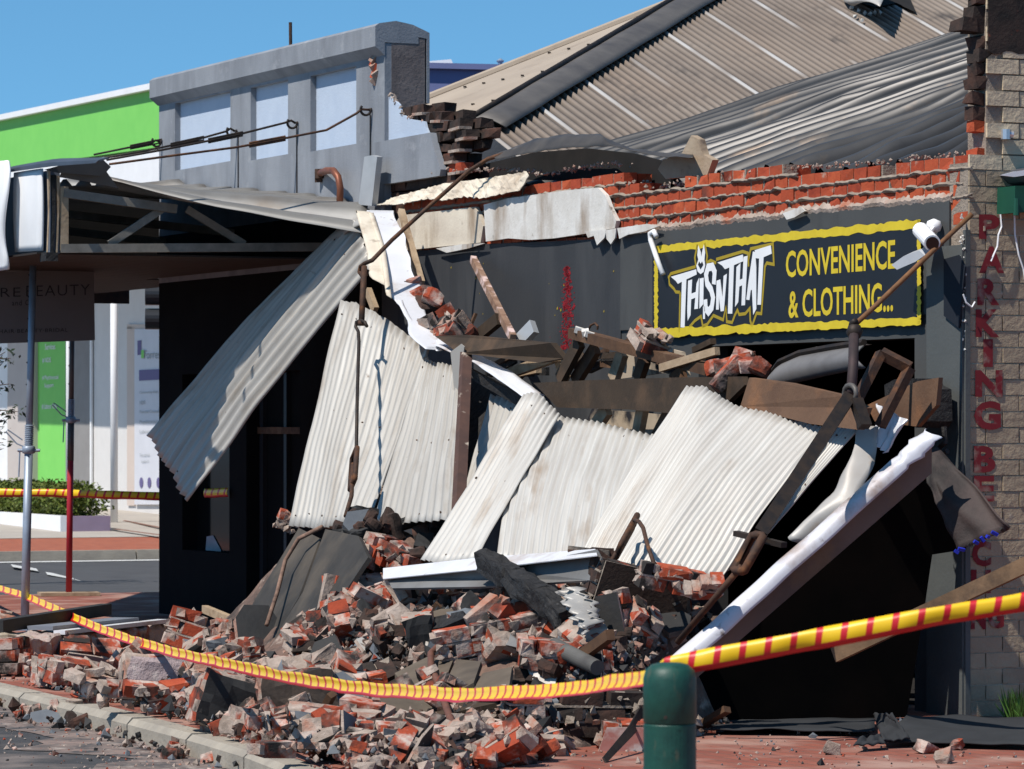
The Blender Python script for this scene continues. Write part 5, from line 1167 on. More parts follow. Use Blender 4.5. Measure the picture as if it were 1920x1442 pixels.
LG = [[(290, 715), (575, 630), (580, 690), (465, 745), (445, 1285), (400, 1285), (415, 770), (370, 795), (345, 760)],
 [(485, 760), (530, 745), (522, 905), (572, 885), (580, 790), (608, 725), (595, 1075), (555, 1080), (566, 950), (519, 970), (512, 1150), (480, 1210), (475, 1100)],
 [(615, 735), (660, 725), (655, 1025), (612, 1075)],
 [(805, 760), (845, 745), (872, 960), (885, 705), (922, 680), (888, 1100), (852, 1105), (832, 940), (830, 1085), (800, 1085)],
 [(815, 555), (1100, 465), (1106, 540), (1000, 585), (982, 1130), (932, 1130), (950, 610), (900, 630), (870, 590)],
 [(1030, 605), (1075, 560), (1066, 750), (1098, 735), (1110, 490), (1155, 478), (1125, 1035), (1086, 1038), (1094, 810), (1062, 825), (1050, 1000), (1014, 1055)],
 [(1215, 430), (1240, 440), (1252, 620), (1252, 1080), (1218, 1145), (1204, 860), (1190, 870), (1176, 978), (1140, 972), (1165, 770)],
 [(1235, 415), (1415, 360), (1425, 455), (1335, 495), (1305, 1030), (1265, 1030), (1285, 510), (1245, 505)],
 [(600, 520), (588, 470), (600, 360), (626, 440), (632, 500), (642, 440), (662, 350), (676, 450), (668, 530), (676, 590), (660, 660), (625, 685), (592, 655), (578, 590)]]
mb = MB()
for pl_ in LG: mb.prism([zp(*p) for p in pl_], N * .0025)
stroke(mb, [zp(*p) for p in ((775, 800), (785, 660), (760, 600), (710, 610), (688, 690), (700, 790), (745, 860), (768, 950), (752, 1060), (715, 1110), (684, 1070), (680, 970))], .055, N * .003, 0)
stroke(mb, [zp(665, 1050), zp(665, 1190)], .03, N * .003)
LOG = mb.build('logo', WHITEP, PAN)
mb = MB(); stroke(mb, [zp(605, 560), zp(627, 600), zp(652, 560)], .03, N * .004, 0); mb.build('logo_face', NAVYP, PAN)
mb = MB()
for ln_ in ([(395, 890), (345, 885), (325, 850), (275, 800), (265, 720), (290, 680), (570, 600)], [(690, 560), (740, 530), (800, 560)], [(800, 520), (1100, 430), (1160, 450), (1165, 600)],
            [(1165, 520), (1190, 400), (1440, 345), (1450, 575), (1370, 560), (1350, 600), (1310, 1130), (1255, 1125), (1205, 1270), (1185, 1210), (1180, 1070), (1130, 1130), (1060, 1140), (1040, 1090), (1010, 1150), (980, 1230), (920, 1220), (910, 1060), (880, 1200), (770, 1150), (700, 1250), (650, 1270), (630, 1160), (560, 1210), (500, 1280)],
            [(395, 890), (385, 1340)], [(575, 600), (560, 500), (590, 350)], [(690, 550), (700, 480), (672, 335)]):
    stroke(mb, [zp(*p) for p in ln_], .022, N * .002)
mb.build('logo_outline', mat('dull_yellow', (0.36, 0.26, 0.02), None, 3, .6), PAN)
# white bent conduit in front of the sign corner
mb = MB(); mb.tube([PN(x, y, .08) for x, y in ((1243, 514), (1230, 480), (1220, 450), (1219, 438), (1226, 434), (1231, 444))], .019, 8); tag(mb.build('bent_conduit', WHITEP, smooth=True), 'white bent conduit dangling over the upper left corner of the shop sign', 'conduit')
cc = thing('security_camera', PN(1750, 440, .1), 'white bullet security camera beside the upper right corner of the sign', 'camera')
mb = MB(); c = PN(1751, 424, .07); mb.lathe(c, [(.005, -.045), (.04, -.03), (.05, 0), (.04, .03), (.005, .045)], 14); mb.build('mount', WHITEP, cc, smooth=True)
mb = MB(); a, b = PN(1726, 432, .16), PN(1748, 456, .30); mb.tube([a, b], .05, 16); mb.build('body', WHITEP, cc, smooth=False)
mb = MB(); mb.tube([b, b + (b - a).normalized() * .01], .04, 16); mb.build('lens', GLASSD, cc)
mb = MB(); mb.tube([PN(1751, 426, .08), lerp(a, b, .5)], .015, 8); mb.build('arm', WHITEP, cc)
mb = MB(); mb.prism([PN(x, y, .15) for x, y in ((1690, 488), (1712, 472), (1742, 461), (1752, 470), (1735, 482), (1700, 497))], N * .07 - Z * .03); tag(mb.build('floodlight', mat('dull_white_case', (0.45, 0.46, 0.48), (0.4, 0.41, 0.43), 4, .4)), 'small dull white floodlight tilted under the security camera', 'floodlight')
mb = MB(); mb.prism([PN(x, y, .058) for x, y in ((1772, 486), (1800, 478), (1812, 500), (1800, 615), (1772, 592))], N * .01); tag(mb.build('shadow_patch', mat('navy_shade', (0.010, 0.014, 0.022), None, 3, .8)), 'dark navy painted shadow on the grey pier', 'painted shadow')  # thin dark sheet painting a cast shadow on the pier
# green lamp box on the side wall
lp = thing('wall_lamp', PT(1905, 400, -.2), 'green boxed lamp with white lid at the top of the painted side wall', 'lamp')
mb = MB(); q = [PT(x, y, -.02) for x, y in ((1869, 402), (1965, 396), (1965, 350), (1870, 352))]; mb.prism(q, U * -.2); mb.build('box', mat('lamp_green', (0.013, 0.085, 0.052), (0.01, 0.065, 0.04), 4, .5), lp)
mb = MB(); mb.tube([PT(1905, 404, -.24), PT(1906, 372, -.24)], .018, 8); mb.build('stem', MATS['lamp_green'], lp)
mb = MB(); q = [PT(x, y, -.02) for x, y in ((1874, 328), (1900, 318), (1970, 308), (1970, 350), (1905, 350), (1890, 344))]; mb.prism(q, U * -.3, 0); mb.build('lid', mat('lamp_dark_lid', (0.07, 0.07, 0.08), None, 4, .5), lp)
mb = MB(); q = [PT(x, y, -.33) for x, y in ((1874, 329), (1900, 322), (1970, 312), (1970, 322), (1900, 332))]; mb.prism(q, U * -.01); mb.build('lid_edge', WHITEP, lp)
mb = MB(); mb.tube([PT(1884, 251, -.03), PT(1900, 253, -.05)], .022, 10); mb.lathe(PT(1886, 252, -.04), [(.03, -.03), (.03, .03)], 8); tag(mb.build('pipe_stub', mat('chrome_grey', (0.6, 0.6, 0.62), None, 3, .3, .7)), 'small chrome stub on the upper side wall', 'fitting')
for pts, lab in (([(1876, 402), (1878, 425), (1872, 440), (1870, 462), (1863, 478), (1858, 490)], 'shorter white wire trailing from the green lamp box'), ([(1902, 404), (1903, 440), (1910, 478), (1919, 505), (1924, 540)], 'longer white wire hanging down the side wall at the picture edge'), ([(1806, 552), (1812, 568), (1822, 576), (1828, 566)], 'curl of white wire on the corner of the pier')):
    mb = MB(); mb.tube([PT(x, y, -.06) for x, y in pts], .006, 5); tag(mb.build('loose_wire', WHITEP), lab, 'wire')

# ================================================================ rubble heap
CTRL = []
for x, y, n in ((575, 1000, 1.75), (610, 985, 1.7), (665, 955, 1.75), (700, 930, 1.8), (770, 1000, 1.95), (830, 1060, 2.2), (900, 1085, 2.3), (1000, 1090, 2.3), (1120, 1090, 2.25), (1230, 1100, 2.2), (1310, 1115, 2.1), (1330, 1180, 2.1), (1290, 1230, 2.2),
                (560, 1160, 2.15), (650, 1120, 2.4), (720, 1130, 2.7), (800, 1160, 2.85), (950, 1170, 2.8), (1100, 1180, 2.7), (1200, 1190, 2.5), (480, 1235, 2.35),
                (500, 1280, 3.4), (620, 1275, 3.5), (700, 1270, 3.5), (800, 1290, 3.5), (900, 1300, 3.5), (1050, 1310, 3.3), (1160, 1320, 2.9), (300, 1250, 3.1), (380, 1250, 3.2), (200, 1250, 3.3), (350, 1185, 1.6),
                (1000, 1380, 3.6), (850, 1390, 3.9), (700, 1375, 4.1), (1150, 1390, 3.0)):
    q = tnz(PN(x, y, n)); CTRL.append((q[0], q[1], q[2] - (.12 if q[2] > .2 else .03)))
for t, n, z in ((10, 4.4, 0), (8, 4.45, 0), (6, 4.5, .02), (4.5, 4.5, .05), (3, 4.6, .06), (1.5, 4.65, .06), (0, 4.8, .03), (-1.2, 4.6, .08), (-2.2, 4.3, .05), (-1.6, 3.6, .08), (-1.3, 2.6, 0), (-.9, 1.8, 0), (-.6, 1.0, 0), (-2.5, 3, 0), (-3, 4, 0), (0.3, .8, .25), (2, .8, .6), (4, .8, .7), (6, .8, .8), (7.2, .8, .3), (9, .8, 0), (8, 1.5, .0), (7.4, 1.9, .03), (8.2, 2.2, .05), (7.6, 2.5, .08), (10, 1.5, .05), (10, 3, .1), (12, 2.5, 0), (13, 1, 0), (8.5, 2.8, .12), (0, 5.6, -.1), (3, 5.4, -.1), (6, 5.2, -.1), (-2.6, 5.6, -.1), (9, 5.0, -.1)):
    CTRL.append((t, n, z))
def kn(t):
    for a, b in zip(KB[:-1], KB[1:]):
        if a[0] <= t <= b[0]: return lerp(a[1], b[1], (t - a[0]) / (b[0] - a[0]))
    return 4.3
def hgt(t, n):
    sw = sz = 0
    for a, b, z in CTRL:
        d2 = (t - a) ** 2 * .55 + (n - b) ** 2 + .02; w = 1 / d2 ** 1.7; sw += w; sz += w * z
    e = (t - (-.42 - .75 * (n - 2.1))) / .35; e = max(0, min(1, e)); return sz / sw * e * e * (3 - 2 * e)
def hit(px, py):
    r = ray(px, py); d = 17.0
    while d < 36:
        p = CAM + r * d; t, n, z = tnz(p)
        if z <= max(hgt(t, n), 0 if n < 4.8 else -.12): return p
        d += .05
    return CAM + r * 30
def covered(t, n): return -1.7 < t < 11 and .7 < n < 5.2
# earth and dust core of the heap
mb = MB()
def core(u, v):
    t = lerp(-2.4, 11.5, u); n = lerp(.7, 4.45, v)
    e = min(1, min(u, 1 - u) * 9, (1 - v) * 5)
    z = hgt(t, n) - .05
    if z > .05 or n > 3: z = z + .05 * NZ.noise(V((t * 3, n * 3, 0))) + .03 * NZ.noise(V((t * 9, n * 9, 2)))
    base = -.02
    if n > 4.4: return W(t, n, -.2)
    return W(t, n, max(lerp(base - .03, z - (.08 if hgt(t, n) < .03 else 0), e), base - .04))
mb.grid(core, 230, 90)
DUST = mat('brick_dust', (0.20, 0.125, 0.095), (0.075, 0.055, 0.048), 6, .97, c3=(0.42, 0.34, 0.28), s3=7, t3=.62, w3=.06, c4=(0.03, .026, .024), s4=3, t4=.62, w4=.08, bump=.02, bscale=30)
tag(mb.build('rubble_dust', DUST, fix=False), 'dust and fine broken masonry under the rubble heap', 'rubble', kind='stuff')

def rough_box(sx, sy, sz, cuts, amp, seed, chip=.0):
    bm = bmesh.new(); bmesh.ops.create_cube(bm, size=1.0)
    bmesh.ops.scale(bm, vec=(sx, sy, sz), verts=bm.verts)
    bmesh.ops.subdivide_edges(bm, edges=bm.edges, cuts=cuts, use_grid_fill=True)
    for v in bm.verts:
        k = v.co.copy(); q = k * 14 + V((seed * 7.1, seed * 3.3, seed))
        v.co += V((NZ.noise(q), NZ.noise(q + V((9, 0, 0))), NZ.noise(q + V((0, 9, 0))))) * amp
        e = (abs(k.x) > sx * .49) + (abs(k.y) > sy * .49) + (abs(k.z) > sz * .49)
        if e >= 2: v.co *= 1 - chip * max(0, NZ.noise(k * 9 + V((seed, 0, 0))) + .25) - .012 * (e - 1)
    return bm
def hull(sx, sy, sz, seed, cnt=14, sub=1, amp=.006):
    r = random.Random(seed); bm = bmesh.new()
    for i in range(cnt):
        d = V((r.uniform(-1, 1), r.uniform(-1, 1), r.uniform(-1, 1))); m_ = max(abs(d.x), abs(d.y), abs(d.z)); d = d / m_ * r.uniform(.75, 1)
        bm.verts.new((d.x * sx / 2, d.y * sy / 2, d.z * sz / 2))
    bmesh.ops.convex_hull(bm, input=bm.verts)
    for v in [v for v in bm.verts if not v.link_faces]: bm.verts.remove(v)
    if sub:
        bmesh.ops.triangulate(bm, faces=bm.faces); bmesh.ops.subdivide_edges(bm, edges=bm.edges, cuts=sub)
        for v in bm.verts:
            q = v.co * 22 + V((seed, 0, seed)); v.co += V((NZ.noise(q), NZ.noise(q + V((5, 0, 0))), NZ.noise(q + V((0, 5, 0))))) * amp
    return bm
def to_mesh(bm, name, mats, fm=None):
    bmesh.ops.recalc_face_normals(bm, faces=bm.faces)
    me = bpy.data.meshes.new(name)
    if fm:
        bm.normal_update()
        for f in bm.faces: f.material_index = fm(f)
    bm.to_mesh(me); bm.free()
    for m in mats: me.materials.append(m)
    return me
def clump(nx, ny, nz, seed, face=None, miss=.12, burnt=False):
    """bonded brickwork fragment: one mesh, bricks over a mortar core"""
    r = random.Random(seed); mb = MB(); L, Wd, H = .235, .115, .086
    ox, oy, oz = -nx * L / 2, -ny * Wd / 2, -nz * H / 2
    for k in range(nz):
        for j in range(ny):
            i0 = 0 if k % 2 == 0 else -.5
            i = i0
            while i < nx - .2:
                x0 = max(0, i); x1 = min(nx, i + 1)
                edge_ = (x0 == 0 or x1 == nx or k == nz - 1)
                if (x1 - x0) > .3 and not (edge_ and r.random() < miss):
                    e = Euler((r.uniform(-.03, .03), r.uniform(-.03, .03), r.uniform(-.03, .03))).to_matrix()
                    lx = (x1 - x0) * L - .012
                    if x0 == 0 or x1 == nx: lx -= r.uniform(0, .06)
                    mb.brick(V((ox + (x0 + x1) / 2 * L + r.uniform(-.008, .008), oy + (j + .5) * Wd, oz + (k + .5) * H)), (lx, Wd - .008, H - .011), e, 0, .007, r)
                i += 1
            if k: mb.box(V((ox + nx * L / 2, oy + (j + .5) * Wd, oz + k * H)), (nx * L - .05, Wd - .012, .013), None, 1)
    for k in range(nz):
        for i in range(nx * 2):
            mb.brick(V((ox + (i + r.random()) * L / 2, oy + ny * Wd / 2, oz + (k + .5) * H)), (.06, ny * Wd * .9, .05), Euler((r.uniform(-.2, .2), r.uniform(-.2, .2), 0)).to_matrix(), 1, .012, r)
    # lumps of mortar left on the faces
    for q in range(nx * nz * 3):
        s = r.uniform(.015, .045)
        mb.rock(V((r.uniform(ox, -ox), r.choice((oy, -oy)), r.uniform(oz, -oz))), s, 1, r)
    if face is not None:
        P = [V((ox - .01 + r.uniform(0, .05), oy - .012, oz + r.uniform(0, .03))), V((-ox - r.uniform(0, .06), oy - .012, oz + r.uniform(-.01, .02))), V((-ox - r.uniform(0, .05), oy - .012, -oz - r.uniform(0, .05))), V((0, oy - .012, -oz + r.uniform(-.03, .01))), V((ox + r.uniform(0, .06), oy - .012, -oz - r.uniform(0, .03)))]
        mb.prism(P, V((0, -.014, 0)), 2, 1)
    bm = bmesh.new(); me = bpy.data.meshes.new('brick_fragment'); me.from_pydata(mb.v, [], mb.f); me.polygons.foreach_set('material_index', mb.m)
    bm.from_mesh(me); bmesh.ops.recalc_face_normals(bm, faces=bm.faces); bm.to_mesh(me); bm.free()
    for m in (BRKB if burnt else BRKC, MOR if not burnt else MORD, face or MOR): me.materials.append(m)
    return me
def paintblock(sx, sy, sz, seed, face):
    """rough masonry block with one painted face"""
    bm = rough_box(sx, sy, sz, 4, .018, seed, .25)
    return to_mesh(bm, 'painted_block', [MOR, face, BRK], lambda f: 1 if f.normal.y < -.75 else (2 if NZ.noise(f.calc_center_median() * 12 + V((seed, 0, 0))) > .12 else 0))
def slab(w, h, th, seed, face, side=None):
    r = random.Random(seed); k = r.randint(5, 7); a0 = r.random() * 6
    P = [V((math.cos(a0 + 6.283 * i / k) * w / 2 * r.uniform(.75, 1.1), math.sin(a0 + 6.283 * i / k) * h / 2 * r.uniform(.75, 1.1), -th / 2)) for i in range(k)]
    mb = MB(); mb.prism(P, V((0, 0, th)), 0, 1); me = bpy.data.meshes.new('slab_fragment'); me.from_pydata(mb.v, [], mb.f); me.polygons.foreach_set('material_index', mb.m)
    bm = bmesh.new(); bm.from_mesh(me); bmesh.ops.recalc_face_normals(bm, faces=bm.faces); bm.to_mesh(me); bm.free()
    me.materials.append(face); me.materials.append(side or MOR); return me
def put(name, me, p, rot, label, cat, group=None, scale=1.0):
    o = bpy.data.objects.new(name, me); COL.objects.link(o); o.location = p
    o.rotation_euler = rot if not isinstance(rot, Matrix) else rot.to_euler()
    o.scale = (scale,) * 3 if not isinstance(scale, tuple) else scale
    WORLD[o.name] = V(p); return tag(o, label, cat, group)
YAW = math.atan2(U.y, U.x)      # local x along the street
def at_px(name, me, px, py, rot, label, cat, lift=0.0, group=None, scale=1.0):
    p = hit(px, py); return put(name, me, p + Z * lift, Euler((rot[0], rot[1], rot[2])), label, cat, group, scale)

# ---- pieces one can point to
# yaw 0 = local x runs left-right in the picture, local -y faces the viewer
HP = [
 ('brick_fragment', clump(2, 2, 3, 11, SLATE), 168, 1243, (.5, .12, .25), 'brick fragment with slate grey top near the left kerb, below the long fallen parapet piece', .03),
 ('brick_fragment', clump(2, 2, 3, 12), 205, 1292, (.1, -.15, .5), 'cube like red brick fragment with pale mortar, left of the lilac block', .04),
 ('mortar_block', paintblock(.62, .34, .28, 13, mat('lilac_mortar', (0.42, 0.34, 0.34), (0.33, 0.255, 0.25), 5, .95, bump=.015, c3=(.55, .48, .44), s3=6, t3=.6, w3=.06)), 318, 1285, (-.1, .06, .25), 'big lilac grey masonry block with orange brick edge near the kerb', .05),
 ('brick_fragment', clump(2, 1, 2, 14), 262, 1315, (.3, .1, .3), 'small orange fragment with white mortar in front of the lilac block', .03),
 ('black_block', paintblock(.30, .26, .22, 15, BLACKP), 292, 1290, (.2, -.2, .4), 'black faced block leaning on the lilac block', .09),
 ('brick_fragment', clump(3, 1, 2, 16), 370, 1305, (.2, -.12, .35), 'short row of bonded red bricks between lilac block and black block', .03),
 ('black_block', paintblock(.38, .28, .32, 17, BLACKP), 425, 1342, (.05, .3, .3), 'black faced block with white broken top, second from the kerb', .08),
 ('burnt_block', paintblock(.44, .3, .36, 18, mat('brown_black_paint', (0.04, 0.032, 0.027), (0.085, 0.06, 0.045), 4, .8, bump=.004)), 558, 1348, (-.05, -.12, .2), 'large brownish black block standing upright at the kerb', .10),
 ('slate_block', paintblock(.52, .26, .26, 19, SLATE), 618, 1382, (.1, .1, -.15), 'slate grey block with pointed left end at the kerb', .03),
 ('slate_slab', slab(.5, .34, .06, 20, SLATE), 628, 1335, (1.0, .1, .1), 'slate grey slab tilted behind the brownish black block', .06),
 ('slate_block', paintblock(.2, .16, .14, 21, SLATE), 672, 1395, (.1, .1, .3), 'small slate grey cube right of the slate block', .03),
 ('brick_fragment', clump(1, 1, 2, 22), 490, 1380, (.1, .05, .4), 'two red bricks still bonded lying on the kerb', .04),
 ('brick_fragment', clump(1, 1, 1, 23), 518, 1415, (.05, 0, .6), 'single dark brick with mortar below the kerb edge', .03),
 ('slate_slab', slab(.42, .40, .05, 24, BLACKP), 483, 1197, (.9, .35, .2), 'black pointed slab leaning at the foot of the big black board', .08),
 ('brick_fragment', clump(2, 2, 3, 25), 792, 1130, (.5, -.15, .5), 'brick fragment with white mortar below the bright gutter piece', .05),
 ('brick_fragment', clump(2, 1, 3, 26), 700, 1165, (.3, .4, .6), 'orange brick fragment tilted on the left flank of the heap', .06),
 ('pale_mortar_lump', to_mesh(hull(.34, .26, .34, 27), 'mortar_lump', [MOR]), 742, 1205, (.2, .6, .3), 'pinkish white mortar lump on the middle left of the heap', .07),
 ('brick_fragment', clump(3, 1, 3, 28), 925, 1222, (.15, -.18, .2), 'long orange brick fragment with white mortar in the middle of the heap', .06),
 ('brick_fragment', clump(2, 2, 2, 29), 1045, 1246, (.1, .1, .1), 'dark red brick fragment with one white joint, right of the long fragment', .05),
 ('burnt_fragment', clump(3, 2, 3, 30, None, .05, True), 1090, 1362, (.05, .02, .12), 'blackened wall fragment three courses high near the front of the heap', .08),
 ('brick_fragment', clump(1, 2, 3, 31), 978, 1360, (.05, .03, .25), 'upright orange and white brick fragment left of the blackened wall fragment', .08),
 ('burnt_fragment', clump(3, 2, 4, 32, mat('scorched_render', (0.035, 0.022, 0.016), (0.055, 0.035, 0.025), 4, .85, bump=.006), .08, True), 1190, 1110, (.15, .25, .35), 'large scorched brown wall fragment under the loose turnbuckle', .12),
 ('brick_fragment', clump(1, 2, 2, 33), 1205, 1185, (.5, .5, .4), 'fragment of brick and grey mortar in the dark hollow at the right of the heap', .06),
 ('brick_fragment', clump(2, 1, 2, 34), 1255, 1085, (.2, .2, .3), 'orange brick fragment leaning against the widest white sheet', .06),
 ('brick_fragment', clump(1, 1, 2, 35), 1325, 1100, (.7, .05, .15), 'row of orange bricks with grey joints beside the black bar', .08),
 ('brick_fragment', clump(2, 2, 2, 36, mat('pink_paint', (0.45, 0.22, 0.19), (0.36, 0.13, 0.10), 6, .8, c3=(.55, .46, .42), s3=6, t3=.58, w3=.06)), 1200, 1405, (.05, .05, .1), 'pink painted brick fragment beside the green bollard', .07),
 ('brick_fragment', clump(2, 2, 2, 37), 600, 1225, (.4, .1, .5), 'red brick fragment above the striped tape at the left centre', .05),
 ('brick_fragment', clump(1, 1, 1, 38), 676, 1245, (.05, .0, .25), 'single whole dark red brick lying just above the striped tape', .04),
 ('slate_slab', slab(.30, .26, .05, 40, SLATE), 678, 1000, (1.1, .2, .1), 'slate grey slab at the top of the heap beside the black blocks', .06),
 ('brick_fragment', clump(1, 1, 2, 41), 1020, 1085, (.2, .3, .5), 'orange brick standing on the charred beam', .10),
 ('mortar_lump', to_mesh(hull(.36, .3, .24, 42), 'mortar_lump', [MOR]), 625, 980, (.2, .1, .3), 'white mortar lump on the upper left tip of the heap', .06),
 ('brick_fragment', clump(1, 1, 2, 43), 540, 1003, (.2, .4, .2), 'small pink brick fragment perched left of the big black board', .10),
 ('brick_fragment', clump(4, 1, 3, 44, None, .2), 640, 1150, (1.0, -.55, .2), 'long mortar covered brick row sloping up the left flank of the heap', .04),
 ('brick_fragment', clump(2, 1, 2, 45), 740, 1400, (.1, .1, .2), 'dark red fragment with flat top at the front kerb', .04),
 ('mortar_lump', to_mesh(hull(.3, .22, .2, 46), 'mortar_lump', [MOR]), 870, 1385, (.1, .2, .5), 'white mortar lump at the front edge of the heap', .06),
 ('taupe_slab', slab(.75, .5, .05, 47, TAUPE), 800, 1345, (.35, .1, .2), 'dusty taupe slab lying flat at the front of the heap', .06),
 ('taupe_slab', slab(.8, .5, .04, 48, TAUPE), 870, 1190, (.4, -.05, .1), 'dusty taupe slab in the middle of the heap above the long brick fragment', .05),
 ('slate_block', paintblock(.24, .2, .18, 49, SLATE), 98, 1272, (.1, .1, .5), 'small slate grey cube at the left kerb', .04),
 ('brick_fragment', clump(1, 1, 2, 50), 72, 1262, (.1, .1, .5), 'upright red brick fragment left of the small slate cube', .05),
 ('brick_fragment', clump(2, 2, 2, 51), 136, 1272, (.2, .1, .7), 'brick fragment with mortar end right of the small slate cube', .05),
 ('black_block', paintblock(.30, .24, .2, 52, BLACKP), 700, 955, (.4, .3, .4), 'black painted block on the topmost peak of the heap', .08),
]
FIX = {(1325, 1100): 2.12, (1255, 1085): 2.2, (1190, 1110): 2.22, (978, 1360): None}
for nm, me, px, py, rot, lab, lift in HP:
    if FIX.get((px, py)):
        put(nm, me, PN(px, py, FIX[(px, py)]), Euler(rot), lab, 'brick fragment', None, {1190: .85, 1325: .9}.get(px, .9)); continue
    at_px(nm, me, px, py, rot, lab, {'brick_fragment': 'brick fragment', 'burnt_fragment': 'brick fragment', 'mortar_block': 'masonry block', 'black_block': 'masonry block', 'burnt_block': 'masonry block', 'slate_block': 'masonry block', 'slate_slab': 'slab', 'taupe_slab': 'slab', 'mortar_lump': 'mortar lump', 'pale_mortar_lump': 'mortar lump'}[nm], lift)

# fallen parapet piece on the left: mortar flank, brick end, blue grey top with a white strip
fp = thing('fallen_parapet', PZ(160, 1235, 0), 'long fallen parapet piece with white and grey top lying at the far left', 'parapet piece')
a, b = PZ(28, 1262, .02), PZ(318, 1215, .02)
ax = (b - a).normalized(); ay = Z.cross(ax); H_ = .22
def slabgrid(u, v):
    # cross-section loop swept along the piece
    prof = [(0, 0), (-.02, .5), (0, 1), (.5, 1.05), (1, 1), (1, 0)]
    k = poly_at([V((x, y, 0)) for x, y in prof], v)
    p = lerp(a, b, u) + ay * (k.x * .42) + Z * (k.y * H_ * (1 - .15 * u))
    nz_ = V((NZ.noise(p * 5), NZ.noise(p * 5 + V((7, 0, 0))), NZ.noise(p * 5 + V((0, 7, 0))))) * .045 + V((NZ.noise(p * 17), NZ.noise(p * 17 + V((7, 0, 0))), NZ.noise(p * 17 + V((0, 7, 0))))) * .02
    return p + nz_
mb = MB(); mb.grid(slabgrid, 70, 26); mb.build('masonry', mat('pinkish_mortar', (0.36, 0.27, 0.24), (0.46, 0.38, 0.33), 4, .95, c3=(0.34, 0.085, 0.04), s3=4.5, t3=.56, w3=.05, c4=(.08, .06, .055), s4=5, t4=.64, w4=.06, bump=.02), fp)
R = Matrix((ax, ay, Z)).transposed()
mb = MB()
for i in range(3):
    for k in range(3): mb.brick(a + ax * (-.08 + .12 * i) + ay * (.03 + .02 * k) + Z * (.045 + .08 * k), (.11, .2, .075), R @ Euler((rnd.uniform(-.1, .1), rnd.uniform(-.1, .1), rnd.uniform(-.1, .1))).to_matrix())
mb.build('brick_end', BRKC, fp)
mb = MB(); mb.beam(a + ax * .9 + Z * (H_ + .02) + ay * .02, b - ax * .1 + Z * (H_ * .85 + .03) + ay * .02, .09, .03); mb.build('white_strip', WHITEM, fp)
mb = MB(); mb.beam(a + ax * .9 + Z * (H_ + .05) + ay * .17, b - ax * .5 + Z * (H_ * .85 + .06) + ay * .17, .2, .03); mb.build('grey_top', mat('blue_grey_top', (0.20, 0.22, 0.26), (0.16, 0.175, 0.205), 3, .6), fp)
mb = MB(); mb.beam(a + ax * .5 + Z * (H_ + .08) + ay * .34, b - ax * .45 + Z * (H_ + .10) + ay * .36, .09, .09); mb.build('black_trim', BLACKP, fp)
at_px('pale_block', to_mesh(rough_box(.34, .3, .30, 4, .02, 61, .15), 'pale_block', [mat('pale_stone', (0.40, 0.33, 0.24), (0.32, 0.26, 0.19), 5, .9, bump=.01)]), 14, 1240, (.1, .15, .6), 'pale tan stone block at the left end of the fallen parapet piece', 'masonry block', .06)

# boards, strips and rods on the heap
def board(lst, th, m, label, name='board', cat='board', nrm=None):
    mb = MB(); P = [PN(x, y, n) for x, y, n in lst]; nn = (P[1] - P[0]).cross(P[-1] - P[0]).normalized()
    if nn.dot(CAM - P[0]) > 0: nn = -nn
    mb.prism(P, nn * th); return tag(mb.build(name, m), label, cat)
BBD = mat('leaning_black_board', (0.05, 0.045, 0.04), (0.03, 0.028, 0.026), 3, .8, c3=(0.105, 0.085, 0.065), s3=1.6, t3=.56, w3=.12, c4=(.22, .19, .16), s4=16, t4=.73, w4=.03, bump=.002)
b1 = board([(428, 1222, 2.57), (500, 1222, 2.72), (560, 1120, 2.50), (600, 1010, 2.22), (560, 990, 2.14), (530, 1040, 2.22), (480, 1120, 2.42)], .03, BBD, 'tall black painted board leaning on the heap, left of the crack', 'leaning_board')
b2 = board([(500, 1218, 2.72), (590, 1165, 2.72), (640, 1120, 2.64), (690, 1045, 2.47), (672, 1005, 2.32), (610, 992, 2.22), (568, 1110, 2.52)], .03, BBD, 'tall black painted board leaning on the heap, right of the crack', 'leaning_board')
mb = MB(); mb.tube([PN(x, y, n) for x, y, n in ((604, 988, 2.24), (560, 1010, 2.32), (535, 1050, 2.42), (520, 1110, 2.57), (500, 1172, 2.74))], .016, 6); tag(mb.build('bent_rod', mat('pinkish_rod', (0.28, 0.17, 0.12), (0.10, 0.06, 0.045), 14, .8), smooth=True), 'thin crooked rod lying over the tall leaning black boards', 'rod')
board([(725, 1082, 2.62), (905, 1064, 2.56), (1040, 1046, 2.50), (1120, 1030, 2.44), (1128, 1046, 2.44), (1106, 1088, 2.50), (900, 1100, 2.64), (735, 1103, 2.70)], .015, mat('dull_gutter_face', (0.20, 0.20, 0.20), (0.14, 0.135, 0.13), 2.5, .6, .1), 'wide bright gutter piece lying across the top of the heap', 'gutter_piece', 'gutter')
gp = bpy.data.objects['gutter_piece']
mb = MB(); a = [PN(x, y, n) for x, y, n in ((724, 1066, 2.52), (905, 1046, 2.46), (1040, 1036, 2.40), (1122, 1030, 2.34))]; b = [PN(x, y, n) for x, y, n in ((724, 1086, 2.66), (905, 1068, 2.60), (1040, 1052, 2.54), (1126, 1042, 2.48))]
mb.grid(lambda u, v: lerp(poly_at(a, u), poly_at(b, u), v) + N * .02, 20, 3); mb.build('bright_lip', WHITEM, gp, solid=.006)
mb = MB()
P = [PN(x, y, n) for x, y, n in ((910, 1052, 2.62), (960, 1085, 2.66), (1015, 1120, 2.7), (1062, 1165, 2.7))]
for i in range(3):
    bm_r = rough_box((P[i + 1] - P[i]).length + .04, .13, .13, 4, .03, i, .1); M4 = (P[i + 1] - P[i]).to_track_quat('X', 'Z').to_matrix()
    bm_r.verts.ensure_lookup_table(); mb.add([lerp(P[i], P[i + 1], .5) + M4 @ v.co for v in bm_r.verts], [[v.index for v in f.verts] for f in bm_r.faces]); bm_r.free()
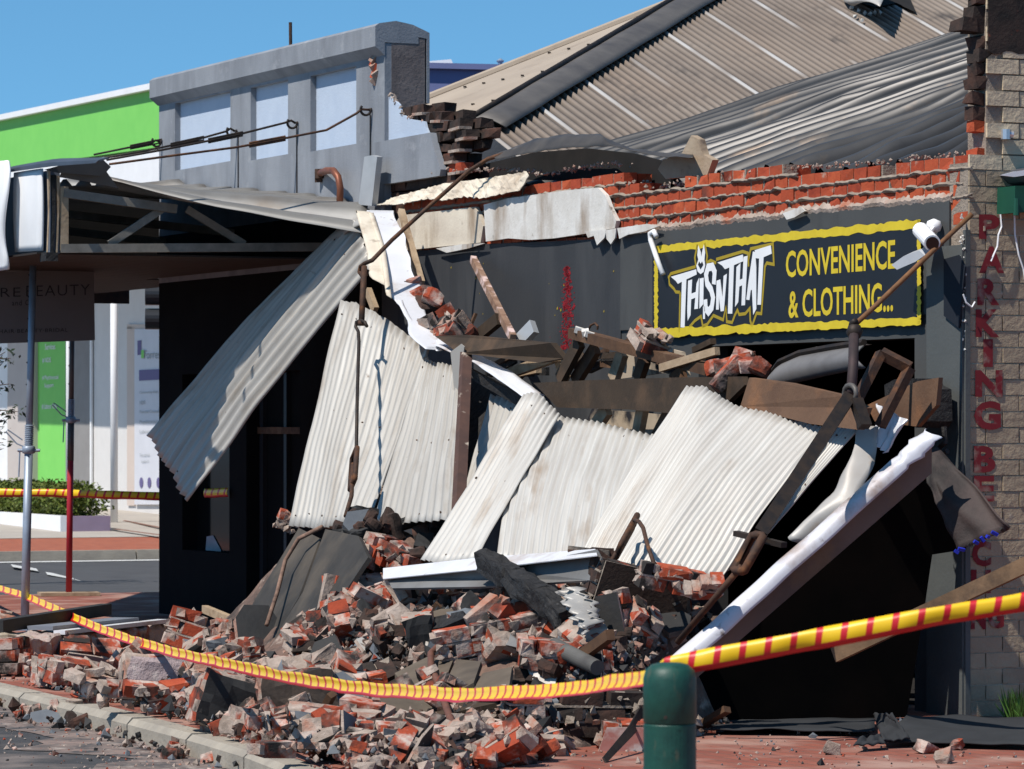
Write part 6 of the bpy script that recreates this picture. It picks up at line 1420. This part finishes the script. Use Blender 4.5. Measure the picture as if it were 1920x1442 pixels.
tag(mb.build('charred_beam', CHAR), 'charred beam with cracked black surface slanting over the gutter piece', 'beam')
board([(765, 1172, 2.95), (800, 1160, 2.92), (868, 1145, 2.9), (872, 1158, 2.92), (830, 1176, 2.98), (772, 1184, 3.0)], .04, CHAR, 'short burnt plank below the bright gutter piece', 'burnt_plank', 'plank')
board([(740, 1262, 3.5), (800, 1232, 3.2), (850, 1236, 3.2), (828, 1292, 3.5), (770, 1300, 3.6)], .03, TAUPE, 'dusty taupe board above the tape, leftmost of three', 'dusty_board')
board([(832, 1288, 3.55), (856, 1236, 3.2), (902, 1240, 3.2), (888, 1280, 3.5), (850, 1300, 3.6)], .03, TAUPE, 'dusty taupe board above the tape, middle of three', 'dusty_board')
board([(886, 1296, 3.55), (905, 1262, 3.3), (960, 1250, 3.2), (954, 1290, 3.5)], .03, TAUPE, 'dusty taupe board above the tape, rightmost of three', 'dusty_board')
board([(735, 1345, 3.8), (760, 1312, 3.6), (930, 1318, 3.55), (850, 1336, 3.7), (800, 1345, 3.8)], .03, DB, 'long dark board below the tape at the front of the heap', 'dark_board')
mb = MB(); a = [PN(x, y, n) for x, y, n in ((198, 1352, 4.5), (260, 1328, 4.2), (330, 1290, 3.8), (405, 1250, 3.5))]; b = [PN(x, y, n) for x, y, n in ((200, 1362, 4.5), (268, 1348, 4.25), (345, 1306, 3.85), (412, 1258, 3.5))]
mb.grid(lambda u, v: lerp(poly_at(a, u), poly_at(b, u), v), 24, 2); tag(mb.build('curved_strip', TAUPE, solid=.012), 'long curved taupe strip lying over the kerb', 'strip')
mb = MB(); mb.tube([PN(x, y, n) for x, y, n in ((860, 1214, 3.1), (820, 1212, 3.2), (808, 1225, 3.3), (808, 1250, 3.4), (822, 1282, 3.55), (838, 1330, 3.8), (850, 1362, 3.95), (848, 1378, 4.0))], .021, 8); tag(mb.build('bent_pipe', mat('red_brown_pipe', (0.20, 0.085, 0.055), (0.13, 0.06, 0.042), 10, .6, .2), smooth=True), 'bent red brown pipe sticking up through the heap behind the tape', 'pipe')
mb = MB(); q = [PN(x, y, n) for x, y, n in ((1040, 1110, 2.75), (1096, 1192, 2.85), (1118, 1160, 2.75), (1086, 1100, 2.65))]
mb.grid(lambda u, v: bil(q, u, v) + N * (.018 * math.sin(u * 34 + v * 2) + .10 * NZ.noise(V((u * 3, v * 3, 1))) + .03 * NZ.noise(V((u * 9, v * 9, 1)))), 30, 14); tag(mb.build('crumpled_metal', ZINCD, smooth=True, solid=.004), 'crumpled grey metal scrap right of the charred beam', 'metal scrap')
board([(880, 1150, 2.9), (905, 1145, 2.88), (970, 1200, 2.9), (975, 1215, 2.95), (930, 1205, 2.95)], .02, MATS['dull_gutter_face'], 'narrow dull grey strip running down right of the burnt plank', 'metal_strip', 'metal strip')
mb = MB(); mb.tube([PN(x, y, n) for x, y, n in ((1040, 1212, 2.9), (1120, 1252, 2.9))], [.05, .043], 24); tag(mb.build('stub_pipe', mat('smoked_grey', (0.12, 0.115, 0.105), (0.07, 0.065, 0.06), 5, .7), smooth=False), 'smoked grey pipe stub in the middle right of the heap', 'pipe')
mb = MB(); a = [PN(x, y, n) for x, y, n in ((1204, 1318, 2.7), (1180, 1360, 3.0), (1130, 1420, 3.4))]; b = [PN(x, y, n) for x, y, n in ((1210, 1350, 2.7), (1188, 1378, 3.0), (1136, 1432, 3.4))]
mb.grid(lambda u, v: lerp(poly_at(a, u), poly_at(b, u), v), 14, 2); tag(mb.build('curved_strip', IRON, solid=.01), 'dark curved metal strip behind the green bollard', 'strip')
for x0, y0, x1, y1, n, m, lab in ((384, 1142, 440, 1165, 1.7, WOODP, 'pale split timber end in front of the black shopfront'), (315, 1190, 352, 1186, 1.9, WOODP, 'pale crumpled scrap between parapet piece and black shopfront'), (1145, 1190, 1070, 1245, 2.85, WOOD, 'thin brown stick pointing down the heap beside the smoked pipe stub')):
    mb = MB(); mb.beam(PN(x0, y0, n), PN(x1, y1, n), .06, .05, up=N); tag(mb.build('splintered_timber', m), lab, 'timber')

KEEP = [[(428, 1222), (500, 1222), (560, 1200), (590, 1165), (640, 1120), (690, 1045), (672, 1005), (600, 990), (560, 990), (530, 1040), (480, 1120)],
        [(715, 1050), (900, 1030), (1130, 1015), (1140, 1070), (1110, 1105), (900, 1122), (722, 1122)], [(905, 1040), (1070, 1150), (1060, 1185), (900, 1070)],
        [(0, 1130), (330, 1110), (335, 1218), (60, 1285), (0, 1285)], [(300, 950), (610, 950), (560, 1000), (440, 1190), (300, 1180)], [(640, 900), (700, 900), (840, 1000), (830, 1045), (700, 1040), (640, 1000)], [(770, 1000), (860, 1055), (1000, 1050), (1120, 1050), (1100, 900), (800, 900)], [(1110, 1050), (1360, 1075), (1500, 900), (1100, 900)],
        [(0, 1050), (330, 1050), (330, 1130), (0, 1185)], [(730, 1262), (800, 1230), (960, 1246), (955, 1296), (770, 1300)], [(1115, 1060), (1215, 1060), (1270, 1110), (1250, 1180), (1130, 1160)],
        [(40, 1090), (150, 1130), (330, 1190), (430, 1222), (430, 1262), (330, 1240), (150, 1192), (40, 1140)],
        [(1225, 1230), (1400, 1100), (1900, 1100), (1900, 1345), (1205, 1345)], [(880, 1195), (1000, 1195), (1000, 1255), (880, 1255)], [(1035, 1340), (1150, 1325), (1150, 1395), (1040, 1400)]]
def kept(p):
    x = 960 + F * p.x / p.y; y = HOR - F * (p.z - EYE) / p.y
    for pg in KEEP:
        ins = False
        for (x1, y1), (x2, y2) in zip(pg, pg[1:] + pg[:1]):
            if (y1 > y) != (y2 > y) and x < (x2 - x1) * (y - y1) / (y2 - y1) + x1: ins = not ins
        if ins: return True
    return False
# ---- many loose pieces, copied from a few of each kind
HALF = [to_mesh(rough_box(.13, .11, .076, 3, .012, s, .3), 'half_brick', [BRK]) for s in range(70, 75)]
WHOLE = [to_mesh(rough_box(.23, .11, .076, 3, .009, s, .2), 'whole_brick', [BRK]) for s in range(80, 84)]
DARKB = [to_mesh(rough_box(.20, .11, .076, 3, .012, s, .25), 'blackened_brick', [BRKB]) for s in range(85, 88)]
LUMP = [to_mesh(hull(.15, .12, .10, s), 'mortar_lump', [MOR]) for s in range(90, 95)]
CL = [clump(2, 1, 2, 101), clump(1, 2, 2, 102), clump(2, 2, 2, 103), clump(1, 1, 2, 104), clump(2, 1, 3, 105)]
CLB = [clump(2, 1, 2, 106, BLACKP), clump(1, 2, 2, 107, SLATE), clump(2, 2, 1, 108, None, .1, True)]
SL = [slab(.30, .22, .03, 110, SLATE), slab(.26, .2, .025, 111, BLACKP), slab(.3, .24, .03, 112, BLACKP), slab(.28, .2, .02, 113, WHITER)]
PBK = [paintblock(.30, .22, .2, 131, BLACKP), paintblock(.26, .2, .16, 132, SLATE), paintblock(.34, .2, .14, 133, BLACKP), paintblock(.22, .2, .18, 134, MATS['brown_black_paint'])]
BSTK = []
for s in range(3):
    mb = MB(); mb.box(V((0, 0, 0)), (.42 - .08 * s, .05, .035)); me = bpy.data.meshes.new('burnt_stick'); me.from_pydata(mb.v, [], mb.f); me.materials.append(CHAR if s else WOOD); BSTK.append(me)
KIND = [('half_brick', HALF, 'broken half of a red brick lying loose in the rubble heap', 'brick', 'loose broken bricks', 130, .03),
        ('whole_brick', WHOLE, 'whole loose red brick lying in the rubble heap', 'brick', 'loose whole bricks', 70, .03),
        ('blackened_brick', DARKB, 'soot blackened brick lying loose in the rubble heap', 'brick', 'blackened bricks', 180, .03),
        ('mortar_lump', LUMP, 'pale lump of old mortar lying loose in the rubble heap', 'mortar lump', 'mortar lumps', 115, .03),
        ('brick_fragment', CL, 'small bonded fragment of red bricks and mortar lying in the rubble heap', 'brick fragment', 'small brick fragments', 85, .05),
        ('painted_fragment', CLB, 'small dark faced fragment of bonded brickwork lying in the rubble heap', 'brick fragment', 'dark faced fragments', 64, .05),
        ('render_flake', SL, 'flat flake of painted render lying in the rubble heap', 'render flake', 'render flakes', 110, .03),
        ('painted_block', PBK, 'rough masonry block with one dark painted face lying in the rubble heap', 'masonry block', 'dark painted blocks', 44, .06),
        ('burnt_stick', BSTK, 'short burnt stick lying in the rubble heap', 'stick', 'burnt sticks', 34, .04)]
r_ = random.Random(21)
def pick():
    while True:
        t = r_.uniform(-2.3, 10.6); n = r_.uniform(1.0, 4.9)
        if n > kn(t) - (.22 if t < 2 else .45) and r_.random() < .86: continue
        h = hgt(t, n) if n < kn(t) - .06 else -.12
        if t > 7.5 and (n < 2.9 or r_.random() < .6): continue
        if t < -.5 - .75 * (n - 2.1) or kept(W(t, n, h + .07)): continue
        if r_.random() < .25 + .9 * min(1, max(h, .1)): return t, n, h
for nm, meshes, lab, cat, grp, cnt, lift in KIND:
    for i in range(cnt):
        t, n, h = pick()
        for _ in range(3):
            if nm in ('half_brick', 'whole_brick', 'mortar_lump', 'brick_fragment') and t < 2.6 and n < 3.5 and r_.random() < .75: t, n, h = pick()
        if nm == 'blackened_brick' and r_.random() < .7: t, n = r_.uniform(-.3, 3.4), r_.uniform(1.7, 3.7); h = hgt(t, n)
        if kept(W(t, n, h + .07)): continue
        if n > kn(t) - .06: h = -.12
        big = .7 if h > .25 else .35
        rot = Euler((r_.gauss(0, big), r_.gauss(0, big), r_.random() * 6.28))
        s = r_.uniform(.72, 1.1) * (r_.uniform(.85, 1.2) if nm in ('brick_fragment', 'painted_block', 'painted_fragment') else 1) * (r_.uniform(.8, 1.7) if nm == 'render_flake' else 1)
        put(nm, r_.choice(meshes), W(t, n, h + lift * r_.uniform(.2, 1.4)), rot, lab, cat, grp, s)
# black painted broken bricks in a drift at the top left of the heap
for i in range(46):
    x = r_.uniform(640, 825); y = r_.uniform(935, 1060)
    if y < 935 + abs(x - 700) * .45 - 10: continue
    p = hit(x, y)
    put('black_brick', r_.choice(DARKB[:1] + [bpy.data.meshes.get('black_brick') or to_mesh(rough_box(.2, .11, .08, 3, .012, 99, .25), 'black_brick', [BLACKP])]), p + Z * .04, Euler((r_.gauss(0, .7), r_.gauss(0, .7), r_.random() * 6)), 'black painted broken brick in the drift at the top of the heap', 'brick', 'black painted bricks')
# bricks caught on the planks
for x, y, n, k in ((772, 535, .55, 0), (790, 552, .58, 0), (800, 572, .6, 1), (812, 560, .6, 0), (826, 606, .7, 2), (846, 618, .72, 2), (880, 622, .6, 0)):
    me = [HALF[1], DARKB[0], CL[3]][k]
    put('caught_brick', me, PN(x, y, n), Euler((r_.gauss(0, .5), r_.gauss(0, .5), r_.random() * 6)), 'broken brick caught between the crumpled white gutter and the dark wall', 'brick', 'bricks caught behind the gutter', 1.3)
for x, y, n, lab in ((1348, 690, .85, 'left'), (1378, 680, .85, 'm'), (1405, 684, .85, 'r'), (1365, 700, .95, 'b'), (1425, 690, .85, 'x'), (1395, 668, .8, 'y')):
    put('caught_brick', WHOLE[1] if lab in 'mb' else HALF[2], PN(x, y, n), Euler((r_.gauss(0, .3), r_.gauss(0, .3), r_.random() * 6)), 'bright orange brick lying on the reddish brown fascia board', 'brick', 'orange bricks on the fascia board', 1.15)
put('caught_brick', CL[1], PN(1222, 636, .8), Euler((.4, .3, .5)), 'white coated brick fragment balanced on the long brown rail', 'brick fragment')

# small grit spread over heap, kerb and road
r_ = random.Random(5)
mb = MB()
for i in range(8500):
    t, n, h = pick(); mb.rock(W(t, n, h + r_.uniform(0, .07)), r_.uniform(.014, .032) * (1 if r_.random() < .75 else 2.0), r_.choice((0, 1, 1, 2, 2, 3, 4, 4, 5)), r_)
tag(mb.build('masonry_chips', [BRK, MOR, BLACKP, SLATE, BRKB, DUST]), 'fist sized chips of brick and mortar filling the rubble heap', 'chips', kind='stuff')
# pinkish dust washed over the gutter of the road
mb = MB(); KP = [W(t, n, -.116) for t, n in KB]
def film(u, v):
    p = poly_at(KP, lerp(.30, .93, u)); w = (.35 + .35 * NZ.noise(p * .9) + .18 * NZ.noise(p * 4)) * 1.5
    return V((p.x, p.y, 0)) + N * (.03 + v * max(.05, w)) + Z * -.1155
mb.grid(film, 160, 2); structure(mb, 'road_dust', mat('pink_dust', (0.24, 0.175, 0.15), (0.12, 0.10, 0.09), 4, .97, c3=(0.36, 0.30, 0.26), s3=8, t3=.6, w3=.06, c4=(.055, .055, .057), s4=6, t4=.55, w4=.08), fix=False)
mb = MB()
for i in range(9000):
    if i < 5200: t, n, h = pick()
    elif i < 7600: t = r_.uniform(-4, 11); n = 4.4 + abs(r_.gauss(0, .75)); h = -.12 if n > kn(t) - .03 else max(0, hgt(t, n))
    else: t = r_.uniform(-5, 1); n = r_.uniform(.3, 5.6); h = 0; h = max(hgt(t, n), 0) if n < 4.7 else -.12
    s = r_.uniform(.004, .014) * (2.2 if r_.random() < .12 else 1)
    mb.rock(W(t, n, h + s * .3), s, r_.choice((0, 0, 1, 1, 1, 2, 3)), r_)
tag(mb.build('masonry_grit', [BRK, MOR, BLACKP, SLATE]), 'fine grit and chips scattered over heap, kerb and road', 'grit', kind='stuff')

# ================================================================ sheets of membrane on the pavement at the right
def flat(lst, m, label, name, lift=.02, cat='sheet', th=.008, wav=.02, seed=1):
    mb = MB(); q = [PZ(x, y, lift + dz) for x, y, dz in lst]
    mb.grid(lambda u, v: bil(q, u, v) + Z * (wav * (1 + NZ.noise(V((u * 4, v * 4, seed))))), 24, 10); return tag(mb.build(name, m, solid=th, smooth=True), label, cat)
FELT = mat('roof_felt', (0.032, 0.034, 0.037), (0.022, 0.023, 0.025), 4, .85, c3=(.25, .22, .2), s3=12, t3=.74, w3=.04)
flat([(1650, 1394, 0), (1960, 1402, .0), (1960, 1352, .06), (1700, 1346, .1)], FELT, 'dark grey roofing felt lying on the pavement at the right edge', 'roofing_felt', wav=.014)
flat([(1638, 1350, .03), (1655, 1398, .0), (1706, 1396, .0), (1672, 1346, .12)], FELT, 'curled narrow strip of roofing felt beside the larger felt sheet', 'roofing_felt', wav=.03, seed=3)
flat([(1335, 1372, .0), (1640, 1376, .0), (1640, 1352, .0), (1345, 1350, 0)], FELT, 'dull metal sheet lying in the dark shop entrance', 'metal_sheet', wav=.015, seed=4)
flat([(1600, 1405, .0), (1660, 1400, .0), (1650, 1385, .03), (1612, 1392, .02)], FELT, 'small grey scrap of felt at the edge of the red paving', 'felt_scrap', wav=.02, seed=5)
for x, y, s, k, lab in ((1560, 1405, .8, 0, 'white mortar lump on the red paving before the shop entrance'), (1735, 1402, .9, 1, 'brown brick piece in front of the roofing felt'), (1770, 1420, .9, 0, 'pale forked scrap lump on the red paving'), (1795, 1396, .6, 1, 'orange brick piece on the roofing felt'), (1692, 1378, .5, 1, 'tiny orange brick chip beside the curled felt strip')):
    put('mortar_lump' if k == 0 else 'brick_piece', LUMP[1] if k == 0 else HALF[3], PZ(x, y, .03), Euler((.2, .3, x)), lab, 'mortar lump' if k == 0 else 'brick', None, s)
# timber leaning across the right edge
mb = MB(); a, b = PD(1566, 1228, 21.6), PD(2050, 1000, 20.6); mb.beam(a, b, .045, .085, up=Z)
tag(mb.build('leaning_plank', mat('worn_plank', (0.20, 0.125, 0.07), (0.12, 0.075, 0.042), 5, .85, bump=.003, c3=(.05, .035, .025), s3=4, t3=.6, w3=.08)), 'long worn plank slanting up past the side wall at the right edge', 'plank')
gr = thing('grass_tuft', PZ(1908, 1352, 0), 'tuft of green grass at the foot of the painted side wall', 'grass')
mb = MB()
for i in range(110):
    p = PZ(1900 + r_.uniform(-14, 24), 1352 + r_.uniform(-6, 6), 0); h = r_.uniform(.08, .22); d = V((r_.uniform(-.08, .08), r_.uniform(-.08, .08), h)); w = V((.006, .003, 0))
    mb.add([p - w, p + w, p + d * .6 + w * .6, p + d, p + d * .6 - w * .6], [(0, 1, 2, 3, 4)])
mb.build('blades', mat('grass_green', (0.07, 0.15, 0.02), (0.05, 0.11, 0.015), 5, .6), gr)

# ================================================================ bollard and striped tapes
D0 = 11.9; bp0 = PD(1256, 1442, D0); br0 = 49.5 / F * D0; zt = PD(1256, 1243, D0).z
bo = thing('bollard', V((bp0.x, bp0.y, 0)), 'dark green steel bollard with domed cap in the foreground', 'bollard')
c = V((bp0.x, bp0.y, 0))
zs = PD(1256, 1356, D0).z
mb = MB(); mb.lathe(c, [(br0, 0), (br0, zs - .004), (br0 - .003, zs)], 40); mb.build('post', GREENB, bo, smooth=False)
mb = MB(); mb.lathe(c, [(br0 - .003, zs), (br0 + .001, zs + .004), (br0 + .001, zt - .05), (br0 - .006, zt - .022), (br0 - .025, zt - .005), (br0 * .45, zt), (.001, zt + .001)], 40); mb.build('cap', GREENB, bo, smooth=True)
mb = MB(); mb.tube([PD(1256 - 8, 1345, D0 - br0 - .001), PD(1256 - 8, 1345, D0 - br0 + .01)], .006, 8); mb.build('bolt', IRON, bo)
def tape_mat(name, duty, edge):
    m = bpy.data.materials.new(name); m.use_nodes = True; nt = m.node_tree; nd = nt.nodes; ln = nt.links; b = nd['Principled BSDF']
    b.inputs['Roughness'].default_value = .4
    uv = nd.new('ShaderNodeUVMap'); s = nd.new('ShaderNodeSeparateXYZ'); ln.new(uv.outputs[0], s.inputs[0])
    def mth(op, a, bb):
        x = nd.new('ShaderNodeMath'); x.operation = op
        for k, q in ((0, a), (1, bb)):
            if hasattr(q, 'links'): ln.new(q, x.inputs[k])
            else: x.inputs[k].default_value = q
        return x.outputs[0]
    sl = mth('MULTIPLY', s.outputs[1], .28); f = mth('FRACT', mth('SUBTRACT', s.outputs[0], sl), 0.0)
    st_ = mth('LESS_THAN', f, duty); ed = mth('LESS_THAN', s.outputs[1], edge); o_ = mth('MAXIMUM', st_, ed)
    mx = nd.new('ShaderNodeMix'); mx.data_type = 'RGBA'; ln.new(o_, mx.inputs[0]); mx.inputs[6].default_value = (.80, .50, .008, 1); mx.inputs[7].default_value = (.55, .012, .02, 1)
    ln.new(mx.outputs[2], b.inputs['Base Color']); return m
T1 = tape_mat('striped_tape', .27, .26); T2 = tape_mat('twisted_striped_tape', .24, .20)
def tape(pts, wid, period_px, m, label, twist, nv=4, sub=160, ridge=.0):
    mb = MB(); n = len(pts); S = []
    for i in range(n - 1):
        for k in range(sub // (n - 1) + 1): S.append((i + k / (sub // (n - 1) + 1)))
    S.append(n - 1)
    P = []
    for s in S:
        i = min(int(s), n - 2); f = s - i
        p0, p1, p2, p3 = pts[max(i - 1, 0)], pts[i], pts[i + 1], pts[min(i + 2, n - 1)]
        P.append(.5 * ((2 * p1) + (p2 - p0) * f + (2 * p0 - 5 * p1 + 4 * p2 - p3) * f * f + (3 * p1 - p0 - 3 * p2 + p3) * f ** 3))
    acc = [0]
    for a, b in zip(P[:-1], P[1:]):
        pa = V((a.x / a.y, (a.z - EYE) / a.y)) * F; pb = V((b.x / b.y, (b.z - EYE) / b.y)) * F
        acc.append(acc[-1] + (pb - pa).length / period_px)
    rows = []
    for i, p in enumerate(P):
        d = (P[min(i + 1, len(P) - 1)] - P[max(i - 1, 0)]).normalized(); up = (Z - d * d.z).normalized(); side = d.cross(up)
        a = twist(i / (len(P) - 1)); rows.append((p, up * math.cos(a) + side * math.sin(a), side * math.cos(a) - up * math.sin(a)))
    vs = []; fs = []; us = []
    up_ = Z
    for (p, w, s_) in rows: vs += [p + up_ * .006 * NZ.noise(p * 3.1) + w * wid * (1 + .16 * NZ.noise(p * 5)) * (j / nv - .5) + s_ * wid * .16 * math.sin(math.pi * j / nv) for j in range(nv + 1)]
    for i in range(len(rows) - 1):
        for j in range(nv):
            a = i * (nv + 1) + j; fs.append((a, a + nv + 1, a + nv + 2, a + 1)); us.append([(acc[i], j / nv), (acc[i + 1], j / nv), (acc[i + 1], (j + 1) / nv), (acc[i], (j + 1) / nv)])
    mb.add(vs, fs, 0, us); return tag(mb.build('barrier_tape', m, smooth=True, solid=.001, fix=False), label, 'barrier tape')
lp_ = [(1238, 1268, 12.0), (1206, 1271, 12.2), (1100, 1287, 13.1), (1000, 1298, 13.8), (900, 1302, 14.6), (800, 1300, 15.7), (700, 1293, 17.0), (600, 1280, 18.2), (500, 1262, 19.8), (400, 1240, 21.6), (300, 1216, 23.9), (200, 1184, 26.6), (120, 1150, 29.6), (48, 1118, 33.45), (0, 1104, 36), (-60, 1085, 40)]
tape([PD(*q) for q in lp_], .062, 14.0, T2, 'twisted yellow and red tape sagging in front of the rubble heap', lambda s: .35 + .25 * math.sin(s * 9))
tape([PD(*q) for q in ((1236, 1252, 12.02), (1300, 1240, 12.0), (1500, 1203, 11.95), (1700, 1166, 11.9), (1930, 1126, 11.9))], .064, 48.5, T1, 'flat yellow and red tape stretching from the bollard to the right edge', lambda s: .9 * max(0, 1 - s * 7) + .12 + .16 * math.sin(s * 17) + .1 * math.sin(s * 41))
tape([PD(*q) for q in ((-40, 924, 40.6), (80, 924, 40.4), (129, 925, 40.35), (200, 928, 40.0), (300, 930, 40.0))], .085, 15.5, T1, 'far yellow and red tape crossing in front of the hedge', lambda s: .1)
tape([PN(x, y, .03) for x, y in ((384, 925), (428, 923))], .085, 12, T1, 'short striped ribbon added on the shopfront for the far tape seen in its glass', lambda s: .0, sub=12)  # ribbon added in place of the far tape showing in the glass
